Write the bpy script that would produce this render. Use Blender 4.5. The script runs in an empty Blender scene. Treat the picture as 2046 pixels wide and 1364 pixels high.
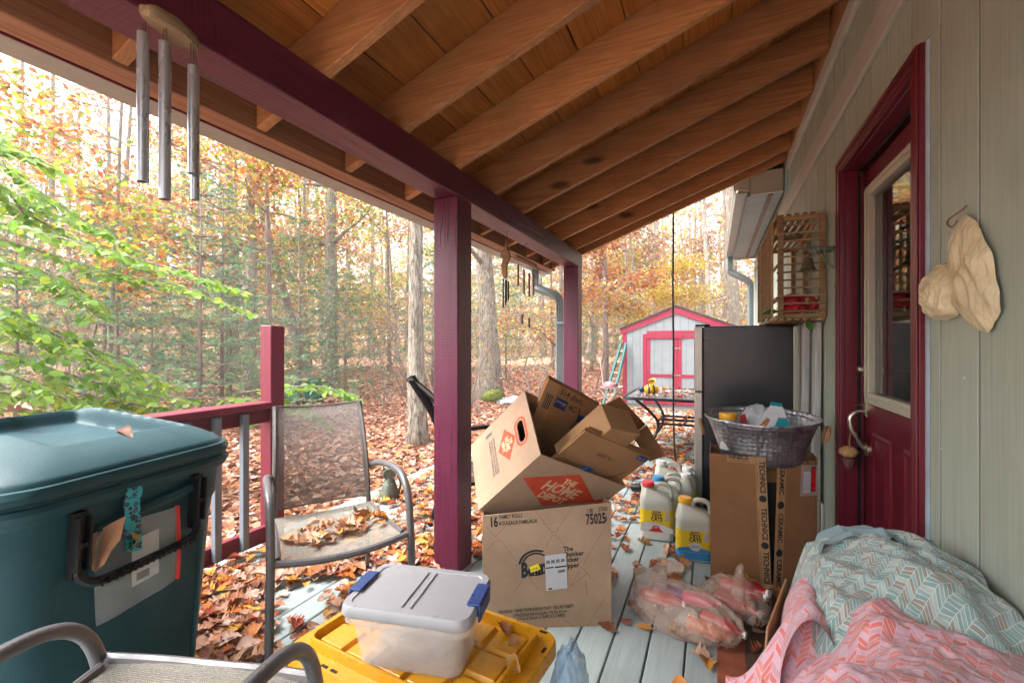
import bpy, bmesh, math, random
import numpy as np
from mathutils import Vector, Matrix, noise as mnoise
random.seed(7); RNG = np.random.default_rng(11)
SC = bpy.context.scene; COL = SC.collection
R = math.radians

# ---------------------------------------------------------------- camera
cam = bpy.data.cameras.new('camera'); camo = bpy.data.objects.new('camera', cam); COL.objects.link(camo)
cam.sensor_width = 36; cam.lens = 893 / 2046 * 36; cam.shift_y = 8 / 2046
cam.clip_start = .02; cam.clip_end = 500
camo.location = (0, 0, 1.2); camo.rotation_euler = (R(90), 0, math.atan(402 / 893))
SC.camera = camo
# ---------------------------------------------------------------- sky and sun (overcast autumn day)
SUN_EL, SUN_AZ = 56, 236           # azimuth measured from +Y clockwise
W = bpy.data.worlds.new('World'); SC.world = W; W.use_nodes = True
nt = W.node_tree; nt.nodes.clear()
sky = nt.nodes.new('ShaderNodeTexSky'); sky.sky_type = 'NISHITA'; sky.sun_disc = False
sky.sun_elevation = R(SUN_EL); sky.sun_rotation = R(SUN_AZ); sky.air_density = 1.0; sky.dust_density = 6; sky.ozone_density = 1
hs = nt.nodes.new('ShaderNodeHueSaturation'); hs.inputs['Saturation'].default_value = .3
bg = nt.nodes.new('ShaderNodeBackground'); bg.inputs['Strength'].default_value = .15
wo = nt.nodes.new('ShaderNodeOutputWorld')
nt.links.new(sky.outputs[0], hs.inputs['Color']); nt.links.new(hs.outputs[0], bg.inputs[0]); nt.links.new(bg.outputs[0], wo.inputs[0])
sl = bpy.data.lights.new('sun', 'SUN'); sl.energy = .7; sl.angle = R(45); sl.color = (1, .97, .93)
so = bpy.data.objects.new('sun', sl); COL.objects.link(so)
_a, _e = R(SUN_AZ), R(SUN_EL)
so.rotation_euler = Vector((math.sin(_a) * math.cos(_e), math.cos(_a) * math.cos(_e), math.sin(_e))).to_track_quat('Z', 'Y').to_euler()
so.location = (-10, -10, 20)
VS = SC.view_settings; VS.view_transform = 'Standard'; VS.look = 'None'; VS.gamma = 1; VS.exposure = 2.7
SC.cycles.use_denoising = True; SC.cycles.max_bounces = 8; SC.cycles.diffuse_bounces = 5; SC.cycles.adaptive_threshold = .02
SC.cycles.transparent_max_bounces = 16; SC.cycles.transmission_bounces = 8
SC.cycles.caustics_reflective = False; SC.cycles.caustics_refractive = False
SC.cycles.sample_clamp_indirect = 6

# ---------------------------------------------------------------- helpers
def C(r, g, b):
    def f(c):
        c /= 255.
        return c / 12.92 if c <= .04045 else ((c + .055) / 1.055) ** 2.4
    return (f(r), f(g), f(b), 1)

class MB:
    def __init__(s): s.v = []; s.f = []
    def add(s, vs, fs):
        o = len(s.v); s.v += [tuple(p) for p in vs]; s.f += [tuple(i + o for i in q) for q in fs]; return s
    def box(s, x0, x1, y0, y1, z0, z1):
        return s.obox((x0, y0, z0), (x1 - x0, 0, 0), (0, y1 - y0, 0), (0, 0, z1 - z0))
    def obox(s, o, a, b, c):
        o, a, b, c = Vector(o), Vector(a), Vector(b), Vector(c)
        if a.cross(b).dot(c) < 0: a, b = b, a
        vs = [o, o + a, o + a + b, o + b, o + c, o + a + c, o + a + b + c, o + b + c]
        return s.add(vs, [(3, 2, 1, 0), (4, 5, 6, 7), (0, 1, 5, 4), (1, 2, 6, 5), (2, 3, 7, 6), (3, 0, 4, 7)])
    def bar(s, p, q, w, h, up=(0, 0, 1)):       # rectangular bar p->q
        p, q = Vector(p), Vector(q); d = (q - p); u = Vector(up); sd = d.cross(u).normalized(); u = sd.cross(d).normalized()
        return s.obox(p - sd * w / 2 - u * h / 2, d, sd * w, u * h)
    def slab(s, pts, th):                        # thick polygon, th along -normal
        P = [Vector(p) for p in pts]; n = (P[1] - P[0]).cross(P[-1] - P[0]).normalized(); k = len(P)
        vs = P + [p - n * th for p in P]
        return s.add(vs, [tuple(range(k)), tuple(range(2 * k - 1, k - 1, -1))] + [(i, i + k, (i + 1) % k + k, (i + 1) % k) for i in range(k)])
    def poly(s, pts): return s.add(pts, [tuple(range(len(pts)))])
    def tube(s, pts, r, n=8, closed=False, cap=True, sq=1.0):
        P = [Vector(p) for p in pts]; k = len(P); rs = r if isinstance(r, (list, tuple)) else [r] * k
        up = None; rings = []
        for i in range(k):
            a = P[(i - 1) % k] if (i or closed) else P[0]; b = P[(i + 1) % k] if (i < k - 1 or closed) else P[-1]
            t = (b - a).normalized()
            if up is None:
                up = Vector((0, 0, 1)) if abs(t.z) < .9 else Vector((1, 0, 0))
            x = t.cross(up).normalized(); up = x.cross(t).normalized()
            rings.append([P[i] + (x * math.cos(2 * math.pi * j / n) + up * math.sin(2 * math.pi * j / n) * sq) * rs[i] for j in range(n)])
        vs = [p for q in rings for p in q]; fs = []
        for i in range(k if closed else k - 1):
            for j in range(n):
                a = i * n + j; b = i * n + (j + 1) % n; i2 = (i + 1) % k
                fs.append((a, b, i2 * n + (j + 1) % n, i2 * n + j))
        if cap and not closed:
            fs.append(tuple(range(n - 1, -1, -1))); fs.append(tuple((k - 1) * n + j for j in range(n)))
        return s.add(vs, fs)
    def lathe(s, prof, n=20, c=(0, 0, 0), M=None, sx=1, sy=1, cap=True):
        vs = []
        for r, z in prof:
            for j in range(n):
                a = 2 * math.pi * j / n; p = Vector((r * math.cos(a) * sx, r * math.sin(a) * sy, z))
                if M is not None: p = M @ p
                vs.append(p + Vector(c))
        k = len(prof); fs = []
        for i in range(k - 1):
            for j in range(n): fs.append((i * n + j, i * n + (j + 1) % n, (i + 1) * n + (j + 1) % n, (i + 1) * n + j))
        if cap: fs.append(tuple(range(n - 1, -1, -1))); fs.append(tuple((k - 1) * n + j for j in range(n)))
        return s.add(vs, fs)
    def grid(s, fn, nu, nv):
        vs = [fn(i / nu, j / nv) for j in range(nv + 1) for i in range(nu + 1)]
        return s.add(vs, [(j * (nu + 1) + i, j * (nu + 1) + i + 1, (j + 1) * (nu + 1) + i + 1, (j + 1) * (nu + 1) + i) for j in range(nv) for i in range(nu)])

ORG = {}
def tag(o, label=None, cat=None, group=None, kind=None):
    if label: o['label'] = label
    if cat: o['category'] = cat
    if group: o['group'] = group
    if kind: o['kind'] = kind
    return o
def thing(name, label, cat, loc=(0, 0, 0), rz=0, group=None):
    o = bpy.data.objects.new(name, None); COL.objects.link(o); o.empty_display_size = .1
    o.location = loc; o.rotation_euler = (0, 0, rz); ORG[o.name] = Vector(loc)
    return tag(o, label, cat, group)
def struct(name):
    o = bpy.data.objects.new(name, None); COL.objects.link(o); o['kind'] = 'structure'; ORG[o.name] = Vector((0, 0, 0)); return o
def mesh_of(name, mb, bevel=0, seg=1, smooth=False, ang=40):
    me = bpy.data.meshes.new(name); me.from_pydata(mb.v, [], mb.f)
    bm = bmesh.new(); bm.from_mesh(me)
    bmesh.ops.recalc_face_normals(bm, faces=bm.faces)
    if bevel:
        es = [e for e in bm.edges if len(e.link_faces) == 2 and e.calc_face_angle(0) > R(30)]
        bmesh.ops.bevel(bm, geom=es, offset=bevel, segments=seg, profile=.5, affect='EDGES', clamp_overlap=True)
    bm.to_mesh(me); bm.free()
    if smooth:
        me.polygons.foreach_set('use_smooth', [True] * len(me.polygons))
        if smooth != 'all':
            try: me.set_sharp_from_angle(angle=R(ang))
            except Exception: pass
    return me
def part(name, mb, mat, parent=None, bevel=0, seg=1, smooth=False, local=False, loc=None, ang=40):
    """mesh object; vertices are in world space unless local (the parent's own space)"""
    if parent is not None and not local:
        og = ORG.get(parent.name, Vector((0, 0, 0)))
        mb.v = [tuple(Vector(p) - og) for p in mb.v]
    me = mesh_of(name, mb, bevel, seg, smooth, ang)
    if mat: me.materials.append(mat)
    o = bpy.data.objects.new(name, me); COL.objects.link(o)
    if parent is not None:
        o.parent = parent; ORG[o.name] = ORG.get(parent.name, Vector((0, 0, 0)))
    else:
        bb = [Vector(p) for p in mb.v]
        if bb:
            c = Vector((sum(p.x for p in bb) / len(bb), sum(p.y for p in bb) / len(bb), min(p.z for p in bb)))
            me.transform(Matrix.Translation(-c)); o.location = c; ORG[o.name] = c
    if loc is not None: o.location = loc
    return o
def copy_tree(root, loc, rz, label, group=None):
    r = root.copy(); COL.objects.link(r); r.location = loc; r.rotation_euler = (0, 0, rz); r['label'] = label
    if group: r['group'] = group
    for ch in root.children:
        c = ch.copy(); COL.objects.link(c); c.parent = r
        for g in ch.children:
            d = g.copy(); COL.objects.link(d); d.parent = c
    return r
def inst(me, name, parent=None, loc=(0, 0, 0), rot=(0, 0, 0), sc=(1, 1, 1)):
    o = bpy.data.objects.new(name, me); COL.objects.link(o); o.location = loc; o.rotation_euler = rot; o.scale = sc
    if parent is not None:
        o.parent = parent; o.location = Vector(loc) - ORG.get(parent.name, Vector((0, 0, 0)))
    return o
def mesh_np(name, V, F, mat, col=None):
    """big mesh from arrays: V (n,3), F (m,k), col (n,3)"""
    me = bpy.data.meshes.new(name); V = np.asarray(V, np.float32); F = np.asarray(F, np.int32); k = F.shape[1]
    me.vertices.add(len(V)); me.vertices.foreach_set('co', V.ravel())
    me.loops.add(F.size); me.loops.foreach_set('vertex_index', F.ravel())
    me.polygons.add(len(F)); me.polygons.foreach_set('loop_start', np.arange(0, F.size, k, dtype=np.int32))
    me.update(calc_edges=True)
    if col is not None:
        at = me.color_attributes.new('Col', 'FLOAT_COLOR', 'POINT')
        at.data.foreach_set('color', np.concatenate([col, np.ones((len(col), 1))], 1).astype(np.float32).ravel())
    me.materials.append(mat); return me
def stuff(name, me, parent=None, label=None, cat=None):
    o = bpy.data.objects.new(name, me); COL.objects.link(o); o['kind'] = 'stuff'
    if parent is not None:
        o.parent = parent; o.location = -ORG.get(parent.name, Vector((0, 0, 0)))
    return tag(o, label, cat)

# ---------------------------------------------------------------- materials
class NT:
    def __init__(s, name):
        s.m = bpy.data.materials.new(name); s.m.use_nodes = True; s.t = s.m.node_tree
        s.b = s.t.nodes['Principled BSDF']; s.out = s.t.nodes['Material Output']
    def n(s, ty, **k):
        d = s.t.nodes.new(ty)
        for a, v in k.items(): setattr(d, a, v)
        return d
    def l(s, a, b): s.t.links.new(a, b)
    def math(s, op, a, b=None, c=None):
        d = s.n('ShaderNodeMath', operation=op)
        for i, x in enumerate((a, b, c)):
            if x is None: continue
            if isinstance(x, (int, float)): d.inputs[i].default_value = x
            else: s.l(x, d.inputs[i])
        return d.outputs[0]
    def mix(s, f, a, b, mode='MIX'):
        d = s.n('ShaderNodeMix', data_type='RGBA', blend_type=mode)
        for i, x in ((0, f), (6, a), (7, b)):
            if isinstance(x, (int, float)): d.inputs[i].default_value = x
            elif isinstance(x, tuple): d.inputs[i].default_value = x
            else: s.l(x, d.inputs[i])
        return d.outputs[2]
    def coords(s, scale=(1, 1, 1), rnd=True, kind='Object'):
        tc = s.n('ShaderNodeTexCoord'); v = tc.outputs[kind]
        if rnd:
            oi = s.n('ShaderNodeObjectInfo'); ad = s.n('ShaderNodeVectorMath', operation='MULTIPLY_ADD')
            ad.inputs[1].default_value = (37, 23, 51); cb = s.n('ShaderNodeCombineXYZ')
            for i in range(3): s.l(oi.outputs['Random'], cb.inputs[i])
            s.l(cb.outputs[0], ad.inputs[0]); s.l(v, ad.inputs[2]); v = ad.outputs[0]
        mp = s.n('ShaderNodeMapping'); mp.inputs['Scale'].default_value = scale; s.l(v, mp.inputs['Vector']); return mp.outputs[0]
    def noise(s, v, scale, detail=4, rough=.55, dist=0):
        d = s.n('ShaderNodeTexNoise'); d.inputs['Scale'].default_value = scale; d.inputs['Detail'].default_value = detail
        d.inputs['Roughness'].default_value = rough; d.inputs['Distortion'].default_value = dist; s.l(v, d.inputs['Vector']); return d.outputs['Fac']
    def ramp(s, f, stops, interp='LINEAR'):
        d = s.n('ShaderNodeValToRGB'); e = d.color_ramp; e.interpolation = interp
        while len(e.elements) < len(stops): e.elements.new(.5)
        for x, (p, c) in zip(e.elements, stops): x.position = p; x.color = c
        s.l(f, d.inputs[0]); return d.outputs[0]
    def rng(s, f, a, b, c, d):
        m = s.n('ShaderNodeMapRange'); s.l(f, m.inputs[0])
        for i, x in enumerate((a, b, c, d)): m.inputs[i + 1].default_value = x
        return m.outputs[0]
    def bump(s, h, st, dist=.002):
        d = s.n('ShaderNodeBump'); d.inputs['Strength'].default_value = st; d.inputs['Distance'].default_value = dist
        s.l(h, d.inputs['Height']); s.l(d.outputs[0], s.b.inputs['Normal'])
    def set(s, **k):
        for a, v in k.items():
            i = s.b.inputs[a.replace('_', ' ')]
            if isinstance(v, (int, float, tuple)): i.default_value = v
            else: s.l(v, i)
        return s
def sc(c, k): return (c[0] * k, c[1] * k, c[2] * k, 1)
def plain(name, c, rough=.5, metal=0, var=.25, vscale=9, bump=.15, bscale=90, spec=.5, dirt=None, dirt_amt=.4, stretch=(1, 1, 1), coat=0, rv=.12):
    m = NT(name); v = m.coords(stretch)
    col = m.mix(m.rng(m.noise(v, vscale, 5), .3, .7, 0, 1), sc(c, 1 - var), sc(c, 1 + var * .7))
    if dirt:
        col = m.mix(m.rng(m.noise(v, vscale * .45, 6, .7), .52, .75, 0, dirt_amt), col, dirt)
    m.set(Base_Color=col, Metallic=metal, Roughness=m.rng(m.noise(v, vscale * 2.3, 4), .3, .7, max(.03, rough - rv), min(1, rough + rv)))
    m.b.inputs['Specular IOR Level'].default_value = spec
    if coat: m.b.inputs['Coat Weight'].default_value = coat
    if bump: m.bump(m.noise(v, bscale, 4), bump)
    return m.m
def wood(name, c1, c2, axis, rough=.65, knots=.5, bump=.35, scale=1., var=.3, stain=None, paint=False, cracks=False):
    """grain running along axis 0/1/2"""
    m = NT(name); s_ = [14 * scale] * 3; s_[axis] = .9 * scale
    v = m.coords(tuple(s_)); g = m.noise(v, 3.2, 6, .6, .6)
    fine = [95 * scale] * 3; fine[axis] = 2.5 * scale; v2 = m.coords(tuple(fine)); g2 = m.noise(v2, 1.4, 3)
    col = m.mix(m.rng(g, .3, .7, 0, 1), c1, c2)
    col = m.mix(m.rng(g2, .35, .7, 0, .55 if not paint else .2), col, sc(c1, .55))
    oi = m.n('ShaderNodeObjectInfo')
    col = m.mix(1., col, m.ramp(oi.outputs['Random'], [(0, (1 - var,) * 3 + (1,)), (.5, (1, 1 - var * .12, 1 - var * .25, 1)), (1, (1 + var * .5, 1 + var * .45, 1 + var * .4, 1))]), 'MULTIPLY')
    if knots:
        ks = [5.5 * scale] * 3; ks[axis] = 2.2 * scale; vk = m.coords(tuple(ks)); vo = m.n('ShaderNodeTexVoronoi'); vo.inputs['Scale'].default_value = .8; m.l(vk, vo.inputs['Vector'])
        k = m.rng(vo.outputs['Distance'], .06, .17, knots, 0); col = m.mix(k, col, sc(c1, .14))
    if stain is not None:
        vs = m.coords((1, 1, 1)); col = m.mix(m.rng(m.noise(vs, 2.2, 5, .65), .5, .78, 0, .75), col, stain)
    m.set(Base_Color=col, Roughness=m.rng(g2, .3, .7, rough - .1, min(1, rough + .12)))
    m.b.inputs['Specular IOR Level'].default_value = .5 if paint else .3
    hgt = g2
    if cracks:
        cs = [7 * scale] * 3; cs[axis] = .35 * scale; vc = m.coords(tuple(cs)); cn = m.noise(vc, 1.6, 3, .5, .4)
        ck = m.math('MULTIPLY', m.rng(m.math('ABSOLUTE', m.math('SUBTRACT', cn, .5)), .0, .010, 1, 0), m.rng(m.noise(m.coords((1.3, 1.3, 1.3)), 1.5, 2), .47, .56, 0, 1))
        col = m.mix(ck, col, sc(c1, .12)); tc = m.n('ShaderNodeTexCoord'); sp = m.n('ShaderNodeSeparateXYZ'); m.l(tc.outputs['Object'], sp.inputs[0])
        saw = m.math('MULTIPLY', m.math('SINE', m.math('ADD', m.math('MULTIPLY', sp.outputs[axis], 420.), m.math('MULTIPLY', m.noise(m.coords((3, 3, 3)), 2, 2), 6.))), m.rng(m.noise(m.coords((2, 2, 2)), 2, 2), .4, .6, .02, .22))
        hgt = m.math('SUBTRACT', m.math('ADD', g2, saw), m.math('MULTIPLY', ck, 2.)); m.set(Base_Color=col)
    m.bump(hgt, bump, .0015)
    return m.m
def leafmat(name, trans=.45, rough=.55, objrand=None, vein=False, vsc=45):
    m = NT(name)
    if objrand:
        oi = m.n('ShaderNodeObjectInfo'); col = m.ramp(oi.outputs['Random'], objrand, 'LINEAR')
        v = m.coords((1, 1, 1)); col = m.mix(m.rng(m.noise(v, 40, 4), .4, .75, 0, .6), col, m.mix(1., col, (.45, .35, .3, 1), 'MULTIPLY'))
    else:
        at = m.n('ShaderNodeVertexColor', layer_name='Col'); col = at.outputs[0]; v = m.coords((1, 1, 1), False)
        col = m.mix(m.rng(m.noise(v, vsc, 3), .42, .72, 0, .55), col, m.mix(1., col, (.5, .4, .36, 1), 'MULTIPLY'))
    m.set(Base_Color=col, Roughness=rough); m.b.inputs['Specular IOR Level'].default_value = .35
    if trans:
        tr = m.n('ShaderNodeBsdfTranslucent'); m.l(col, tr.inputs[0]); mx = m.n('ShaderNodeMixShader'); mx.inputs[0].default_value = trans
        m.l(m.b.outputs[0], mx.inputs[1]); m.l(tr.outputs[0], mx.inputs[2]); m.l(mx.outputs[0], m.out.inputs[0])
    return m.m
def emis_free(name, c, rough=.6): return plain(name, c, rough, var=.05, bump=0)

def txt(parent, s, o, r, u, size, mat, sx=1., bold=0., eps=.0009, align='LEFT', name='lettering', local=False, shear=0.):
    cu = bpy.data.curves.new('t', 'FONT'); cu.body = s; cu.size = size; cu.offset = bold; cu.align_x = align; cu.resolution_u = 2; cu.shear = shear
    ob = bpy.data.objects.new('t', cu); COL.objects.link(ob)
    me = bpy.data.meshes.new_from_object(ob); bpy.data.objects.remove(ob); bpy.data.curves.remove(cu)
    r, u, o = Vector(r).normalized(), Vector(u).normalized(), Vector(o); n = r.cross(u).normalized()
    og = Vector((0, 0, 0)) if local else ORG.get(parent.name, Vector((0, 0, 0)))
    for v in me.vertices:
        p = v.co; v.co = o - og + r * (p.x * sx) + u * p.y + n * eps
    me.materials.clear(); me.materials.append(mat); me.name = name
    ob = bpy.data.objects.new(name, me); COL.objects.link(ob); ob.parent = parent; ORG[ob.name] = ORG.get(parent.name, Vector((0, 0, 0)))
    return ob
def decal(parent, pts, mat, o, r, u, eps=.0006, name='print', local=False):
    """flat printed polygon, pts in (r,u) metres"""
    r, u, o = Vector(r).normalized(), Vector(u).normalized(), Vector(o); n = r.cross(u).normalized()
    mb = MB().poly([o + r * a + u * b + n * eps for a, b in pts])
    me = bpy.data.meshes.new(name)
    og = Vector((0, 0, 0)) if local else ORG.get(parent.name, Vector((0, 0, 0)))
    me.from_pydata([tuple(Vector(p) - og) for p in mb.v], [], mb.f); me.materials.append(mat)
    ob = bpy.data.objects.new(name, me); COL.objects.link(ob); ob.parent = parent; ORG[ob.name] = ORG.get(parent.name, Vector((0, 0, 0)))
    return ob
def rect(x0, x1, y0, y1): return [(x0, y0), (x1, y0), (x1, y1), (x0, y1)]
def ell(cx, cy, rx, ry, n=24, a0=0, a1=360): return [(cx + rx * math.cos(R(a0 + (a1 - a0) * i / (n if a1 - a0 == 360 else n - 1))), cy + ry * math.sin(R(a0 + (a1 - a0) * i / (n if a1 - a0 == 360 else n - 1)))) for i in range(n)]
def bez(pts, n=8):
    """Catmull-Rom through points"""
    P = [Vector(p) for p in pts]; P = [P[0] * 2 - P[1]] + P + [P[-1] * 2 - P[-2]]; out = []
    for i in range(1, len(P) - 2):
        for k in range(n):
            t = k / n; a, b, c, d = P[i - 1], P[i], P[i + 1], P[i + 2]
            out.append(.5 * ((2 * b) + (c - a) * t + (2 * a - 5 * b + 4 * c - d) * t * t + (3 * b - a - 3 * c + d) * t ** 3))
    out.append(P[-2]); return out
def fbm(p, s=1., o=4):
    return mnoise.fractal(Vector(p) * s, .9, 2.1, o)

# palette
MAROON = plain('maroon_paint', C(100, 26, 52), .42, var=.22, vscale=6, bump=.5, bscale=70, stretch=(1, 1, 1), dirt=C(70, 14, 40), dirt_amt=.35)
MAROON_Y = wood('maroon_beam_paint', C(80, 18, 46), C(96, 28, 56), 1, .4, .5, .8, paint=True, var=.05, cracks=True)
MAROON_Z = wood('maroon_post_paint', C(82, 22, 50), C(100, 32, 62), 2, .38, .5, .8, paint=True, var=.05, cracks=True)
RAILRED = wood('red_rail_paint', C(106, 24, 46), C(118, 34, 56), 1, .45, .3, .5, paint=True, var=.06)
RAILRED_Z = wood('red_rail_post_paint', C(106, 24, 46), C(118, 34, 56), 2, .45, .3, .5, paint=True, var=.06)
SHEDRED = plain('shed_red_paint', C(138, 22, 54), .5, var=.12)
DOORRED = plain('door_red_paint', C(94, 11, 32), .34, var=.03, vscale=3, bump=.0, spec=.5, rv=.02)
RAFTER = wood('cedar_rafter', C(168, 116, 74), C(194, 144, 98), 0, .62, .95, .3, var=.28, stain=C(122, 88, 64))
PLANK = wood('cedar_roof_plank', C(176, 108, 50), C(204, 138, 72), 1, .6, .75, .35, var=.45, stain=C(124, 72, 36))
SUBF = wood('brown_subfascia', C(140, 98, 74), C(160, 118, 92), 1, .65, .6, .3, var=.2)
SIDING = wood('sage_siding_paint', C(150, 162, 150), C(162, 172, 160), 2, .6, .12, .45, var=.06, paint=True, stain=C(138, 146, 130))
TRIM = wood('grey_trim_paint', C(172, 172, 162), C(182, 182, 172), 1, .6, .1, .3, var=.05, paint=True)
DECKP = wood('grey_deck_paint', C(140, 154, 156), C(158, 170, 170), 1, .5, .12, .5, var=.1, paint=True, stain=C(120, 128, 126))
WHITEP = plain('white_aluminium', C(146, 144, 136), .45, var=.06, dirt=C(150, 146, 130), dirt_amt=.35)
GREYP = plain('grey_blue_aluminium', C(112, 122, 124), .42, var=.08, dirt=C(130, 132, 124), dirt_amt=.3)
BALUST = wood('grey_baluster_paint', C(104, 116, 128), C(124, 134, 142), 2, .55, .15, .4, var=.06, paint=True)
GAPSHADE = plain('gap_shade_black', (.006, .006, .006, 1), .9, var=0, bump=0)
BLACKP = plain('black_plastic', (.0045, .0045, .0055, 1), .5, var=.2, bump=.1, spec=.3)
PRINTK = emis_free('black_print', (.016, .016, .018, 1), .7)
PRINTW = emis_free('white_print', C(190, 190, 194), .6)
PRINTO = emis_free('orange_print', C(196, 66, 30), .65)
PRINTB = emis_free('blue_print', C(24, 46, 92), .6)
def cardboard(name, c):
    m = NT(name); v = m.coords((1, 1, 1)); st = m.coords((3, 3, 60))
    col = m.mix(m.rng(m.noise(v, 5, 6, .65), .3, .72, 0, 1), sc(c, .82), sc(c, 1.1))
    col = m.mix(m.rng(m.noise(st, 4, 3), .4, .7, 0, .25), col, sc(c, .78))
    col = m.mix(m.rng(m.noise(v, 90, 3), .62, .8, 0, .35), col, sc(c, .6))
    m.set(Base_Color=col, Roughness=.82); m.b.inputs['Specular IOR Level'].default_value = .2
    m.bump(m.math('ADD', m.noise(v, 7, 5), m.math('MULTIPLY', m.noise(st, 6, 2), .4)), .35, .006)
    return m.m
CARD = cardboard('cardboard', C(172, 144, 120)); CARD2 = cardboard('cardboard_brown', C(150, 108, 72)); CARD3 = cardboard('cardboard_tan', C(160, 122, 86))
CARDP = cardboard('cardboard_print_tan', C(200, 168, 132))

# ================================================================ SETTING
def g(x, y):
    q = max(0, math.hypot(x + 1, y - 3) - 10.5)
    h = -.32 + .045 * q + .028 * max(0, y - 13) * min(1, max(0, (x + 9) / 8))
    if q > 0: h += .10 * math.sin(x * .31 + 1) * math.sin(y * .27) * min(1, q / 4)
    return h + .03 * math.sin(x * 1.3 + .4) * math.sin(y * 1.1)
gm = NT('forest_floor'); v = gm.coords((1, 1, 1), False)
vo = gm.n('ShaderNodeTexVoronoi'); vo.inputs['Scale'].default_value = 11; gm.l(v, vo.inputs['Vector']); vo.inputs['Randomness'].default_value = 1
lc = gm.n('ShaderNodeSeparateColor'); gm.l(vo.outputs['Color'], lc.inputs[0])
col = gm.ramp(lc.outputs[0], [(0, C(132, 88, 66)), (.25, C(174, 128, 102)), (.5, C(190, 154, 134)), (.75, C(156, 102, 76)), (1, C(200, 168, 152))])
col = gm.mix(gm.rng(gm.noise(v, .35, 4), .55, .75, 0, .4), col, C(112, 104, 60))
gm.set(Base_Color=col, Roughness=.9); gm.bump(vo.outputs['Distance'], .8, .04)
xs = np.concatenate([np.linspace(-75, -14, 30), np.linspace(-12, 8, 41), np.linspace(10, 75, 24)])
ys = np.concatenate([np.linspace(-25, -3, 10), np.linspace(-2, 26, 57), np.linspace(28, 110, 34)])
mb = MB(); mb.v = [(x, y, g(x, y)) for y in ys for x in xs]; nx = len(xs)
mb.f = [(j * nx + i, j * nx + i + 1, (j + 1) * nx + i + 1, (j + 1) * nx + i) for j in range(len(ys) - 1) for i in range(nx - 1)]
o = part('ground', mb, gm.m, None, smooth='all'); o['kind'] = 'structure'

# ---- deck
deck = struct('deck')
x = -.374 - .1375 * 16
k = 0
rs = random.Random(3)
while x < .59:
    x1 = min(x + .1375, .598)
    cut = [-1.3, 1.22 * rs.choice([3, 4, 5]) + .05, 8.6]
    for a, b in zip(cut[:-1], cut[1:]):
        dz = rs.uniform(-.0015, .0015)
        part('deck_board', MB().box(x + .003, x1 - .003, a + .0015, b - .0015, -.036 + dz, dz), DECKP, deck, bevel=.004)
    x += .1375
part('deck_frame', MB().box(-2.53, -2.49, -1.3, 8.6, -.23, -.04).box(-2.49, .6, -1.3, -1.26, -.23, -.04).box(-2.49, .6, 8.55, 8.6, -.23, -.04).box(-1.0, -.96, -1.2, 8.55, -.23, -.04), DECKP, deck)
for y in (.2, 2.0, 4.4, 6.4, 8.5): part('deck_pier', MB().box(-2.46, -2.36, y - .05, y + .05, -.5, -.041), DECKP, deck)

# ---- railing
rail = thing('deck_railing', 'maroon deck railing with grey balusters behind the green trash can', 'railing', (-2.45, .7, 0))
part('railing_post', MB().box(-2.5, -2.405, 1.84, 1.935, 0, 1.32), RAILRED_Z, rail, bevel=.004)
part('cap_rail', MB().box(-2.52, -2.385, -1.2, 1.838, .828, .866), RAILRED, rail, bevel=.004)
part('upper_rail', MB().box(-2.47, -2.432, -1.2, 1.838, .742, .826), RAILRED, rail, bevel=.003)
part('lower_rail', MB().box(-2.47, -2.432, -1.2, 1.838, .03, .124), RAILRED, rail, bevel=.003)
y = 1.68
while y > -1.1:
    part('baluster', MB().box(-2.431, -2.395, y - .018, y + .018, .05, .815), BALUST, rail, bevel=.002); y -= .155

# ---- porch: posts, beam, rafters, planks, fascia, gutter
porch = thing('porch_roof', 'shed porch roof on maroon posts with open cedar rafters and planks', 'porch', (-1.295, 2.1, 0))
zb = lambda x: 2.134 + .368 * (x + 1.22)
def rough_post(x0, x1, y0, y1, z1):
    return MB().box(x0, x1, y0, y1, .0, z1)
part('post', rough_post(-1.37, -1.22, 2.017, 2.167, 1.986), MAROON_Z, porch, bevel=.006, seg=2)
part('post', rough_post(-1.37, -1.22, 4.30, 4.45, 1.986), MAROON_Z, porch, bevel=.006, seg=2)
part('beam', MB().box(-1.37, -1.22, -1.2, 4.47, 1.987, 2.134), MAROON_Y, porch, bevel=.006, seg=2)
X0, X1 = -1.557, .572
rm = MB().add([(X0, 0, zb(X0)), (X1, 0, zb(X1)), (X1, .04, zb(X1)), (X0, .04, zb(X0)), (X0, 0, zb(X0) + .19), (X1, 0, zb(X1) + .19), (X1, .04, zb(X1) + .19), (X0, .04, zb(X0) + .19)],
              [(3, 2, 1, 0), (4, 5, 6, 7), (0, 1, 5, 4), (1, 2, 6, 5), (2, 3, 7, 6), (3, 0, 4, 7)])
rme = mesh_of('rafter', rm, .003); rme.materials.append(RAFTER)
for k in range(-6, 7): inst(rme, 'rafter', porch, (0, 1.57 + .44 * k, 0))
inst(rme, 'rafter', porch, (0, 4.47, .0))
s = Vector((1, 0, .368)).normalized(); nn = Vector((-.368, 0, 1)).normalized()
L0 = (X0 - .1) / s.x; t = 0; total = (.6 - X0 + .1) / s.x
while t < total:
    w = .232; o_ = Vector((X0 - .1, -1.15, zb(X0 - .1) + .192)) + s * t
    j = rs.choice([1.15, 2.03, 2.91, 3.35]) + .02
    for a, b in ((-1.15, j - .002), (j + .002, 4.62)):
        part('roof_plank', MB().obox((o_.x, a, o_.z), s * (w - .005), (0, b - a, 0), nn * .02), PLANK, porch, bevel=.002)
    t += w
part('roof_covering', MB().obox((X0 - .17, -1.2, zb(X0 - .17) + .216), s * (2.55), (0, 5.86, 0), nn * .03), plain('dark_shingles', C(60, 58, 56), .9), porch)
part('subfascia', MB().box(-1.6, -1.5585, -1.2, 4.6, 2.0, 2.17), SUBF, porch, bevel=.003)
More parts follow.
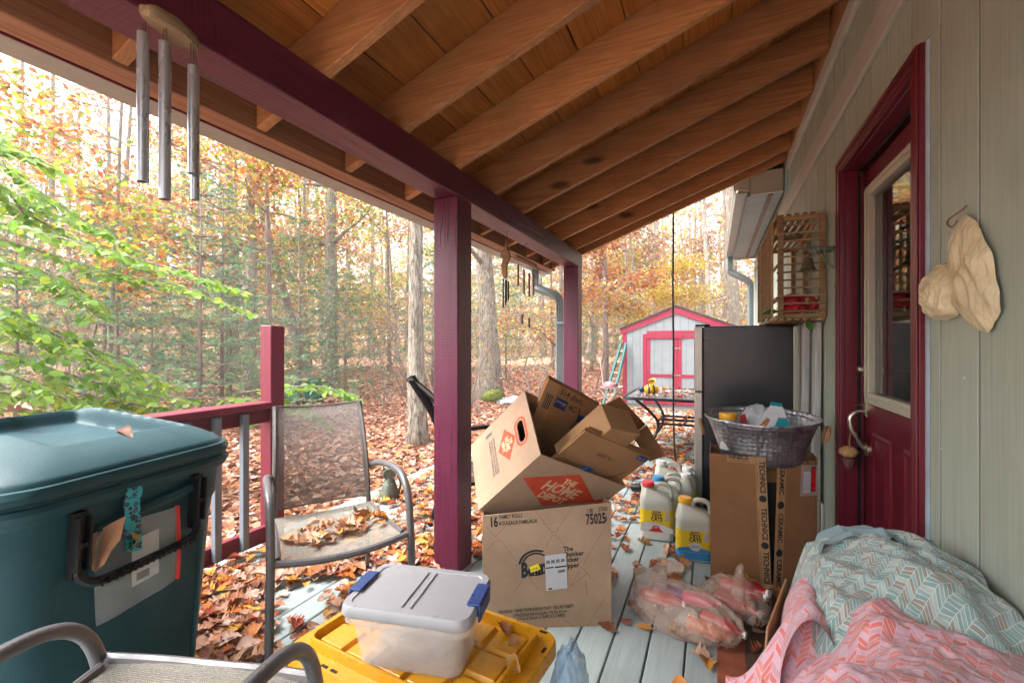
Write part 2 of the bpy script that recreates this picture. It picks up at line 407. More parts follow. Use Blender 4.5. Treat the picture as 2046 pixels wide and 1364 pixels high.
part('fascia_board', MB().box(-1.662, -1.602, -1.2, 4.62, 2.003, 2.16), SUBF, porch, bevel=.003)
part('drip_edge', MB().box(-1.668, -1.6625, -1.2, 4.62, 1.998, 2.16), MAROON, porch)
def gutter(x0, sgn, z, y0, y1, w=.105, h=.1):
    """K-style trough; back at x0, front at x0+sgn*w"""
    pf = [(0, h), (0, 0), (.84 * w, 0), (.88 * w, .3 * h), (w, .62 * h), (w, h), (.95 * w, h), (.95 * w, .66 * h), (.83 * w, .34 * h), (.8 * w, .006), (.01, .006), (.006, h)]
    mb = MB(); n = len(pf)
    mb.v = [(x0 + sgn * a, y, z + b) for y in (y0, y1) for a, b in pf]
    mb.f = [(i, (i + 1) % n, (i + 1) % n + n, i + n) for i in range(n)]
    for yy in (y0 - .002, y1): mb.obox((x0, yy, z), (sgn * .6 * w, 0, 0), (0, .002, 0), (0, 0, h)); mb.obox((x0 + sgn * .6 * w, yy, z + .3 * h), (sgn * .4 * w, 0, 0), (0, .002, 0), (0, 0, .7 * h))
    return mb
part('gutter', gutter(-1.669, -1, 1.998, -1.2, 4.78, .125), WHITEP, porch)
def spout(pts, w, d, nr=4):
    """ribbed rectangular downspout along a path"""
    mb = MB(); P = bez(pts, 6); sec = []
    for i in range(nr * 2): sec.append((-w / 2 + w * i / (nr * 2 - 1), d / 2 - (.004 if i % 2 else 0)))
    for i in range(nr * 2): sec.append((w / 2 - w * i / (nr * 2 - 1), -d / 2 + (.004 if i % 2 else 0)))
    n = len(sec)
    for i, p in enumerate(P):
        t = (P[min(i + 1, len(P) - 1)] - P[max(i - 1, 0)]).normalized()
        sd = Vector((.912, .41, 0)); sd = (sd - t * sd.dot(t)).normalized(); fw = sd.cross(t)
        mb.v += [tuple(p + sd * a + fw * b) for a, b in sec]
    for i in range(len(P) - 1):
        for j in range(n): mb.f.append((i * n + j, i * n + (j + 1) % n, (i + 1) * n + (j + 1) % n, (i + 1) * n + j))
    return mb
part('downspout', spout([(-1.72, 4.42, 2.03), (-1.72, 4.42, 1.87), (-1.70, 4.42, 1.81), (-1.50, 4.42, 1.72), (-1.455, 4.42, 1.66), (-1.45, 4.42, 1.5), (-1.45, 4.42, .8), (-1.45, 4.42, .02)], .075, .055), GREYP, porch, smooth=True)
part('downspout_strap', MB().box(-1.49, -1.371, 4.375, 4.38, 1.42, 1.445), GREYP, porch)

# ---- house: siding, trims, eave, door
house = thing('house', 'sage green house wall with vertical grooved siding and maroon door', 'house', (.6, 3, 0))
SID0 = plain('siding_groove', C(44, 46, 38), .9)
part('wall', MB().box(.6035, .74, -1.4, 1.80, -.3, 3.15).box(.6035, .74, 2.745, 7.9, -.3, 3.15).box(.6035, .74, 1.80, 2.745, 2.10, 3.15), SID0, house)
y = 1.484 - .2075 * 13; D0, D1, DZ = 1.768, 2.776, 2.133
while y < 7.9:
    a, b = y + .0055, min(y + .2075 - .0055, 7.9)
    pcs = []
    if b <= D0 or a >= D1: pcs = [(a, b, -.12, 3.1)]
    else:
        pcs = [(a, b, DZ, 3.1)]
        if a < D0: pcs.append((a, D0 - .012, -.12, DZ - .001))
        if b > D1: pcs.append((D1 + .003, b, -.12, DZ - .001))
    for a_, b_, z0, z1 in pcs:
        if b_ - a_ > .01: part('siding_board', MB().box(.6, .612, a_, b_, z0, z1), SIDING, house, bevel=.001)
    y += .2075
part('ledger_trim', MB().box(.574, .599, -1.3, 4.55, 2.72, 2.80), TRIM, house, bevel=.003)
part('ledger_board', MB().box(.5735, .599, -1.3, 4.55, 2.802, 3.0), RAFTER, house)
part('band_trim', MB().box(.578, .599, -1.3, 7.85, 2.36, 2.495), TRIM, house, bevel=.003)
part('corner_board', MB().box(.575, .599, 7.78, 7.9, -.1, 2.355), TRIM, house, bevel=.003)
part('caulk_strip', MB().box(.592, .6, 1.757, 1.7675, 0, 2.13), plain('caulk_grey', C(150, 166, 176), .5), house)
# eave of the main roof past the porch
part('eave_return', MB().box(.31, .572, 4.625, 4.66, 2.577, 2.78), TRIM, house, bevel=.002)
part('eave_end_cap', MB().slab([(.185, 4.60, 2.63), (.30, 4.60, 2.60), (.30, 4.60, 2.77), (.185, 4.60, 2.77)], -.02), TRIM, house)
SOFF = wood('soffit_board_paint', C(132, 138, 138), C(146, 150, 148), 0, .6, .1, .3, paint=True, var=.06)
y = 4.665
while y < 7.8:
    part('soffit_board', MB().box(.312, .575, y, min(y + .296, 7.85), 2.578, 2.592), SOFF, house, bevel=.002); y += .3
part('soffit_vent', MB().box(.455, .495, 4.67, 7.84, 2.568, 2.577), plain('vent_brown', C(120, 96, 84), .7), house)
part('eave_fascia', MB().box(.285, .311, 4.63, 7.9, 2.562, 2.76), GREYP, house)
part('eave_gutter', gutter(.284, -1, 2.60, 4.63, 7.93, .11, .11), WHITEP, house)
part('eave_end_board', MB().box(.312, .6, 7.853, 7.9, 2.55, 2.75), TRIM, house)
part('main_roof', MB().obox((.24, 4.70, 2.80), (4, 0, 1.5), (0, 3.3, 0), (0, 0, .04)), plain('dark_shingles', C(60, 58, 56), .9), house)
part('eave_downspout', spout([(.235, 7.88, 2.62), (.235, 7.88, 2.44), (.26, 7.90, 2.36), (.46, 7.93, 2.24), (.53, 7.95, 2.16), (.54, 7.95, 2.0), (.54, 7.95, 1.0), (.54, 7.95, -.2)], .08, .06), GREYP, house, smooth=True)
# door
dz = 2.065
casing = part('door_casing', MB().box(.578, .599, 1.768, 1.834, 0, 2.13).box(.578, .599, 2.71, 2.776, 0, 2.13).box(.578, .599, 1.8345, 2.7095, dz, 2.13)
     .box(.57, .5775, 1.77, 1.79, 0, 2.127).box(.57, .5775, 2.754, 2.774, 0, 2.127).box(.57, .5775, 1.7905, 2.7535, 2.107, 2.127)
     .box(.573, .5775, 1.80, 1.822, 0, 2.10).box(.573, .5775, 2.722, 2.744, 0, 2.10).box(.573, .5775, 1.8225, 2.7215, 2.078, 2.10), DOORRED, house, bevel=.003, seg=2)
part('door_jamb', MB().box(.5995, .735, 2.7105, 2.744, 0, 2.064).box(.5995, .735, 1.801, 1.8335, 0, 2.064).box(.5995, .735, 1.834, 2.71, 2.0655, 2.098).box(.66, .672, 2.69, 2.71, 0, 2.06), DOORRED, house, bevel=.002)
part('weather_strip', MB().box(.648, .660, 2.696, 2.709, .02, 2.06).box(.6555, .6645, 1.84, 2.69, 2.047, 2.063), BLACKP, house)
part('threshold', MB().box(.56, .735, 1.836, 2.708, 0, .03), plain('threshold_metal', C(120, 116, 108), .4, 1), house)
door = part('door', MB().box(.675, .72, 1.838, 2.688, .032, .93).box(.675, .72, 2.622, 2.688, .9305, 2.04).box(.675, .72, 1.838, 1.935, .9305, 2.04).box(.675, .72, 1.9355, 2.6215, 1.945, 2.04), DOORRED, house, bevel=.002)
LITE = plain('lite_frame_cream', C(174, 170, 154), .45, var=.08, dirt=C(150, 140, 110), dirt_amt=.4)
lf = MB(); ya, yb, za, zb2 = 1.937, 2.620, .932, 1.943
for (a, b, c, d, x0) in ((ya, ya + .05, za, zb2, .655), (yb - .05, yb, za, zb2, .655), (ya + .0505, yb - .0505, za, za + .05, .655), (ya + .0505, yb - .0505, zb2 - .05, zb2, .655)):
    lf.box(x0, .7, a, b, c, d)
for (a, b, c, d) in ((ya + .012, ya + .03, za + .012, zb2 - .012), (yb - .03, yb - .012, za + .012, zb2 - .012), (ya + .0305, yb - .0305, za + .012, za + .03), (ya + .0305, yb - .0305, zb2 - .03, zb2 - .012)):
    lf.box(.649, .6548, a, b, c, d)
part('window_frame', lf, LITE, door, bevel=.003)
gl = NT('door_glass'); gl.set(Base_Color=(.9, .95, .95, 1), Roughness=.02, Metallic=0); gl.b.inputs['Transmission Weight'].default_value = 1; gl.b.inputs['IOR'].default_value = 1.5
part('pane', MB().box(.682, .686, ya + .049, yb - .049, za + .049, zb2 - .049), gl.m, door)
for y0, y1 in ((2.33, 2.57), (1.96, 2.20)):
    for z0, z1 in ((.14, .80),):
        mb = MB(); pr = [(.0, 0), (.012, -.006), (.022, -.006), (.045, .004)]
        P = []
        for ins, dx in ((0, .0), (.01, -.007), (.02, -.007), (.03, -.001), (.06, -.009)):
            P.append([(.6745 + dx, y0 + ins, z0 + ins), (.6745 + dx, y1 - ins, z0 + ins), (.6745 + dx, y1 - ins, z1 - ins * 1.0), (.6745 + dx, y0 + ins, z1 - ins)])
        vs = [p for q in P for p in q]; fs = []
        for i in range(4):
            for j in range(4): fs.append((i * 4 + j, i * 4 + (j + 1) % 4, (i + 1) * 4 + (j + 1) % 4, (i + 1) * 4 + j))
        fs.append((16, 17, 18, 19)); mb.add(vs, fs)
        part('raised_panel', mb, DOORRED, door)
NICK = plain('satin_nickel', C(190, 184, 168), .28, 1, var=.1, bump=0)
yh = 2.645
MX = Matrix.Rotation(R(-90), 3, 'Y')
part('deadbolt', MB().lathe([(.001, 0), (.034, 0), (.034, .008), (.03, .016), (.021, .02), (.02, .036), (.016, .04), (.001, .04)], 20, (.6745, yh, 1.085), MX), NICK, door, smooth=True)
hd = part('door_handle', MB().lathe([(.001, 0), (.03, 0), (.03, .008), (.022, .014), (.001, .016)], 20, (.6745, yh, .90), MX, sx=1.7).lathe([(.001, 0), (.022, 0), (.022, .008), (.016, .014), (.001, .016)], 18, (.6745, yh, .70), MX, sx=1.5)
    .tube(bez([(.668, yh, .885), (.63, yh, .882), (.605, yh, .85), (.61, yh, .80), (.635, yh, .745), (.652, yh, .715), (.668, yh, .70)], 6), [.007 + .004 * math.sin(i / 36 * 3.14) for i in range(37)], 10)
    .tube([(.668, yh, .915), (.64, yh, .918), (.612, yh, .912)], [.006, .006, .009], 8, sq=.5), NICK, door, smooth=True)
# room seen through the pane
INT = plain('interior_wall', C(120, 104, 84), .8)
_ir = MB().box(.75, 3.6, .5, 4.6, -.02, 2.5); _ir.f = [f for f in _ir.f if not all(abs(_ir.v[i][0] - .75) < 1e-6 for i in f)]
part('interior_room', _ir, INT, house)
for z in (.6, 1.0, 1.4, 1.75):
    part('interior_shelf', MB().box(1.3, 1.65, 3.3, 4.55, z, z + .02), CARD2, house)
mcol = [C(150, 60, 40), C(170, 160, 140), C(90, 110, 80), C(190, 150, 80), C(60, 70, 100)]
ims = [plain('interior_goods%d' % i, c, .5) for i, c in enumerate(mcol)]
for z in (.62, 1.02, 1.42):
    for i in range(6):
        yy = 3.35 + i * .19; part('interior_jar', MB().lathe([(.05, 0), (.055, .02), (.055, .14), (.035, .17), (.035, .2)], 10, (1.42, yy, z)), ims[(i + int(z * 10)) % 5], house, smooth=True)
# pet door / vent low on the wall
PV = plain('pet_door_frame', C(206, 202, 190), .5)
part('pet_door', MB().box(.585, .599, 3.17, 3.20, .0, .26).box(.585, .599, 3.36, 3.39, .0, .26).box(.585, .599, 3.2005, 3.3595, .23, .26).box(.585, .599, 3.2005, 3.3595, 0, .03).box(.594, .599, 3.2, 3.36, .03, .23), PV, house, bevel=.003)
for i in range(26):  # nails and drips on the siding
    yy = rs.uniform(.9, 4.2); zz = rs.uniform(.3, 2.3)
    if D0 - .05 < yy < D1 + .05: continue
    part('nail_head', MB().lathe([(.0035, 0), (.0035, .0015)], 8, (.5999, yy, zz), MX), plain('rusty_nail', C(110, 80, 60), .8) if i == 0 else bpy.data.materials['rusty_nail'] if 'rusty_nail' in bpy.data.materials else PV, house)

# ================================================================ THINGS ON THE PORCH
def rr(w, d, r, n=6, cx=0, cy=0, z=0):
    """rounded rectangle loop"""
    out = []
    for (sx, sy, a0) in ((1, 1, 0), (-1, 1, 90), (-1, -1, 180), (1, -1, 270)):
        for k in range(n + 1):
            a = R(a0 + 90 * k / n); out.append(Vector((cx + sx * (w / 2 - r) + r * math.cos(a), cy + sy * (d / 2 - r) + r * math.sin(a), z)))
    return out
def loft(mb, loops, cap0=True, cap1=True):
    n = len(loops[0]); o = len(mb.v)
    for L in loops: mb.v += [tuple(p) for p in L]
    for i in range(len(loops) - 1):
        for j in range(n): mb.f.append((o + i * n + j, o + i * n + (j + 1) % n, o + (i + 1) * n + (j + 1) % n, o + (i + 1) * n + j))
    if cap0: mb.f.append(tuple(o + j for j in range(n - 1, -1, -1)))
    if cap1: mb.f.append(tuple(o + (len(loops) - 1) * n + j for j in range(n)))
    return mb

# ---- patio chairs
FRAME = plain('taupe_chair_frame', C(92, 90, 92), .36, .1, var=.04, bump=.0, spec=.5)
def sling(name, c, ax, hole):
    m = NT(name); tc = m.n('ShaderNodeTexCoord'); sp = m.n('ShaderNodeSeparateXYZ'); m.l(tc.outputs['Object'], sp.inputs[0])
    k = 2 * math.pi / .0042
    sa = m.math('SINE', m.math('MULTIPLY', sp.outputs[0], k)); sb = m.math('SINE', m.math('MULTIPLY', sp.outputs[ax], k * .8))
    h = m.math('MULTIPLY', m.math('GREATER_THAN', sa, hole), m.math('GREATER_THAN', sb, hole))
    v = m.coords(); col = m.mix(m.rng(m.noise(v, 300, 2), .4, .6, 0, 1), sc(c, .7), sc(c, 1.2))
    m.set(Base_Color=col, Roughness=.6, Alpha=m.math('SUBTRACT', 1, h)); m.bump(m.math('ADD', sa, sb), .4, .001); return m.m
SLB = sling('taupe_sling_back', C(118, 112, 108), 2, .05); SLS = sling('taupe_sling_seat', C(126, 122, 112), 1, .25); SLD = sling('dark_sling', C(84, 82, 82), 2, .35)
def chair(name, label, loc, rz, high=False, group='metal patio chairs with mesh slings', sh=0., ah=0.):
    fr_k = 1.45 if high else 1.; t = thing(name, label, 'chair', loc, rz, group); bt = 1.0 if high else .905; fr = FRAME if not high else BLACKP
    for s_ in (-1, 1):
        part('arm_frame', MB().tube(bez([(s_ * .268, .265, .0), (s_ * .264, .25, .25), (s_ * .26, .242, .45 + ah), (s_ * .26, .20, .58 + ah), (s_ * .26, .10, .635 + ah), (s_ * .252, -.1, .63 + ah), (s_ * .235, -.24, .6), (s_ * .222, -.285, .585)], 6), .0155, 10, sq=1), fr, t, smooth=True, local=True)
        pts = [(s_ * .23, -.35, 0), (s_ * .222, -.29, .2), (s_ * .214, -.25, .40), (s_ * .206, -.285, .60), (s_ * .2, -.345, .8), (s_ * .197, -.375 - (.09 if high else 0), bt)]
        part('back_leg', MB().tube(bez(pts, 5), .0125 * fr_k, 8), fr, t, smooth=True, local=True)
        part('seat_rail', MB().tube([(s_ * .235, .215, .41 + sh), (s_ * .222, 0, .402 + sh), (s_ * .214, -.25, .40 + sh)], .011, 8), fr, t, smooth=True, local=True)
    part('front_rail', MB().tube(bez([(-.258, .240, .41 + sh), (-.13, .262, .398 + sh), (0, .268, .393 + sh), (.13, .262, .398 + sh), (.258, .240, .41 + sh)], 5), .014, 8), fr, t, smooth=True, local=True)
    part('rear_rail', MB().tube([(-.213, -.25, .39 + sh), (.213, -.25, .39 + sh)], .011, 8), fr, t, smooth=True, local=True)
    part('seat', MB().grid(lambda a, b: ((a - .5) * 2 * (.224 + .01 * b), -.245 + .485 * b + .022 * b * (1 - (2 * a - 1) ** 2), .412 - .022 * math.sin(math.pi * a) * math.sin(math.pi * (.15 + .8 * b)) - .006 * b + sh), 16, 16), SLS if not high else SLD, t, smooth='all', local=True)
    def bk(a, b):
        z = .44 + sh + (bt - .44 - sh) * b; y = -.25 - .125 * b ** 1.3 + .03 * math.sin(math.pi * b) - (.10 * max(0, b - .75) * 4 if high else 0)
        w = .214 - .016 * b
        return ((a - .5) * 2 * w, y - .025 * math.sin(math.pi * a), z - .012 * math.sin(math.pi * a) * (b > .9))
    part('backrest', MB().grid(bk, 16, 20), SLB if not high else SLD, t, smooth='all', local=True)
    hem = MB()
    for s_ in (0, 1): hem.tube([Vector(bk(s_, b / 10)) for b in range(11)], .008, 6)
    hem.tube([Vector(bk(a / 10, 1)) for a in range(11)], .004, 6).tube([Vector(bk(a / 10, 0)) for a in range(11)], .004, 6)
    part('sling_hem', hem, plain('sling_hem', C(96, 90, 86), .6) if not high else BLACKP, t, smooth=True, local=True)
    return t
chair('patio_chair', 'taupe mesh patio chair holding fallen leaves beside the big maroon post', (-1.51, 1.46, 0), R(236.5))
chair('patio_chair', 'taupe mesh patio chair in the near corner in front of the green trash can', (-.945, .392, 0), R(17.4), sh=.08, ah=-.012)
ch3 = chair('patio_chair', 'dark high backed patio chair half hidden behind the big maroon post', (-1.30, 2.51, 0), R(-54), True)
part('rocker_ring', MB().tube([(.27 * math.cos(R(a)), .02 + .27 * math.sin(R(a)), .013) for a in range(0, 360, 15)], .013, 8, closed=True), BLACKP, ch3, smooth=True, local=True)

def resample(L, N):
    P = L + [L[0]]; ac = [0]
    for a, b in zip(P[:-1], P[1:]): ac.append(ac[-1] + (b - a).length)
    out = []; j = 0
    for k in range(N):
        s_ = ac[-1] * k / N
        while ac[j + 1] < s_: j += 1
        f = (s_ - ac[j]) / max(1e-9, ac[j + 1] - ac[j]); out.append(P[j].lerp(P[j + 1], f))
    return out
# ---- wheeled trash can
CAN = plain('green_bin_plastic', C(22, 64, 72), .5, var=.12, vscale=4, bump=.3, bscale=260, dirt=C(44, 72, 76), dirt_amt=.3, spec=.3)
can = thing('trash_can', 'large dark green wheeled trash can with lid and black handle', 'trash can', (-1.845, .69, 0), R(-77.5))
lp = []
for z, k, rd in ((0, .82, .09), (.03, .84, .10), (.60, .955, .11), (.66, .975, .11), (.675, 1.0, .115), (.76, 1.02, .12), (.775, 1.05, .125), (.80, 1.05, .125)):
    lp.append(rr(.66 * k, .60 * k, rd, 8, 0, 0, z))
part('body', loft(MB(), lp), CAN, can, smooth=True, local=True, bevel=0, ang=30)
rim = []
for z, dw in ((.775, .0), (.78, .055), (.80, .07), (.812, .06), (.814, .045), (.822, .045), (.826, .062), (.842, .068), (.856, .055), (.858, .038), (.868, .03)):
    rim.append(resample(rr(.66 + dw, .60 + dw, .13, 8, 0, 0, z), 180))
def lidz(p, f):
    x, y = p.x, p.y; e = 1 - f
    z = .868 + .088 * (1 - e ** 5) + .02 * (1 - e)
    def sm(a, b, t): t = max(0, min(1, (t - a) / (b - a))); return t * t * (3 - 2 * t)
    m_ = sm(.20, .172, abs(x + .03 + .12 * y)) * sm(-.235, -.205, y) * sm(.20, .168, y)
    zr = .893 - .15 * y
    tilt = -.15 * y * (1 - e ** 5); z += tilt
    return z + (zr - z) * m_ if z > zr else z
for i in range(1, 64):
    f = (i / 64) ** .9; L = resample(rr(.69 * (1 - f) + .002, .63 * (1 - f) + .002, .13 * (1 - f) + .0005, 8), 180)
    for p in L: p.z = lidz(p, f)
    rim.append(L)
part('lid', loft(MB(), rim), CAN, can, smooth=True, local=True, ang=42)
0 and part('front_seam', MB().tube(bez([(.05, .262, .05), (.05, .285, .4), (.06, .295, .52), (.10, .302, .56), (.24, .305, .58)], 5), .006, 6), CAN, can, smooth=True, local=True)
part('front_panel_rib', MB().tube([(-.21, .25, .04), (-.225, .283, .56)], .007, 6).tube([(.12, .306, .70), (-.17, .312, .735)], .016, 8), CAN, can, smooth=True, local=True)
hb = MB()
for s_ in (-1, 1):
    hb.obox((s_ * .17 - .016, .300, .60), (.032, 0, 0), (0, .02, 0), (0, .012, .17)); hb.obox((s_ * .17 - .016, .320, .62), (.006, 0, 0), (0, .02, 0), (0, .008, .14)); hb.obox((s_ * .17 + .010, .320, .62), (.006, 0, 0), (0, .02, 0), (0, .008, .14))
    hb.obox((s_ * .17 - .013, .32, .68), (.026, 0, 0), (0, .022, 0), (0, 0, .012))
hb.tube(bez([(-.17, .312, .64), (-.168, .325, .60), (-.14, .338, .578), (-.07, .342, .575), (0, .342, .575), (.07, .342, .575), (.14, .338, .578), (.168, .325, .60), (.17, .312, .64)], 5), .0125, 8)
for k in range(17):
    hb.obox((-.136 + k * .017, .350, .5655), (.0025, 0, 0), (0, .007, 0), (0, 0, .019))
hb.obox((-.14, .354, .5735), (.28, 0, 0), (0, .005, 0), (0, 0, .003))
part('handle', hb, BLACKP, can, smooth=True, local=True)
for s_ in (-1, 1):
    w_ = part('wheel', MB().lathe([(.02, -.03), (.11, -.03), (.115, -.02), (.115, .02), (.11, .03), (.02, .03)], 24, (s_ * .31, -.27, .116), Matrix.Rotation(R(90), 3, 'Y')), BLACKP, can, smooth=True, local=True)
part('hinge_bar', MB().tube([(-.28, -.36, .80), (.28, -.36, .80)], .014, 8), BLACKP, can, smooth=True, local=True)
# things taped to the can
def cw(x, y, z):  # can-local to world
    a = R(-77.5); return Vector((-1.845 + x * math.cos(a) - y * math.sin(a), .69 + x * math.sin(a) + y * math.cos(a), z))
FILM = NT('clear_film'); FILM.set(Base_Color=(.8, .84, .86, 1), Roughness=.12); v = FILM.coords(); FILM.set(Alpha=FILM.rng(FILM.noise(v, 9, 2, .5), .35, .75, .16, .30)); FILM.bump(FILM.noise(v, 22, 4), .7, .01)
bagz = thing('zip_bag', 'clear zip bag with red zipper taped to the front of the trash can', 'bag', cw(0, .33, .46))
def bagp(a, b): return cw(-.105 + .235 * a, .318 + .012 * math.sin(3 * a + 2 * b) * (1 - b) + .004 * math.sin(9 * a), .45 + .25 * b - .02 * (1 - a) * (b - .5) + .03 * a * 0)
part('film', MB().grid(bagp, 14, 14), FILM.m, bagz, smooth='all')
part('zipper', MB().tube([bagp(.0, b / 8) for b in range(9)], .005, 6, sq=1.6), plain('red_zip', C(214, 48, 44), .4), bagz, smooth=True)
lab = part('paper_slip', MB().slab([cw(.03, .312, .50), cw(-.05, .312, .505), cw(-.05, .312, .64), cw(.03, .312, .635)], .001), PRINTW, bagz)
decal(lab, rect(.012, .05, .012, .035), PRINTK, cw(.03, .312, .50), cw(-1, .0, 0) - cw(0, 0, 0), (0, 0, 1))
lt = NT('teal_leopard_tape'); v = lt.coords((1, 1, 1), False); vo = lt.n('ShaderNodeTexVoronoi'); vo.inputs['Scale'].default_value = 75; lt.l(v, vo.inputs['Vector'])
d_ = lt.math('ADD', vo.outputs['Distance'], lt.math('MULTIPLY', lt.noise(v, 160, 2), .35))
lt.set(Base_Color=lt.ramp(d_, [(0, C(150, 90, 170)), (.40, C(130, 80, 150)), (.46, C(16, 20, 24)), (.62, C(16, 20, 24)), (.70, C(20, 160, 176))]), Roughness=.35)
tp = MB()
def tpp(a, b):
    z = .605 + .205 * b; return cw(.012 + .046 * a + .008 * b, .3235 - (.0 if b < .55 else .0) + .010 * (b > .72) * math.sin((b - .72) / .28 * math.pi) + .002, z + .006 * a)
tape = part('leopard_tape', tp.grid(tpp, 4, 20), lt.m, None, smooth='all'); tag(tape, 'teal leopard print tape holding the zip bag on the can', 'tape')

# ---- paper towel carton
bo = Vector((-.888, 1.67, 0)); br = Vector((.888, .46, 0)).normalized(); bb = Vector((-.46, .888, 0)).normalized(); UP = Vector((0, 0, 1)); bw, bd = .552, .42
bty = thing('paper_towel_carton', 'tall brown paper towel carton with black print beside the maroon post', 'carton', bo + br * .27 + bb * .2)
hl, hr_ = .482, .528
def wall4(o, r, b, w, d, zl, zr, zbk, th=.005):
    mb = MB(); o = Vector(o); z = UP
    mb.slab([o, o + r * w, o + r * w + z * zr, o + z * zl], th)
    mb.slab([o + r * w + b * d, o + b * d, o + b * d + z * zbk, o + r * w + b * d + z * zbk], th)
    mb.slab([o + b * (d - th), o + b * th, o + b * th + z * zl, o + b * (d - th) + z * zbk], th)
    mb.slab([o + r * w + b * th, o + r * w + b * (d - th), o + r * w + b * (d - th) + z * zbk, o + r * w + b * th + z * zr], th)
    mb.slab([o + r * th + b * th + z * .006, o + r * (w - th) + b * th + z * .006, o + r * (w - th) + b * (d - th) + z * .006, o + r * th + b * (d - th) + z * .006], th)
    return mb
bside = part('carton_wall', wall4(bo, br, bb, bw, bd, hl, hr_, .47), CARD, bty, bevel=.0012)
tr = (br + UP * .055).normalized(); tu = (UP - br * .055).normalized()
def bp(x, z): return bo + br * x + UP * z
sx_ = .00212
def px2(u, v): return (u - 965) * sx_, (1257 - v) * sx_ - (u - 965) * sx_ * .02
for s_, u, v, h, wx, bold in (('16', 979, 1052, .058, .62, .002), ('FAMILY ROLLS', 998, 1036, .0235, .66, .0004), ('ROULEAUX FAMILIAUX', 998, 1049, .0235, .66, .0004), ('1 00', 1174, 1024, .027, .6, .0004), ('37000', 1198, 1021, .027, .6, .0004),
                              ('75025', 1173, 1047, .062, .57, .0018), ('0', 1212, 1041, .03, .55, .001),
                              ('The', 1127, 1101, .028, .95, .0006), ('Quicker', 1127, 1112, .028, .95, .0006), ('Picker', 1127, 1123, .028, .95, .0006), ('Upper', 1127, 1135, .028, .95, .0006),
                              ('ROULEAUX \u2022 PAPER TOWELS/ESSUIE-TOUT \u2022 128 2-PLY SHEETS', 997, 1225, .0185, .62, .0004), ('2 \u00c9PAISSEURS PAR ROULEAU \u2022 TOTAL 81.6 m\u00b2', 1026, 1232, .0185, .62, .0004), ('27.9 cm X 14.4 cm (11 IN/PO X 5.7 IN/PO)', 1034, 1239, .0185, .62, .0004)):
    a, b = px2(u, v); txt(bside, s_, bp(a, b), tr, tu, h * 1.0, PRINTK, wx, bold)
a, b = px2(1042, 1153)
txt(bside, 'Bounty', bp(a, b), (br + UP * .16).normalized(), (UP - br * .02).normalized(), .085, PRINTK, .62, .004, eps=.0011, shear=.0)
oc = bp(*px2(1072, 1128))
for r0, r1, a0, a1 in ((.062, .072, 60, 175), (.050, .058, 45, 185), (.046, .052, 195, 330)):
    pts = [(r1 * 1.05 * math.cos(R(t)), r1 * .9 * math.sin(R(t))) for t in np.linspace(a0, a1, 18)] + [(r0 * 1.05 * math.cos(R(t)), r0 * .9 * math.sin(R(t))) for t in np.linspace(a1 - 8, a0 + 4, 18)]
    decal(bside, pts, PRINTK, oc, tr, tu)
def line(pa, pb, w=.0014):
    a = Vector(pa); b = Vector(pb); d = (b - a).normalized(); n = Vector((-d.y, d.x)) * w / 2
    return [tuple(a + n), tuple(b + n), tuple(b - n), tuple(a - n)]
GREYPR = emis_free('thin_grey_print', C(112, 88, 66), .8)
for q in ([(972, 1050), (990, 1072), (1012, 1050)], [(972, 1100), (990, 1080), (1000, 1078), (1034, 1122)], [(1068, 1017), (1104, 1063), (1112, 1063), (1146, 1010)], [(1092, 1092), (1106, 1068), (1112, 1068), (1130, 1090)], [(1026, 1184), (1044, 1160)], [(1056, 1150), (1078, 1178)], [(1168, 1128), (1212, 1052)], [(1166, 1134), (1188, 1160)], [(1142, 1170), (1160, 1140)], [(1120, 1228), (1150, 1256)], [(1176, 1252), (1212, 1195)]):
    for p, q2 in zip(q[:-1], q[1:]): decal(bside, line(px2(*p), px2(*q2)), GREYPR, bo, br, UP, eps=.0005)
sh = thing('shipping_label', 'white shipping label with barcodes stuck on the paper towel carton', 'label', bp(*px2(1115, 1180)))
lo = bp(*px2(1092, 1180)); lr = (br + UP * .1).normalized(); lu = (UP - br * .04).normalized()
lbl = decal(sh, rect(0, .092, 0, .150), PRINTW, lo, lr, lu, eps=.0021, name='paper')
for k in range(4):
    for j in range(7): decal(sh, rect(.006 + k * .021 + j * .0022, .0072 + k * .021 + j * .0022, .112 + (j % 3) * .002, .128), PRINTK, lo, lr, lu, eps=.0027, name='barcode_bar')
decal(sh, rect(.002, .037, .094, .099), PRINTK, lo, lr, lu, eps=.0027); decal(sh, rect(.042, .09, .092, .098), PRINTK, lo, lr, lu, eps=.0027)
for j in range(9): decal(sh, rect(.054 + j * .0035, .0555 + j * .0035 + .001 * (j % 2), .070, .082), PRINTK, lo, lr, lu, eps=.0027, name='barcode_bar')
decal(sh, rect(.01, .026, .004, .010), PRINTK, lo, lr, lu, eps=.0027)
ys_ = thing('yellow_sticker', 'small yellow price sticker on the paper towel carton', 'sticker', bp(*px2(1070, 1140)))
yo = bp(*px2(1062, 1143)); yr = (br + UP * .35).normalized(); yu = (UP - br * .35).normalized()
decal(ys_, rect(0, .042, 0, .026), emis_free('yellow_paper', C(236, 220, 40), .6), yo, yr, yu, eps=.0033, name='paper'); txt(ys_, '2-20-42', yo + yr * .003 + yu * .006, yr, yu, .012, PRINTK, .8, eps=.0038)
# creases and tear
decal(bside, line(px2(1172, 1160), px2(1176, 1190), .003), CARD2, bo, br, UP); decal(bside, line(px2(1176, 1145), px2(1142, 1172), .0022), CARD2, bo, br, UP)

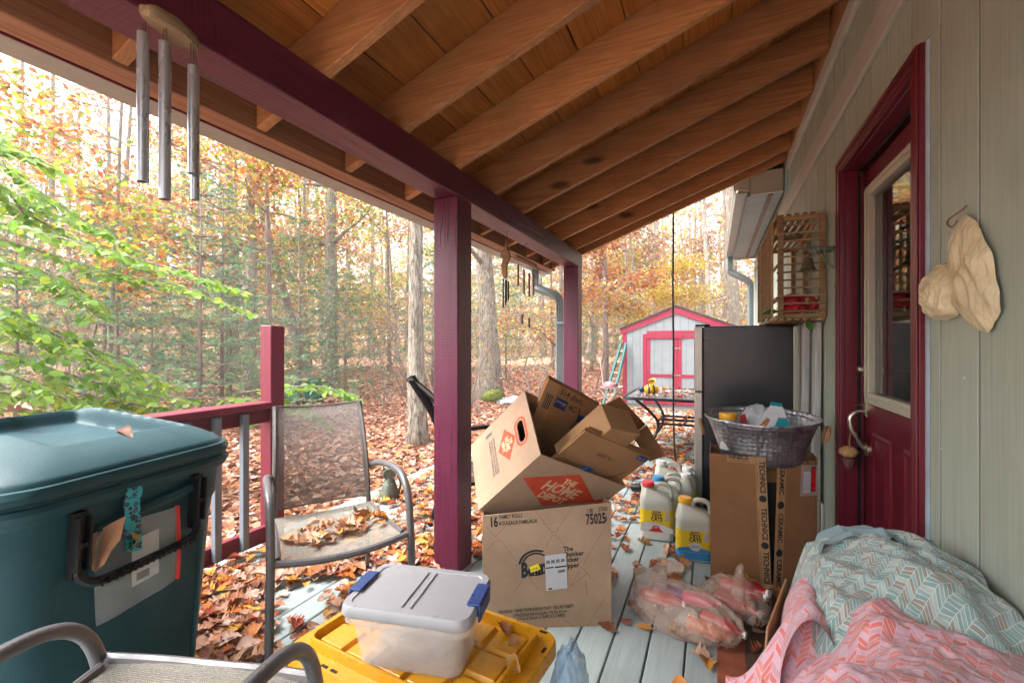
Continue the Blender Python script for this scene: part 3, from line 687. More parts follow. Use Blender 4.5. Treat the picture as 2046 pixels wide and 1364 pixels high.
# ---- moving box tipped into the carton
P0 = Vector((-.617, 1.642, .773)); e1 = Vector((-.163, .228, .223)); e2 = Vector((.261, .384, -.203)); e3 = Vector((-.31, .059, -.287))
hdb = thing('moving_box', 'open moving box with orange logo tipped on its side full of flattened boxes', 'box', P0 + e3 + e1 * .5 + e2 * .5)
th = .006; E1, E2, E3 = e1.normalized(), e2.normalized(), e3.normalized()
mb = MB()
mb.obox(P0, e1, e3, E2 * th)                                 # left face (holds the hand hole)
mb2 = MB().obox(P0 + E2 * th, e2 - E2 * th * 2, e3, E1 * th)  # front face
mb3 = MB().obox(P0 + e1 - E1 * th + E2 * th, e2 - E2 * th * 2, e3, E1 * th)
mb4 = MB().obox(P0 + e2 - E2 * th, e1, e3, E2 * th)
mb5 = MB().obox(P0 + e3 + E1 * th + E2 * th, e1 - E1 * 2 * th, e2 - E2 * 2 * th, -E3 * th)
# left face with a hand hole: ring of pieces around an obround
w1, w3 = e1.length, e3.length
def hole_panel(w, h, hc, hw, hh, th, o, a, b, n):
    """panel w x h with obround hole centred hc"""
    mb = MB(); N = 32; inner = []; outer = []
    for k in range(N):
        t = 2 * math.pi * k / N; c, s_ = math.cos(t), math.sin(t)
        ex = (hw - hh) if hw > hh else 0; ey = (hh - hw) if hh > hw else 0; r = min(hw, hh)
        inner.append((hc[0] + (ex if c > 0 else -ex) * (1 if abs(c) > 1e-6 else 0) + r * c, hc[1] + (ey if s_ > 0 else -ey) * (1 if abs(s_) > 1e-6 else 0) + r * s_))
        m_ = min(((w - hc[0]) / c if c > 1e-9 else (-hc[0]) / c if c < -1e-9 else 1e9), ((h - hc[1]) / s_ if s_ > 1e-9 else (-hc[1]) / s_ if s_ < -1e-9 else 1e9))
        outer.append([hc[0] + c * m_, hc[1] + s_ * m_])
    for cx_, cy_ in ((0, 0), (w, 0), (0, h), (w, h)):  # snap nearest ray to the corners
        k = min(range(N), key=lambda i: (outer[i][0] - cx_) ** 2 + (outer[i][1] - cy_) ** 2); outer[k] = [cx_, cy_]
    for off in (0, th):
        for L in (inner, outer): mb.v += [tuple(o + a * p[0] + b * p[1] + n * off) for p in L]
    for k in range(N):
        j = (k + 1) % N
        mb.f += [(k, j, N + j, N + k), (2 * N + k, 3 * N + k, 3 * N + j, 2 * N + j), (k, 2 * N + k, 2 * N + j, j), (N + k, N + j, 3 * N + j, 3 * N + k)]
    return mb
hside = part('side_panel', hole_panel(w1, w3, (w1 * .50, .075), .055, .021, th, P0, E1, E3, E2), CARD, hdb)
hfront = part('front_panel', mb2, CARD, hdb, bevel=.001); part('back_panel', mb3, CARD2, hdb, bevel=.001); part('far_panel', mb4, CARD2, hdb, bevel=.001); part('bottom_panel', mb5, CARD2, hdb)
part('orange_edge', MB().obox(P0 + e1 + E1 * .0008 + E3 * .14, E3 * .28, E2 * .02, E1 * .0005), PRINTO, hdb)
# print on the left face: frame  r along -e3 direction (towards mouth is right)?  seen from outside (-E2 side)
Lr, Lu = E1, -E3     # right-handed check: Lr x Lu must face -E2
if Lr.cross(Lu).dot(-E2) < 0: Lr = -Lr
def lp_(a, b): return P0 + E1 * a + E3 * b     # a across, b down from mouth
obr = [(p[0], p[1]) for p in [(.052 * math.cos(t) * 1.0 + (.022 if math.cos(t) > 0 else -.022), .040 * math.sin(t)) for t in np.linspace(0, 2 * math.pi, 32, endpoint=False)]]
ringpts = MB(); hc = lp_(w1 * .5, .075)
ro = [(.036 * math.cos(t) + (.036 if math.cos(t) > 0 else -.036), .038 * math.sin(t)) for t in np.linspace(.02, 2 * math.pi + .02, 32, endpoint=False)]
ri = [(.026 * math.cos(t) + (.036 if math.cos(t) > 0 else -.036), .026 * math.sin(t)) for t in np.linspace(.02, 2 * math.pi + .02, 32, endpoint=False)]
vs = [hc + E1 * p[0] + E3 * p[1] - E2 * .0008 for p in ro + ri]
part('orange_handle_print', MB().add(vs, [(k, (k + 1) % 32, 32 + (k + 1) % 32, 32 + k) for k in range(32)]), PRINTO, hdb)
dc = lp_(w1 * .50, .175)
decal(hside, [(-.085, 0), (0, -.062), (.085, 0), (0, .062)], PRINTO, dc, E1 if E1.cross(-E3).dot(-E2) > 0 else -E1, -E3)
LR = Lr
cream = emis_free('card_letters', C(206, 172, 138), .8)
for s_, dy, sz in (('THE', .022, .022), ('HOME', -.008, .036), ('DEPOT', -.032, .024)):
    txt(hside, s_, dc - E3 * dy, Lr, -E3, sz, cream, .72, .0016, eps=.0014, align='CENTER')
for i, s_ in enumerate(('ORDER MOVING BOXES AND', 'PACKING SUPPLIES ONLINE', 'HOMEDEPOT.COM/MOVING')):
    txt(hside, s_, lp_(w1 * .5, .262 + i * .016), Lr, -E3, .0165, emis_free('grey_print', C(88, 84, 82), .8) if i == 0 else bpy.data.materials['grey_print'], .9, .0002, align='CENTER')
decal(hside, rect(-.14, -.122, -.03, .016), bpy.data.materials['grey_print'], lp_(w1 * .5, .278), Lr, -E3)
# print on the front face (outside faces -E1)
Fr = E2 if E2.cross(-E3).dot(-E1) > 0 else -E2
fc = P0 + e2 * .48 + E3 * .15
decal(hfront, [(-.215, 0), (0, -.125), (.215, 0), (0, .125)], PRINTO, fc, Fr, -E3)
for s_, dy, sz in (('THE', .045, .046), ('HOME', -.024, .088), ('DEPOT', -.078, .058)):
    txt(hfront, s_, fc - E3 * dy, Fr, -E3, sz, cream, .8, .0026, eps=.0014, align='CENTER')
fc2 = P0 + e2 * .97 + E3 * .12
decal(hfront, [(-.05, -.02), (.005, -.055), (.005, .03)], PRINTO, fc2, Fr, -E3)
# flaps at the far rim
part('flap', MB().slab([P0 + e1 + e2 * .5, P0 + e1 + e2 * .99, P0 + e1 * .95 + e2 * 1.02 - e3 * .26, P0 + e1 + e2 * .52 - e3 * .24], .005), CARD2, hdb)

# ---- flattened boxes and a carton stuffed inside (world-space corners)
def quadbox(name, label, pts, th_, mat, cat='cardboard box'):
    t = thing(name, label, cat, Vector(pts[3]))
    p = part('panel', MB().slab(pts, th_), mat, t, bevel=.001); return t, p
TL = Vector((-.461, 1.733, .863)); TR = Vector((-.25, 2.037, .706))
t, p = quadbox('flattened_box', 'flattened cardboard box with blue tape in front in the moving box', [TL, TL + e3 * .8, TR + e3 * .8, TR], .006, CARD3)
F2 = (TR - TL).normalized(); Fu = -E3
if F2.cross(Fu).dot(E1) > 0: pass
part('inner_layer', MB().slab([q + E1 * .010 - E3 * .006 for q in (TL, TL + e3 * .8, TR + e3 * .8, TR)], .005).slab([q + E1 * .02 - E3 * .012 + F2 * .02 for q in (TL, TL + e3 * .8, TR + e3 * .8, TR)], .005), CARD2, t)
txt(p, '176 2WH', TL + F2 * .25 + E3 * .075, -F2, E3, .03, PRINTK, .8, .0002)
BT = plain('blue_tape', C(22, 110, 190), .35, var=.1)
decal(p, [(0, 0), (.055, 0), (.06, .035), (-.005, .035)], BT, TL + F2 * .155 + E3 * .205, F2, Fu, name='tape'); decal(p, [(.012, .010), (.03, .022), (.028, .028), (.008, .016)], PRINTW, TL + F2 * .155 + E3 * .205, F2, Fu, eps=.0012)
BT2 = plain('dark_blue_tape', C(44, 62, 120), .4)
decal(p, [(0, 0), (.065, 0), (.065, .03), (0, .03)], BT2, TR - F2 * .067 + E3 * .035, F2, Fu, name='tape'); txt(p, '16-17', TR - F2 * .062 + E3 * .03, F2, Fu, .022, PRINTW, .9, eps=.0013)
decal(p, line((.30, -.235), (.37, -.12), .005), PRINTK, TL, F2, Fu)
K = Vector((-.437, 1.889, .955))
t = thing('small_carton', 'plain tan carton with clear tape inside the moving box', 'box', K + e3 * .7)
p = part('carton_body', MB().obox(K, e3 * .72, E2 * .15 - E3 * .03, -E1 * .14), CARD3, t, bevel=.002)
decal(p, [(0, 0), (.075, .0), (.07, .05), (0, .05)], plain('clear_tape', C(190, 156, 112), .15, var=.1), K - E1 * .11 + E3 * .1, E1, -E3, name='tape')
txt(p, 'K', K - E1 * .09 + E3 * .16, E1, -E3, .03, PRINTK)
A = Vector((-.646, 1.824, 1.055)); B = Vector((-.481, 2.08, .914)); dn = (Vector((-.771, 1.934, .851)) - A) * 1.7
t, p = quadbox('flattened_box', 'flattened box with handwritten numbers standing at the back of the moving box', [A, A + dn, B + dn, B], .03, CARD2)
ar = (B - A).normalized(); au = -dn.normalized(); an = ar.cross(au)
if an.dot(Vector((0, 0, 1.2)) - A) < 0: an = -an
def ap(x, y): return A + ar * x + dn.normalized() * y
decal(p, rect(0, .07, -.3, 0), CARD3, ap(.0, .0), ar, au, eps=.0008, name='folded_strip')
txt(p, '514 diam...', ap(.085, .045), ar, au, .05, PRINTK, .75, .0006); txt(p, '4C', ap(.165, .105), ar, au, .05, PRINTK, .8, .0006)
decal(p, rect(.08, .15, -.125, -.065), PRINTB, ap(0, 0), ar, au, eps=.0009); txt(p, 'delivered', ap(.145, .082), -ar, -au, .02, PRINTW, .8, eps=.0014); txt(p, 'Direct', ap(.145, .098), -ar, -au, .016, PRINTO, .8, eps=.0014)
decal(p, rect(.24, .29, -.15, -.10), PRINTB, ap(0, 0), ar, au, eps=.0009)
for k in range(4): decal(p, rect(.02 + k * .011, .026 + k * .011, -.16, -.07), PRINTK, ap(0, 0), ar, au, eps=.0013)
for k in range(9):
    t0_, t1_ = k / 9, (k + 1) / 9; f_ = lambda s: (.225 + .018 * math.sin(s * 3.1), -.065 - .14 * s); decal(p, line(f_(t0_), f_(t1_), .006), PRINTK, ap(0, 0), ar, au, eps=.001)
for nm, lb, q in (('cardboard_flap', 'brown cardboard flap sticking up behind the small carton', [(-.469, 2.057, .917), (-.44, 2.30, .69), (-.304, 2.28, .81), (-.391, 2.067, .964)]),
                  ('cardboard_flap', 'long cardboard flap hanging over the right end of the moving box', [(-.353, 2.169, .772), (-.30, 2.40, .60), (-.22, 2.393, .64), (-.282, 2.168, .825)])):
    o = part(nm, MB().slab(q, .008), CARD2 if 'behind' in lb else CARD3, None, bevel=.001); tag(o, lb, 'cardboard', 'loose cardboard in the moving box')

# ---- yellow lidded tote with clear bin on top
YEL = plain('yellow_lid_plastic', C(192, 134, 12), .3, var=.06, bump=.05, dirt=C(190, 140, 30), dirt_amt=.25, spec=.5)
tote = thing('storage_tote', 'black storage tote with yellow ribbed lid under the clear bin', 'tote', (-.73, 1.03, 0), R(-5))
part('body', loft(MB(), [rr(.50, .30, .03, 4, z=0), rr(.56, .36, .03, 4, z=.3), rr(.59, .39, .03, 4, z=.305), rr(.59, .39, .03, 4, z=.345)]), BLACKP, tote, smooth=True, local=True)
W_, D_ = .64, .43
lidm = MB(); loft(lidm, [rr(W_ - .01, D_ - .01, .045, 6, z=.335), rr(W_, D_, .05, 6, z=.34), rr(W_, D_, .05, 6, z=.372), rr(W_ - .008, D_ - .008, .048, 6, z=.38), rr(W_ - .085, D_ - .085, .03, 6, z=.38), rr(W_ - .09, D_ - .09, .03, 6, z=.405), rr(W_ - .105, D_ - .105, .028, 6, z=.405), rr(W_ - .115, D_ - .115, .025, 6, z=.378)], cap0=True)
part('lid', lidm, YEL, tote, smooth=True, local=True)
for i in range(5):
    for j in range(3):
        x = -.256 + i * .1045; y = -.145 + j * .1; part('lid_rib', MB().add([(x, y, .378), (x + .094, y, .378), (x + .094, y + .09, .378), (x, y + .09, .378), (x + .006, y + .006, .389), (x + .088, y + .006, .389), (x + .088, y + .084, .389), (x + .006, y + .084, .389)], [(4, 5, 6, 7), (0, 1, 5, 4), (1, 2, 6, 5), (2, 3, 7, 6), (3, 0, 4, 7)]), YEL, tote, local=True, bevel=.002, seg=2)
for x, y, r_ in ((-.304, .12, 90), (-.304, .06, 90), (-.16, -.199, 0), (-.125, -.199, 0), (.27, .199, 0), (.304, .13, 90), (.304, -.12, 90), (.1, .199, 0), (-.1, .199, 0)):
    a, b = (.011, .004) if r_ == 0 else (.004, .011)
    part('lid_slot', MB().box(x - a, x + a, y - b, y + b, .3795, .3812), BLACKP, tote, local=True)
CLR = NT('clear_bin_plastic'); CLR.set(Base_Color=(.95, .93, .92, 1), Roughness=.18, IOR=1.3); CLR.b.inputs['Transmission Weight'].default_value = .55
CLR.set(Alpha=.30); v = CLR.coords(); CLR.bump(CLR.noise(v, 9, 3), .15, .004)
cb = thing('clear_bin', 'small clear bin with white lid and blue latches on the yellow tote', 'bin', (-.712, .985, .39), R(12))
part('body', loft(MB(), [rr(.27, .165, .03, 6, z=.001), rr(.305, .20, .035, 6, z=.115), rr(.335, .225, .035, 6, z=.118), rr(.335, .225, .035, 6, z=.14), rr(.331, .221, .034, 6, z=.14), rr(.331, .221, .034, 6, z=.121), rr(.30, .195, .033, 6, z=.118), rr(.264, .16, .028, 6, z=.005)]), CLR.m, cb, smooth=True, local=True)
WLID = plain('white_lid_plastic', C(146, 146, 150), .38, var=.03, bump=.08)
lm = loft(MB(), [rr(.34, .232, .035, 6, z=.136), rr(.345, .237, .036, 6, z=.14), rr(.343, .235, .036, 6, z=.155), rr(.333, .225, .033, 6, z=.163), rr(.30, .195, .02, 6, z=.163), rr(.296, .191, .02, 6, z=.160)])
part('lid', lm, WLID, cb, smooth=True, local=True)
for x in (-.012, .012): part('lid_groove', MB().tube([(x, -.085, .161), (x, .085, .161)], .0035, 6), plain('lid_groove', C(150, 150, 156), .4, var=.02, bump=0) if x < 0 else bpy.data.materials['lid_groove'], cb, smooth=True, local=True)
BLU = plain('blue_latch_plastic', C(24, 56, 116), .35, var=.05, bump=0)
for s_ in (-1, 1): part('latch', MB().box(min(s_ * .145, s_ * .180), max(s_ * .145, s_ * .180), -.05, .05, .1635, .170).box(min(s_ * .174, s_ * .181), max(s_ * .174, s_ * .181), -.05, .05, .125, .1632), BLU, cb, local=True, bevel=.003, seg=2)
def blob(c, ax, amp, fr, nu=40, nv=24, seed=0, flat=None, pinch=0, ridge=True):
    mb = MB(); ax = [Vector(a) for a in ax]; c = Vector(c)
    def fn(a, b):
        th_, ph = 2 * math.pi * a, math.pi * (b - .5)
        d = Vector((math.cos(ph) * math.cos(th_), math.cos(ph) * math.sin(th_), math.sin(ph)))
        n1 = mnoise.noise(d * fr + Vector((seed, 0, 0))); n2 = mnoise.noise(d * fr * 2.7 + Vector((0, seed, 3)))
        k = 1 + amp * ((1 - 2 * abs(n1)) * .6 + n2 * .5 if ridge else n1)
        p = c + ax[0] * d.x * k + ax[1] * d.y * k + ax[2] * (max(d.z, 0) ** .9 * (1 + pinch * max(0, d.z)) if d.z > 0 else d.z) * k
        if flat is not None and p.z < flat: p.z = flat + .0005 * n2
        return p
    return mb.grid(fn, nu, nv)
part('contents', blob((.0, 0, .055), ((.10, 0, 0), (0, .065, 0), (0, 0, .05)), .3, 2.5, seed=4), FILM.m, cb, smooth='all', local=True)
BLUF = NT('blue_film'); BLUF.set(Base_Color=C(140, 182, 212), Roughness=.25); v = BLUF.coords(); BLUF.set(Alpha=BLUF.rng(BLUF.noise(v, 10, 4), .3, .7, .3, .7)); BLUF.bump(BLUF.noise(v, 30, 5), .8, .01)
o = part('plastic_bag', blob((-.366, 1.20, .16), ((.05, .015, 0), (-.015, .11, 0), (0, 0, .19)), .2, 2.0, 60, 40, seed=9, flat=.003), BLUF.m, None, smooth='all'); tag(o, 'crumpled translucent blue plastic bag beside the yellow lidded tote', 'bag')

# ---- litter jugs
JUG = NT('milky_plastic'); JUG.set(Base_Color=C(178, 180, 168), Roughness=.35); JUG.b.inputs['Subsurface Weight'].default_value = .15; v = JUG.coords(); JUG.bump(JUG.noise(v, 12, 3), .1, .004)
YLAB = emis_free('yellow_label', C(206, 174, 8), .5); WLAB = emis_free('white_label', C(186, 186, 182), .5); BLAB = emis_free('blue_label', C(30, 122, 178), .5); GLAB = emis_free('grey_label', C(150, 152, 156), .5); RLAB = emis_free('red_label', C(170, 24, 36), .5)
def jug(label, loc, rz, cap, kind, sc_=1.0):
    t = thing('litter_jug', label, 'jug', loc, R(rz), 'cat litter jugs'); t.scale = (sc_,) * 3
    L = [rr(.17, .105, .03, 6, z=0), rr(.182, .118, .032, 6, z=.008), rr(.184, .12, .032, 6, z=.03), rr(.18, .116, .03, 6, z=.05), rr(.18, .116, .03, 6, z=.19), rr(.184, .12, .032, 6, z=.205), rr(.18, .118, .032, 6, z=.225)]
    L += [rr(.155, .105, .035, 6, cx=-.008, z=.25), rr(.105, .085, .035, 6, cx=-.03, z=.268), rr(.066, .06, .028, 6, cx=-.045, z=.282), rr(.056, .056, .0275, 6, cx=-.045, z=.30)]
    part('body', loft(MB(), L), JUG.m, t, smooth=True, local=True, ang=35)
    part('handle', MB().tube([Vector(p) for p in bez([(-.012, 0, .262), (-.004, 0, .295), (.02, 0, .312), (.055, 0, .308), (.076, 0, .29), (.082, 0, .255), (.08, 0, .225)], 5)], .0125, 10, sq=1), JUG.m, t, smooth=True, local=True)
    part('cap', MB().lathe([(.001, .292), (.032, .292), (.034, .296), (.034, .316), (.031, .322), (.001, .322)], 20, c=(-.045, 0, 0)), cap, t, smooth=True, local=True)
    if kind:
        zt = .175 if kind == 1 else .165
        part('lower_label', loft(MB(), [rr(.186, .122, .0327, 6, z=.0125), rr(.186, .122, .0327, 6, z=.03), rr(.1825, .1185, .0312, 6, z=.0515)], False, False), WLAB if kind == 1 else BLAB, t, smooth=True, local=True)
        lb = part('label_wrap', loft(MB(), [rr(.1855, .1215, .0325, 6, z=.012), rr(.1855, .1215, .0325, 6, z=.03), rr(.1820, .118, .031, 6, z=.052), rr(.1820, .118, .031, 6, z=zt)], False, False), YLAB, t, smooth=True, local=True)
        fo = Vector((-.09, -.0592, 0)); RX, UZ = (1, 0, 0), (0, 0, 1); kw = dict(local=True)
        txt(lb, 'TIDY', fo + Vector((.09, 0, zt - .036)), RX, UZ, .026, PRINTK, 1.0, .0011, align='CENTER', **kw); txt(lb, 'CATS', fo + Vector((.09, 0, zt - .056)), RX, UZ, .026, PRINTK, 1.0, .0011, align='CENTER', **kw)
        decal(lb, rect(.068, .112, zt - .013, zt - .004), PRINTK, fo, RX, UZ, **kw); txt(lb, 'PURINA', fo + Vector((.094, 0, zt - .0115)), RX, UZ, .0085, PRINTW, 1.1, align='CENTER', eps=.0013, **kw); decal(lb, rect(.069, .076, zt - .012, zt - .005), RLAB, fo, RX, UZ, eps=.0012, **kw)
        decal(lb, rect(.062, .118, zt - .0625, zt - .061), PRINTK, fo, RX, UZ, **kw); decal(lb, rect(.136, .156, zt - .055, zt - .006), GLAB, fo, RX, UZ, **kw)
        if kind == 1:
            decal(lb, [(.002, .053), (.178, .053), (.178, .058)] + [(.178 - .176 * k / 12, .058 + .05 * math.sin(math.pi * (.12 + .55 * k / 12))) for k in range(13)], WLAB, fo, RX, UZ, eps=.0009, **kw)
            txt(lb, 'LightWeight', fo + Vector((.086, 0, .096)), RX, UZ, .0155, GLAB, 1., align='CENTER', eps=.0014, **kw)
            decal(lb, [(.045, .056), (.128, .056)] + [(.128 - .083 * k / 10, .056 + .024 * math.sin(math.pi * k / 10)) for k in range(1, 10)], RLAB, fo, RX, UZ, eps=.0014, **kw); decal(lb, ell(.086, .078, .021, .014, 16), RLAB, fo, RX, UZ, eps=.0016, **kw)
            txt(lb, '24/7', fo + Vector((.086, 0, .077)), RX, UZ, .012, PRINTW, 1, .0004, align='CENTER', eps=.002, **kw)
        else:
            decal(lb, [(.003, .0535), (.178, .0535)] + [(.178 - .175 * k / 12, .058 + .022 * math.sin(math.pi * (.1 + .75 * k / 12))) for k in range(13)], BLAB, fo, RX, UZ, eps=.0009, **kw)
            decal(lb, ell(.092, .082, .03, .022), WLAB, fo, RX, UZ, eps=.0013, **kw); txt(lb, 'glade', fo + Vector((.092, 0, .078)), RX, UZ, .02, PRINTB, 1, align='CENTER', eps=.0017, shear=.15, **kw); decal(lb, ell(.122, .068, .011, .010, 14), BLAB, fo, RX, UZ, eps=.0017, **kw)
    return t
capc = {n: plain('cap_' + n, c, .4, var=.05, bump=0) for n, c in dict(red=C(214, 50, 70), yellow=C(224, 164, 28), blue=C(48, 150, 214), white=C(226, 226, 226)).items()}
jug('white litter jug with red cap and yellow label, front left of the jugs', (-.325, 2.925, 0), 8, capc['red'], 1, 1.08)
jug('white litter jug with yellow cap and glade label beside the tile carton', (-.10, 2.735, 0), 8, capc['yellow'], 2, 1.05)
jug('litter jug with blue cap right behind the red capped jug', (-.285, 3.10, 0), 10, capc['blue'], 1, 1.05)
jug('litter jug with white cap behind the blue capped jug', (-.215, 3.27, 0), 190, capc['white'], 1, 1.02)
jug('litter jug at the right back with white cap against the leaves', (-.175, 3.46, 0), 100, capc['white'], 1, 1.05)
jug('rearmost litter jug showing only its handle and cap', (-.31, 3.52, 0), 5, capc['white'], 0, 1.05)

# ---- tall tile carton
tc_ = thing('tile_carton', 'tall brown tile carton with printed tape seams under the metal tub', 'carton', (.23, 2.62, 0))
cw_ = part('carton_wall', MB().obox((-.012, 2.50, 0), (.004, 0, 0), (0, .27, 0), (-.004, 0, .655)).obox((.47, 2.655, 0), (.004, 0, 0), (0, .12, 0), (0, 0, .64)).obox((-.01, 2.77, 0), (.48, 0, 0), (0, .004, 0), (0, 0, .64)).obox((-.008, 2.505, .001), (.475, .1, 0), (0, .15, 0), (0, 0, .004)), CARD2, tc_)
f1r = Vector((.27, .029, 0)).normalized(); f1u = Vector((-.04, -.01, 1)).normalized(); o1 = Vector((.262, 2.525, 0)); f2r = Vector((.2, .125, 0)).normalized(); f2u = Vector((.03, .018, 1)).normalized(); o2 = Vector((.272, 2.53, 0))
fl1 = part('front_flap', MB().slab([o1 - f1r * .27, o1, o1 + f1u * .648, o1 - f1r * .255 + f1u * .652], .006), CARD2, tc_, bevel=.001)
fl2 = part('front_flap', MB().slab([o2, o2 + f2r * .236, o2 + f2r * .205 + f2u * .628, o2 + f2u * .638], .006), CARD2, tc_, bevel=.001)
part('gap_shade_strip', MB().obox((.20, 2.56, .01), (.12, .05, 0), (0, .004, 0), (0, 0, .50)), GAPSHADE, tc_)  # black strip painted in for the shade inside the open carton
part('inner_board', MB().obox((.15, 2.575, .40), (.2, .08, 0), (0, .004, 0), (0, 0, .21)), CARD2, tc_)
f1r = Vector((.27, .029, 0)).normalized(); TAPE = cardboard('printed_paper_tape', C(178, 140, 98))
f1u = Vector((-.04, -.01, 1)).normalized()
o1 = Vector((.262, 2.525, 0))
decal(fl1, [(-.048, .0), (-.001, .0), (-.001, .648), (-.048, .648)], TAPE, o1, f1r, f1u, eps=.0006, name='tape'); decal(fl1, rect(-.175, -.05, .615, .648), TAPE, o1, f1r, f1u, eps=.0007, name='tape')
f2r = Vector((.2, .125, 0)).normalized(); f2u = Vector((.03, .018, 1)).normalized(); o2 = Vector((.272, 2.53, 0))
decal(fl2, [(.001, 0), (.045, 0), (.045, .638), (.001, .638)], TAPE, o2, f2r, f2u, eps=.0006, name='tape'); decal(fl2, rect(.046, .16, .60, .632), TAPE, o2, f2r, f2u, eps=.0007, name='tape')
for k, zz in enumerate((.63, .40, .185)):
    txt(fl1, 'TECHNICS', o1 + f1r * (-.030) + f1u * zz, -f1u, f1r, .034, PRINTK, .98, .0010, eps=.0012); decal(fl1, ell(-.021, zz - .185, .017, .017, 16), PRINTK, o1, f1r, f1u, eps=.0012)
    txt(fl1, 'A PARAMOUNT GLOBAL SURFACES COMPANY', o1 + f1r * (-.045) + f1u * zz, -f1u, f1r, .008, PRINTK, .85, eps=.0012)
    zz2 = (.61, .375, .15)[k]
    txt(fl2, 'CERAMIC', o2 + f2r * .012 + f2u * (zz2 - .0), -f2u, f2r, .036, PRINTK, .95, .0010, eps=.0012); decal(fl2, ell(.022, zz2 - .195, .018, .019, 16), PRINTK, o2, f2r, f2u, eps=.0012)
    txt(fl2, 'LTD', o2 + f2r * .012 + f2u * (zz2 - .153), -f2u, f2r, .015, PRINTK, .9, eps=.0012)
txt(fl1, 'HNICS', o1 + f1r * (-.165) + f1u * .632, f1r, f1u, .03, PRINTK, 1, .001, eps=.0014); txt(fl1, 'SURFACES COMPANY', o1 + f1r * (-.165) + f1u * .62, f1r, f1u, .0095, PRINTK, 1, eps=.0014)
txt(fl2, 'ECHNICS', o2 + f2r * .05 + f2u * .612, f2r, f2u, .028, PRINTK, 1, .001, eps=.0014); txt(fl2, 'GLOBAL SURFACES', o2 + f2r * .05 + f2u * .602, f2r, f2u, .009, PRINTK, 1, eps=.0014)
pk = thing('packing_slip', 'clear packing slip pouch with red strip on the tile carton', 'pouch', o2 + f2r * .17 + f2u * .48)
decal(pk, rect(.125, .218, .455, .605), PRINTW if False else plain('pouch_film', C(168, 150, 138), .2, var=.1), o2, f2r, f2u, eps=.0012, name='pouch'); decal(pk, rect(.14, .18, .47, .575), PRINTW, o2, f2r, f2u, eps=.0018, name='slip'); decal(pk, rect(.182, .208, .475, .598), PRINTK, o2, f2r, f2u, eps=.0018, name='strip'); decal(pk, rect(.185, .205, .481, .592), emis_free('red_strip', C(206, 20, 24), .3), o2, f2r, f2u, eps=.0023, name='strip')
for k in range(7): decal(pk, rect(.145, .175, .482 + k * .012, .4835 + k * .012), PRINTK, o2, f2r, f2u, eps=.0023)
decal(fl2, rect(.20, .228, .02, .085), PRINTW, o2, f2r, f2u, name='sticker')
for k in range(9): decal(fl2, rect(.203, .215, .026 + k * .006, .029 + k * .006), PRINTK, o2, f2r, f2u, eps=.0012, name='barcode_bar')
for q in () and ([(-.25, .42), (-.17, .40), (-.155, .385), (-.06, .375)], [(-.155, .385), (-.16, .15)]):
    for a, b in zip(q[:-1], q[1:]): decal(fl1, line(a, b, .0025), CARDP, o1, f1r, f1u, eps=.0005, name='crease')
for q in () and ([(.17, .40), (.215, .46)], [(.165, .40), (.168, .1)], [(.05, .39), (.165, .40)]):
    for a, b in zip(q[:-1], q[1:]): decal(fl2, line(a, b, .0025), CARDP, o2, f2r, f2u, eps=.0005, name='crease')

# ---- galvanised tub with hammered scales
gm_ = NT('galvanised_scales'); v = gm_.coords((1, 1, 1), False); vo = gm_.n('ShaderNodeTexVoronoi'); vo.inputs['Scale'].default_value = 46; vo.inputs['Randomness'].default_value = .45; gm_.l(v, vo.inputs['Vector'])
gcol = gm_.mix(gm_.rng(gm_.noise(v, 9, 5, .65), .3, .7, 0, 1), C(140, 142, 148), C(196, 198, 204)); gcol = gm_.mix(gm_.rng(vo.outputs['Distance'], .25, .62, 0, .22), gcol, C(84, 86, 92))
gm_.set(Base_Color=gcol, Metallic=.85, Roughness=gm_.rng(gm_.noise(v, 20, 3), .3, .7, .28, .5)); gm_.bump(vo.outputs['Distance'], .6, .006)
tub = thing('metal_tub', 'oval galvanised metal tub with rope handles on the tile carton', 'tub', (.225, 2.64, .60))
tl = R(9)
def tubp(a, f, z):
    x = .265 * f * math.cos(a); y = .165 * f * math.sin(a); z_ = z + y * math.tan(tl)
    return Vector((.225 + x, 2.645 + y, .60 + z_))
prof = [(.02, .012), (.66, .012), (.70, .018), (.76, .07), (.86, .15), (.96, .218), (1.0, .222), (1.015, .228), (1.005, .236), (.985, .234), (.975, .224), (.93, .20), (.84, .14), (.74, .065), (.67, .028), (.02, .024)]
part('tub_shell', loft(MB(), [[tubp(2 * math.pi * k / 56, f, z) for k in range(56)] for f, z in prof], False, False), gm_.m, tub, smooth=True, ang=60)
ROPE = plain('rope', C(176, 136, 92), .85, var=.25, vscale=60, bump=.8, bscale=220)
for s_ in (-1, 1):
    c_ = tubp(0 if s_ > 0 else math.pi, 1.02, .16); part('rope_handle', MB().tube([c_ + Vector((s_ * (.012 + .01 * math.sin(a)), .045 * math.cos(a), .038 * math.sin(a))) for a in np.linspace(0, 6.28, 18, endpoint=False)], .008, 8, closed=True), ROPE, tub, smooth=True)
FILM2 = NT('soft_clear_film'); FILM2.set(Base_Color=(.62, .64, .66, 1), Roughness=.3, Alpha=.4); v = FILM2.coords(); FILM2.bump(FILM2.noise(v, 10, 2), .5, .01)
jr = thing('yellow_lid_jar', 'jar with yellow screw lid in the metal tub', 'jar', (.05, 2.615, .64))
part('jar_body', MB().lathe([(.001, .64), (.04, .64), (.04, .80), (.036, .81)], 20, (.072, 2.60, .02)), WLAB, jr, smooth=True); part('lid', MB().lathe([(.042, .795), (.045, .80), (.045, .822), (.042, .828), (.001, .828)], 24, (.072, 2.60, .02)), capc['yellow'], jr, smooth=True)
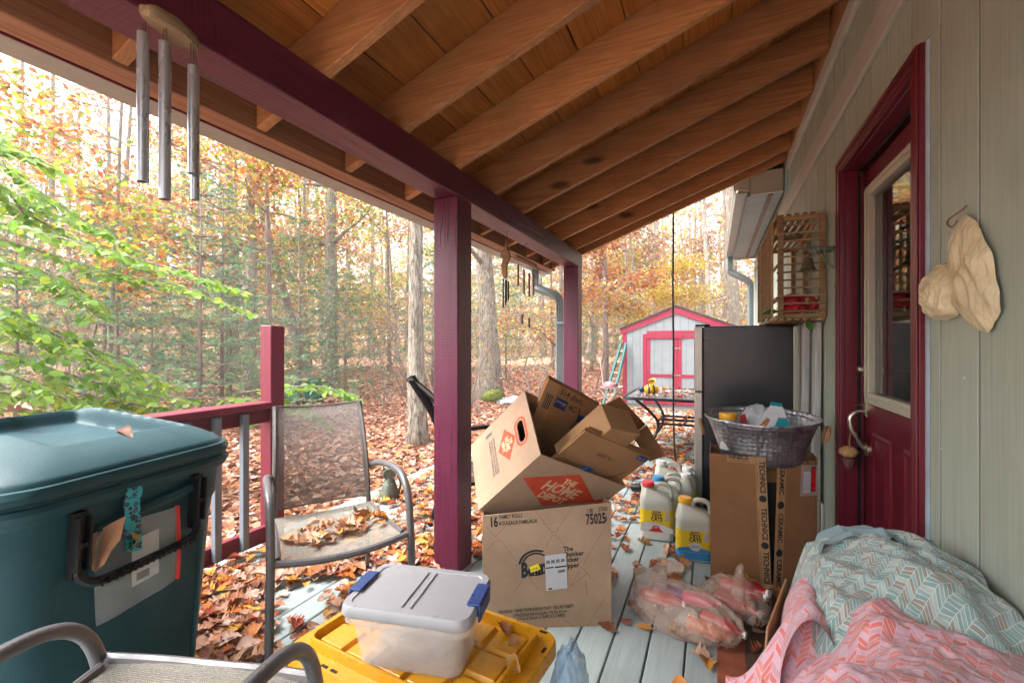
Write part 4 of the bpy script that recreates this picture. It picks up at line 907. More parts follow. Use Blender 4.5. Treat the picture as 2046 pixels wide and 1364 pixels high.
o = part('clear_bag', blob((.20, 2.69, .78), ((.065, 0, .03), (0, .045, 0), (-.01, 0, .10)), .18, 1.6, seed=2), FILM2.m, None, smooth='all'); tag(o, 'clear crinkled plastic bag with red corner in the metal tub', 'bag')
o = part('red_packet', MB().slab([(.13, 2.64, .775), (.165, 2.63, .775), (.155, 2.66, .84), (.13, 2.665, .83)], .004), RLAB, None); tag(o, 'small red packet beside the yellow lid jar in the tub', 'packet')
cbx = thing('snack_carton', 'teal and white snack carton with spout top standing in the tub', 'carton', (.30, 2.64, .66))
TEAL = emis_free('teal_print', C(10, 130, 140), .4)
q0, q1, q2, q3 = Vector((.18, 2.60, .77)), Vector((.36, 2.60, .765)), Vector((.325, 2.66, .885)), Vector((.27, 2.66, .89))
cf = part('carton_front', MB().slab([q0, q1, q2, q3], .05), PRINTW, cbx); cr = (q1 - q0).normalized(); cuv = ((q3 + q2) / 2 - (q0 + q1) / 2); cuv = (cuv - cr * cuv.dot(cr)).normalized()
decal(cf, [(.07, .0), (.178, .0), (.158, .075), (.12, .075), (.105, .03), (.085, .02)], TEAL, q0, cr, cuv); decal(cf, [(.02, .005), (.06, .005), (.085, .06), (.07, .07)], plain('granola_print', C(160, 110, 60), .6, var=.9, vscale=160), q0, cr, cuv)
part('spout_top', MB().slab([q3, q2, q2 + Vector((-.004, .01, .018)), q3 + Vector((.004, .01, .018))], .03), TEAL, cbx); txt(cf, 'aixo', q0 + cr * .10 + cuv * .004, cr, cuv, .036, PRINTB, 1.1, .002, eps=.0013)

# ---- refrigerator
fr = thing('refrigerator', 'black sided refrigerator with steel door edge against the wall', 'refrigerator', (.2, 3.8, 0))
FB = plain('black_fridge_side', (.008, .010, .015, 1), .3, var=.15, vscale=2.5, bump=.25, bscale=4, spec=.6, rv=.03); ST = plain('brushed_steel', C(176, 172, 166), .36, .55, var=.06, stretch=(1, 1, .05), vscale=60, bump=.05)
part('cabinet', MB().box(-.062, .49, 3.50, 4.10, .03, 1.338), FB, fr, bevel=.008, seg=2)
part('door', MB().box(-.125, -.072, 3.505, 4.095, .06, .86), ST, fr, bevel=.004); part('door', MB().box(-.125, -.072, 3.505, 4.095, .87, 1.335), ST, fr, bevel=.004)
part('door_gasket', MB().box(-.0715, -.0625, 3.51, 4.09, .06, 1.33), BLACKP, fr); part('hinge_cover', MB().box(-.12, -.02, 3.515, 3.56, 1.3385, 1.352), BLACKP, fr, bevel=.003)
for yy in (3.54, 4.06):
    for xx in (-.03, .45): part('foot', MB().lathe([(.02, 0), (.02, .0298)], 10, (xx, yy, 0)), BLACKP, fr)

# ---- weathered planks leaning by the wall
WP = wood('weathered_white_board', C(170, 172, 172), C(196, 196, 192), 2, .7, .3, .8, var=.1)
for i, (xx, yy, lb) in enumerate(((.505, 3.30, 'weathered white board leaning beside the refrigerator'), (.545, 3.18, 'narrow weathered grey board leaning against the wall by the trap'))):
    o = part('weathered_board', MB().obox((xx, yy, 0.0), (.032, 0, 0), (0, .085, 0), (.014, 0, 1.34)), WP, None, bevel=.003); tag(o, lb, 'board')

# ---- wooden lobster trap with red flowers
TW = wood('grey_trap_lath', C(148, 120, 86), C(176, 150, 114), 1, .75, .4, .7, var=.3); TWX = wood('trap_lath_x', C(148, 120, 86), C(176, 150, 114), 0, .75, .4, .7, var=.3)
trap = thing('slatted_trap', 'weathered wooden slatted trap mounted on the wall above the refrigerator', 'trap', (.47, 3.6, 1.355))
x0, x1, y0, y1, z0, z1 = .352, .592, 3.08, 4.15, 1.36, 1.965
for (x, y) in ((x0, y0), (x1 - .03, y0), (x0, (y0 + y1) / 2), (x1 - .03, (y0 + y1) / 2), (x0, y1 - .03), (x1 - .03, y1 - .03)):
    part('upright', MB().box(x, x + .03, y, y + .03, z0, z1), TW, trap, bevel=.003)
for yy in (y0, (y0 + y1) / 2, y1 - .03):
    for zz in (z0, z1 - .028): part('cross_bar', MB().box(x0 + .031, x1 - .031, yy + .001, yy + .029, zz, zz + .028), TWX, trap, bevel=.003)
for k in range(12):  # end laths facing the door
    zz = z0 + .036 + k * .046; part('end_lath', MB().box(x0 - .004 + .004 * math.sin(k), x1 - .002, y0 - .0085 + .0, y0 - .0005, zz, zz + .011), TWX, trap, bevel=.002)
for zz, h in ((z0 - .011, .03), (z0 + .10, .028), (z0 + .30, .02), (z1 - .09, .024), (z1 - .005, .03)):  # side runners
    part('side_runner', MB().box(x0 - .0125, x0 - .0005, y0 - .012, y1, zz, zz + h), TW, trap, bevel=.003)
for k in range(9):
    yy = y0 + .09 + k * .115; part('side_lath', MB().box(x0 - .0245, x0 - .013, yy, yy + .03, z0 + .02, z1 - .01), TW, trap, bevel=.002)
for k in range(6): part('top_lath', MB().box(x0 + .005 + k * .04, x0 + .03 + k * .04, y0, y1, z1 + .001, z1 + .012), TW, trap, bevel=.002)
for k in range(6): part('floor_lath', MB().box(x0 + .005 + k * .04, x0 + .03 + k * .04, y0, y1, z0 - .013, z0 - .001), TW, trap, bevel=.002)
part('brace', MB().bar((x1 - .05, y0 + .04, z1 - .05), (x0 + .10, y0 + .1, z1 - .20), .014, .02), TW, trap, bevel=.002)
PET = plain('red_petal', C(176, 14, 44), .55, var=.3); FC = plain('flower_centre', C(190, 130, 30), .7); GL = plain('plant_green', C(70, 116, 44), .5, var=.2)
fl = thing('silk_flowers', 'red silk flowers with green leaves inside the wooden trap', 'flowers', (.47, 3.2, 1.37))
rf = random.Random(5)
for k in range(14):
    c = Vector((rf.uniform(x0 + .04, x1 - .04), rf.uniform(y0 + .03, y0 + .24), z0 + rf.uniform(.04, .14))); mb = MB()
    nrm = Vector((rf.uniform(-.5, .3), -1, rf.uniform(.1, .8))).normalized(); a_ = nrm.orthogonal().normalized(); b_ = nrm.cross(a_)
    for j in range(16):
        t0_ = 2 * math.pi * j / 16; d = a_ * math.cos(t0_) + b_ * math.sin(t0_); s2 = nrm.cross(d); L = rf.uniform(.045, .06)
        mb.add([c + d * .008 - s2 * .004, c + d * L * .6 - s2 * .010 + nrm * .006, c + d * L + nrm * .001, c + d * L * .6 + s2 * .010 + nrm * .006, c + d * .008 + s2 * .004], [(0, 1, 2, 3, 4)])
    f_ = part('petals', mb, PET, fl); part('flower_centre', MB().lathe([(.001, .008), (.008, .006), (.011, 0)], 10, c, Matrix((a_, b_, nrm)).transposed()), FC, f_, smooth=True)
def leafmb(c, d, n_, L, w):
    c, d, n_ = Vector(c), Vector(d).normalized(), Vector(n_); s2 = d.cross(n_).normalized(); n_ = s2.cross(d); mb = MB(); pr = [(0, .04), (.2, .7), (.45, 1), (.7, .75), (.9, .3), (1, .02)]
    for i in range(len(pr)):
        t_, ww = pr[i]; m_ = c + d * L * t_ - n_ * .12 * L * t_ * t_; mb.v += [tuple(m_ - s2 * w * ww + n_ * .15 * w * ww), tuple(m_), tuple(m_ + s2 * w * ww + n_ * .15 * w * ww)]
    for i in range(len(pr) - 1): mb.f += [(3 * i, 3 * i + 1, 3 * i + 4, 3 * i + 3), (3 * i + 1, 3 * i + 2, 3 * i + 5, 3 * i + 4)]
    return mb
for c, d, L in (((x0 + .02, y0 + .12, z0 + .05), (-1, .1, -.05), .10), ((x0 + .15, y0 + .02, z0 - .02), (.3, -.6, -.9), .07), ((x0 + .02, y0 + .3, z0 + .02), (-1, .5, -.3), .08)):
    part('leaf', leafmb(c, d, (0, -.6, .8), L, L * .3), GL, fl, smooth='all')

# ---- bell on a verdigris bracket
VG = plain('verdigris', C(104, 120, 104), .7, .2, var=.35, vscale=40, bump=.6, bscale=120); BRZ = plain('old_bronze', C(112, 106, 82), .5, .6, var=.3, vscale=30)
bell = thing('wall_bell', 'small bronze bell hung on a verdigris scroll bracket by the door', 'bell', (.5, 2.84, 1.6))
by = 2.84
part('bracket', MB().tube(bez([(.598, by, 1.66), (.58, by, 1.70), (.55, by, 1.715), (.52, by, 1.72), (.49, by, 1.725), (.465, by, 1.715), (.455, by, 1.735), (.475, by, 1.745)], 5), [.009 + .003 * math.sin(i * 1.7) for i in range(36)], 8).tube(bez([(.594, by, 1.74), (.59, by, 1.66), (.594, by, 1.56), (.588, by, 1.50)], 5), .009, 8).tube(bez([(.59, by, 1.60), (.56, by, 1.63), (.53, by, 1.68), (.54, by, 1.705)], 4), .006, 8), VG, bell, smooth=True)
for k in range(7): part('scroll_leaf', leafmb((.59 - k * .018, by, 1.70 - .004 * k), (-.4, -.5 + .3 * (k % 3), .5 - .4 * (k % 2)), (0, -1, .3), .035, .012), VG, bell, smooth='all')
part('bell_cup', MB().lathe([(.004, .075), (.010, .072), (.022, .066), (.026, .05), (.029, .025), (.040, .006), (.044, 0), (.040, .001), (.030, .014), (.024, .03), (.02, .055)], 24, (.462, by, 1.60), cap=False), BRZ, bell, smooth=True)
part('hanger_ring', MB().tube([(.462 + .010 * math.cos(a), by, 1.69 + .018 * math.sin(a)) for a in np.linspace(0, 6.28, 14, endpoint=False)], .0025, 6, closed=True), BRZ, bell, smooth=True)
ck = MB()
for k in range(14): ck.tube([(.462 + .004 * math.cos(a), by + .002 * (k % 2), 1.60 - .007 - k * .0105 + .006 * math.sin(a)) for a in np.linspace(0, 6.28, 8, endpoint=False)], .0013, 5, closed=True)
part('clapper_chain', ck, BRZ, bell); part('clapper', MB().lathe([(.001, .012), (.008, .009), (.011, 0), (.008, -.009), (.001, -.012)], 14, (.462, by, 1.445)), TW, bell, smooth=True)

# ---- bracket fungus plaque on the wall
FUN = NT('dried_fungus'); v = FUN.coords((1, 1, 1), False); st = FUN.coords((1, 14, 4), False)
FUN.set(Base_Color=FUN.mix(FUN.rng(FUN.noise(v, 9, 6, .7), .35, .7, 0, 1), C(184, 168, 130), C(208, 198, 170)), Roughness=.6); FUN.bump(FUN.math('ADD', FUN.noise(st, 6, 5), FUN.noise(v, 30, 4)), .5, .008)
fg = thing('bracket_fungus', 'large cream dried bracket fungus hung on the siding by wire', 'fungus', (.57, 1.55, 1.24))
def fung(a, b):   # long back lobe in the wall plane
    th_ = 2 * math.pi * a; r = b; yy = math.cos(th_); zz = math.sin(th_)
    w = .105 * (1 - .22 * zz) * (1 + .10 * mnoise.noise(Vector((yy * 2.2, zz * 2.2, 1.5))) + .05 * math.sin(7 * th_)); h = .152 * (1 + .06 * mnoise.noise(Vector((yy * 2, zz * 2, 7))))
    bulge = .018 * (1 - r ** 3) + .005 * math.sin(yy * r * 14 + zz * 3) * (1 - r) + .006 * mnoise.noise(Vector((yy * r * 3, zz * r * 3, 2)))
    bulge += .0022 * mnoise.noise(Vector((yy * r * 14, zz * r * 5, 3))) * (1 - r ** 6) + .0018 * abs(math.sin(yy * r * 9 + 2 * mnoise.noise(Vector((yy * r * 2, zz * r * 2, 0)))))
    return Vector((.592 - bulge - .01 * (1 - r ** 4), 1.49 - yy * r * w * .95 + .045 * zz * r, 1.385 + zz * r * h))
part('fungus_lobe', MB().grid(fung, 140, 60), FUN.m, fg, smooth='all')
def fung2(a, b):
    th_ = 2 * math.pi * a; yy = math.cos(th_); zz = math.sin(th_); r = b
    k = 1 + .12 * mnoise.noise(Vector((yy * 1.8, zz * 1.8, 4.5))) + .04 * math.sin(5 * th_)
    k += .03 * math.sin(9 * th_ + 2) * r ** 3
    return Vector((.578 - .002 * mnoise.noise(Vector((yy * r * 6, zz * r * 6, 9))) - .002 * math.sin(r * 34 + 3 * mnoise.noise(Vector((yy * 2, zz * 2, 0)))) - .034 * (1 - r ** 3.4) + .003 * math.sin(r * 15 + zz * 2) + .012 * (r > .97), 1.63 - yy * r * .088 * k, 1.345 + zz * r * .078 * k))
part('fungus_cap', MB().grid(fung2, 110, 50), FUN.m, fg, smooth='all')
part('hanging_wire', MB().tube(bez([(.598, 1.535, 1.562), (.588, 1.54, 1.55), (.566, 1.545, 1.532), (.558, 1.53, 1.515), (.562, 1.515, 1.505), (.57, 1.51, 1.52)], 5), .0022, 6), plain('rusty_wire', C(120, 84, 56), .7), fg, smooth=True)

# ---- dried ornament on the door handle
orn = thing('door_ornament', 'dried pod ornament hanging from the door handle', 'ornament', (.6, 2.64, .56))
part('cord', MB().tube(bez([(.612, 2.645, .80), (.60, 2.64, .74), (.605, 2.645, .70)], 4), .002, 6), TW, orn)
part('straw_cap', blob((.598, 2.64, .685), ((.034, 0, 0), (0, .03, 0), (0, 0, .024)), .35, 4, 24, 14, 3), ROPE, orn, smooth='all')
part('pod', MB().lathe([(.003, .0), (.02, .022), (.027, .045), (.024, .056), (.01, .06)], 7, (.598, 2.64, .60)), plain('dried_pod', C(104, 66, 60), .7, var=.5, vscale=60), orn)

# ---- hanging cord at the porch end
CORD = plain('black_cable', (.01, .01, .012, 1), .5, var=.1)
o = part('hanging_cable', MB().tube(bez([(-.345, 4.49, 2.45), (-.345, 4.49, 2.2), (-.348, 4.49, 1.7), (-.343, 4.49, 1.2), (-.345, 4.49, .8), (-.34, 4.495, .4), (-.325, 4.5, .12), (-.28, 4.52, .03), (-.15, 4.6, .012)], 8), .0085, 8), CORD, None, smooth=True); tag(o, 'black cable hanging from the end of the porch roof', 'cable')

# ---- wind chimes
STR = plain('chime_string', C(70, 60, 50), .8, var=.1); ALU = plain('chime_tube_metal', C(176, 180, 186), .3, .6, var=.06, vscale=8, dirt=C(130, 110, 86), dirt_amt=.15, stretch=(1, 1, .3))
ch = thing('wind_chime', 'wind chime of grey metal tubes under a driftwood disc on the beam', 'wind chime', (-1.185, .655, 1.55))
dk = MB(); cx_, cy_ = -1.187, .645
def dsk(a, b, z): 
    th_ = 2 * math.pi * a; k = 1 + .1 * mnoise.noise(Vector((math.cos(th_) * 2, math.sin(th_) * 2, 0))); return Vector((cx_ + .032 * b * k * math.cos(th_) - .012 * math.sin(th_) * b, cy_ + .068 * b * k * math.sin(th_), z + .003 * mnoise.noise(Vector((math.cos(th_) * b * 4, math.sin(th_) * b * 4, 2)))))
loft(dk, [[dsk(k / 28, f, z) for k in range(28)] for f, z in ((.92, 1.948), (1, 1.954), (1, 1.968), (.9, 1.975))])
part('driftwood_disc', dk, wood('driftwood', C(128, 108, 84), C(160, 138, 108), 1, .8, .6, .9, var=.1), ch, smooth=True)
for dx, dy, zt, L, r in ((-.022, -.05, 1.925, .345, .0118), (.004, -.018, 1.915, .37, .0125), (.012, .04, 1.89, .265, .0115), (.0, .052, 1.90, .335, .0095)):
    part('chime_tube', MB().lathe([(r, 0), (r, L), (r - .0015, L), (r - .0015, 0), (r, 0)], 16, (cx_ + dx, cy_ + dy, zt - L), cap=False), ALU, ch, smooth=True)
    part('string', MB().tube([(cx_ + dx - r * .8, cy_ + dy, zt - .006), (cx_ + dx * .9 - .004, cy_ + dy * .95, 1.95)], .0011, 5).tube([(cx_ + dx + r * .8, cy_ + dy, zt - .006), (cx_ + dx * .9 + .004, cy_ + dy * .95, 1.95)], .0011, 5), STR, ch)
part('hook_string', MB().tube([(cx_ - .02, cy_, 1.972), (cx_ - .034, cy_, 1.99)], .0015, 5), STR, ch)
ch = thing('wind_chime', 'carved wooden bird chime with dark tubes hanging from the beam', 'wind chime', (-1.30, 2.78, 1.45))
BWD = plain('carved_wood', C(142, 104, 62), .65, var=.4, vscale=30, bump=.5)
part('carved_bird', MB().slab([(-1.325, 2.78, 1.84), (-1.300, 2.78, 1.86), (-1.29, 2.78, 1.93), (-1.275, 2.78, 1.86), (-1.255, 2.78, 1.80), (-1.285, 2.78, 1.74), (-1.282, 2.78, 1.67), (-1.30, 2.78, 1.655), (-1.318, 2.78, 1.68), (-1.325, 2.78, 1.75), (-1.315, 2.78, 1.79), (-1.332, 2.78, 1.81)], .022), BWD, ch, bevel=.004)
part('hanging_string', MB().tube([(-1.295, 2.791, 1.92), (-1.295, 2.791, 1.987)], .0015, 5), STR, ch)
DKT = plain('dark_chime_tube', C(50, 50, 48), .4, .7)
for k, (dx, L) in enumerate(((-.02, .20), (-.008, .175), (.004, .15), (.014, .13))): part('chime_tube', MB().lathe([(.0055, 0), (.0055, L)], 10, (-1.302 + dx, 2.79 + .01 * (k % 2), 1.66 - L - .006 * k)), DKT, ch, smooth=True)
ch = thing('wind_chime', 'bamboo wind chime hung by a string triangle from the beam', 'wind chime', (-1.29, 3.15, 1.38))
BAM = plain('bamboo', C(130, 92, 54), .55, var=.35, vscale=25)
pa, pb, pt = Vector((-1.33, 3.02, 1.862)), Vector((-1.28, 3.30, 1.83)), Vector((-1.30, 3.16, 1.987))
part('bamboo_bar', MB().tube([pa, pb], .012, 10), BAM, ch, smooth=True); part('hanging_string', MB().tube([pa, pt], .0014, 5).tube([pb, pt], .0014, 5), STR, ch)
for k, (f, zt, L) in enumerate(((.12, 1.80, .16), (.4, 1.775, .19), (.66, 1.76, .185), (.88, 1.755, .165))):
    p = pa.lerp(pb, f); part('bamboo_tube', MB().lathe([(.0085, 0), (.0085, L * .5), (.0095, L * .52), (.0085, L * .54), (.0085, L)], 10, (p.x, p.y, zt - L)), BAM, ch, smooth=True); part('string', MB().tube([(p.x, p.y, zt), p], .001, 5), STR, ch)
for k, (f, z_) in enumerate(((.3, 1.36), (.66, 1.34))):
    p = pa.lerp(pb, f); part('clapper', MB().lathe([(.009, 0), (.009, .075)], 10, (p.x, p.y, z_)), plain('dark_bamboo', C(88, 70, 60), .6), ch, smooth=True); part('string', MB().tube([(p.x, p.y, z_ + .07), p], .0008, 5), STR, ch)

# ---- grocery bags with bottles
BAGF = NT('beige_bag_film'); BAGF.set(Base_Color=C(204, 180, 162), Roughness=.16); v = BAGF.coords((1, 1, 1), False)
fz = BAGF.coords((1, .35, 1), False); BAGF.set(Alpha=BAGF.rng(BAGF.noise(v, 7, 2, .5), .3, .7, .24, .52)); BAGF.bump(BAGF.noise(fz, 26, 2, .4, 2.2), .9, .010); BAGF.b.inputs['Specular IOR Level'].default_value = .8
def bagblob(c, ax, sd, knot):
    ax = [Vector(a) for a in ax]; c = Vector(c); kd = (Vector(knot) - c); kd = Vector((kd.dot(ax[0]) / ax[0].length_squared, kd.dot(ax[1]) / ax[1].length_squared, kd.z / ax[2].z)).normalized(); ka = kd.orthogonal().normalized(); kb = kd.cross(ka)
    def fn(a, b):
        th_, ph = 2 * math.pi * a, math.pi * (b - .5); d = Vector((math.cos(ph) * math.cos(th_), math.cos(ph) * math.sin(th_), math.sin(ph)))
        az = math.atan2(d.dot(kb), d.dot(ka)); el = math.acos(max(-1, min(1, d.dot(kd))))
        w = mnoise.noise(d * 1.7 + Vector((sd, 0, 0))); rg = 1 - abs(math.sin(az * 5.5 + 2.5 * w)) ; rg2 = 1 - abs(math.sin(az * 11 + 5 * w + sd))
        k = 1 + .10 * w + (.10 * rg + .055 * rg2) * math.sin(el) ** .7 - .05
        bump_ = 1 + .5 * math.exp(-(el / .35) ** 2)
        p = c + (ax[0] * d.x + ax[1] * d.y + ax[2] * d.z) * k * bump_
        if p.z < .004: p.z = .004 + .001 * (1 + w)
        return p
    return MB().grid(fn, 96, 56)
def bottle(c, d, L, r, mat, t, capm, lab=None):
    d = Vector(d).normalized(); q = d.to_track_quat('Z', 'Y').to_matrix()
    b_ = part('bottle', MB().lathe([(r * .6, 0), (r, .012), (r, L * .62), (r * .8, L * .74), (r * .36, L * .88), (r * .36, L * .94)], 18, c, q), mat, t, smooth=True)
    part('cap', MB().lathe([(r * .44, L * .94), (r * .44, L)], 14, c, q), capm, b_, smooth=True)
RED = plain('red_soda', C(186, 20, 36), .12, var=.1, spec=.8, bump=0); PUR = plain('purple_can', C(110, 40, 110), .2, .3, var=.2); ORG_ = plain('orange_label', C(210, 90, 40), .3); PNK = plain('pink_label', C(220, 90, 130), .3, var=.2)
for nm, lb, c, ax, sd, hnd, bots in (
    ('grocery_bag', 'beige plastic grocery bag of bottles lying in front on the deck', (-.12, 2.03, .075), ((.225, -.075, 0), (.035, .115, 0), (0, 0, .098)), 3, ((-.235, 2.10, .13), (-.20, 2.13, .20), (-.12, 2.12, .215)),
     [((-.30, 2.10, .075), (1, -.25, .1), .2, .032, RED), ((-.25, 2.12, .10), (1, -.2, .05), .2, .03, PUR), ((-.05, 2.03, .07), (.9, -.35, .0), .18, .033, RED), ((-.12, 2.06, .12), (.9, -.1, .05), .15, .028, PNK), ((-.1, 1.98, .06), (.8, -.2, .0), .17, .03, ORG_)]),
    ('grocery_bag', 'beige plastic grocery bag with red soda bottles behind the other bag', (.09, 2.22, .07), ((.115, -.085, 0), (.08, .10, 0), (0, 0, .09)), 8, ((.10, 2.20, .12), (.105, 2.17, .21), (.11, 2.16, .255)),
     [((.03, 2.28, .10), (1, -.45, .1), .2, .036, RED), ((.0, 2.22, .07), (.9, -.4, .0), .2, .033, RED), ((.08, 2.29, .10), (.8, -.5, .2), .17, .036, RED)])):
    t = thing(nm, lb, 'bag', (c[0], c[1], 0), 0, 'grocery bags on the deck')
    part('bag_film', bagblob(c, ax, sd, hnd[0]), BAGF.m, t, smooth='all')
    hp = bez(hnd, 8); hm = MB()
    part('bag_handle', MB().tube(hp, [.045 * (1 - i / len(hp)) ** .7 + .008 for i in range(len(hp))], 14, sq=.55), BAGF.m, t, smooth=True)
    for (bc, bdv, L, r, m_) in bots: bottle(bc, bdv, L, r, m_, t, capc['white'] if m_ is RED else capc['red'])

# ---- door mat
mm = NT('coir_mat'); v = mm.coords((1, 1, 1), False); mm.set(Base_Color=mm.mix(mm.rng(mm.noise(v, 6, 6, .7), .4, .65, 0, 1), C(88, 68, 50), C(50, 42, 36)), Roughness=.95); mm.bump(mm.noise(v, 300, 3), 1, .006)
mr = plain('rust_mat_border', C(138, 72, 46), .95, var=.35, vscale=12, bump=1, bscale=300, dirt=C(50, 40, 36), dirt_amt=.9)
mat_ = thing('door_mat', 'worn rust and brown coir door mat in front of the maroon door', 'mat', (.3, 2.1, 0))
part('mat_field', MB().box(.115, .555, 1.72, 2.46, .002, .014), mm.m, mat_, bevel=.003); part('mat_border', MB().box(.012, .1145, 1.70, 2.48, .0022, .0142), mr, mat_, bevel=.003)

# ---- box of bedding
bF = Vector((.222, 1.56, 0)); bwv = Vector((.957, -.16, 0)).normalized(); bdv = Vector((-.29, -.957, 0)).normalized()
bx = thing('bedding_box', 'open cardboard box under the heap of bedding by the door', 'box', (.3, 1.25, 0))
mb = MB(); mb.obox(bF, bwv * .37, -bdv * .005, UP * .44); mb.slab([bF + bdv * .001, bF + bdv * .001 + UP * .5 - bwv * .02, bF + bdv * .25 + UP * .47 - bwv * .02, bF + bdv * .40 + UP * .28 - bwv * .01, bF + bdv * .62 + UP * .25, bF + bdv * .62], .005); mb.obox(bF + bdv * .62, bwv * .35, bdv * .005, UP * .42); mb.obox(bF + bwv * .35 + bdv * .02, bdv * .6, bwv * .005, UP * .42); mb.obox(bF + UP * .002 + bdv * .01, bwv * .345, bdv * .6, UP * .004)
part('box_wall', mb, CARD3, bx, bevel=.001)
def cloth(name, cols, wcol=.023, hrow=.0095, slope=1.5):
    m = NT(name); at = m.n('ShaderNodeAttribute', attribute_name='cloth'); sp = m.n('ShaderNodeSeparateXYZ'); m.l(at.outputs['Vector'], sp.inputs[0])
    X_ = m.math('DIVIDE', sp.outputs[0], wcol); ci = m.math('FLOOR', X_); fx = m.math('FRACT', X_)
    odd = m.math('MODULO', m.math('ABSOLUTE', ci), 2.); tri = m.math('ABSOLUTE', m.math('SUBTRACT', fx, odd))
    Sv = m.math('ADD', m.math('DIVIDE', sp.outputs[1], hrow), m.math('MULTIPLY', tri, slope)); si = m.math('FLOOR', Sv); fs = m.math('FRACT', Sv)
    wn = m.n('ShaderNodeTexWhiteNoise', noise_dimensions='2D'); cb_ = m.n('ShaderNodeCombineXYZ'); m.l(si, cb_.inputs[0]); m.l(ci, cb_.inputs[1]); m.l(cb_.outputs[0], wn.inputs['Vector'])
    c = m.ramp(wn.outputs['Value'], cols, 'CONSTANT')
    edge = m.math('MAXIMUM', m.math('GREATER_THAN', fs, .80), m.math('GREATER_THAN', m.math('ABSOLUTE', m.math('SUBTRACT', fx, .5)), .47))
    v = m.coords((1, 1, 1), False); c = m.mix(m.math('MULTIPLY', edge, .85), c, C(184, 188, 186) if 'mint' in name else C(198, 170, 182)); c = m.mix(m.rng(m.noise(v, 12, 4), .4, .7, 0, .25), c, (.25, .22, .24, 1))
    m.set(Base_Color=c, Roughness=.9); m.b.inputs['Sheen Weight'].default_value = .2; m.bump(m.math('ADD', m.noise(v, 26, 5), m.math('MULTIPLY', m.noise(v, 600, 2), .3)), .5, .008); return m.m
MINT = cloth('mint_herringbone', [(0, C(110, 142, 138)), (.35, C(150, 164, 158)), (.55, C(128, 124, 112)), (.8, C(128, 154, 150))])
PINKC = cloth('pink_herringbone', [(0, C(198, 106, 98)), (.3, C(188, 142, 154)), (.6, C(196, 158, 170)), (.85, C(204, 126, 118))])
PALE = plain('pale_blue_sheet', C(118, 136, 142), .9, var=.1, bump=.5, bscale=30)
def clothpart(name, fn, nu, nv, su, sv, mat, parent, rot=0, nmul=1):
    o = part(name, MB().grid(fn, nu, nv), mat, parent, smooth='all'); at = o.data.attributes.new('cloth', 'FLOAT_VECTOR', 'POINT'); c, s_ = math.cos(R(rot)), math.sin(R(rot)); arr = []
    for j in range(nv + 1):
        for i in range(nu + 1):
            a, b = i / nu * su, j / nv * sv; w = .008 * mnoise.noise(Vector((a * 9, b * 9, rot))); arr += [a * c - b * s_ + w + 3, a * s_ + b * c + w + 3, 0]
    at.data.foreach_set('vector', arr); return o
def sst(a, b, t): t = max(0, min(1, (t - a) / (b - a))); return t * t * (3 - 2 * t)
def fold(x, y, f, sd, an):
    c, s_ = math.cos(an), math.sin(an); u_ = x * c + y * s_; v_ = -x * s_ + y * c
    w = mnoise.noise(Vector((x * 5, y * 5, sd))) * .5
    n1 = mnoise.noise(Vector((u_ * f + w, v_ * f * .28, sd))); n2 = mnoise.noise(Vector((u_ * f * 2.3 + w, v_ * f * .6, sd + 5)))
    return (1 - 2 * abs(n1)) * .65 + n2 * .4
mint = thing('mint_bedding', 'mint green herringbone comforter heaped against the wall', 'bedding', (.42, 1.45, .5))
def fm(a, b):
    x = .20 + .39 * a; y = 1.12 + .52 * b
    z = .515 + .155 * math.sin(math.pi * min(1, .12 + a * .62)) - .03 * b
    z += .042 * fold(x, y, 8, 1.3, .9) + .018 * fold(x, y, 19, 6.3, .5) + .006 * fold(x, y, 45, 2.3, 1.5)
    z -= .30 * sst(.84, 1.0, b) + .20 * sst(.14, 0, a) + .16 * sst(.38, 0, b)
    return Vector((x - .03 * sst(.14, 0, a), y + .02 * fold(y, x, 5, 4, .3), min(z, .70)))
clothpart('comforter', fm, 130, 150, .5, .66, MINT, mint, 62)
def fs_(a, b):
    x = .23 + .36 * a; y = 1.48 + .18 * b; z = .56 + .10 * math.sin(math.pi * (a * .75 + .1)) + .05 * fold(x, y, 9, 9, .3) + .02 * fold(x, y, 22, 3, 1.3) - .3 * sst(.55, 1, b) - .25 * sst(.15, 0, a)
    return Vector((x, y, z))
part('lining', MB().grid(fs_, 90, 60), PALE, mint, smooth='all')
pink = thing('pink_bedding', 'pink herringbone comforter spilling over the cardboard box', 'bedding', (.33, 1.1, .5))
def fp(a, b):
    x = .03 + .565 * a; y = .80 + .55 * b + .05 * a
    z = .585 + .03 * math.sin(a * 4) - .02 * b
    z += .042 * fold(x, y, 7, 21.3, 2.2) + .018 * fold(x, y, 18, 11.3, 1.8) + .006 * fold(x, y, 42, 4.3, .8)
    z -= .25 * sst(.34, 0.02, a) * (1 - .15 * b) + .10 * sst(.86, 1.0, b) + .0 * b
    z -= .14 * sst(.52, .30, a) * sst(.25, .45, b) * sst(1, .7, b)
    return Vector((x, y, min(z, .665)))
clothpart('comforter', fp, 120, 110, .68, .66, PINKC, pink, 28)
def fp2(a, b):
    x = .14 + .135 * a + .035 * b; y = 1.20 + .30 * b; z = .38 + .19 * max(0, math.sin(math.pi * a)) ** .5 * (1 - .35 * b ** 8) + .02 * fold(x, y, 12, 3, 1.2)
    return Vector((x, y, z))
clothpart('bunched_corner', fp2, 50, 60, .28, .33, PINKC, pink, 75)
o = part('teal_packet', MB().box(.28, .36, 1.14, 1.20, .505, .515), TEAL, None); tag(o, 'teal packet showing between the folds of the pink comforter', 'packet')

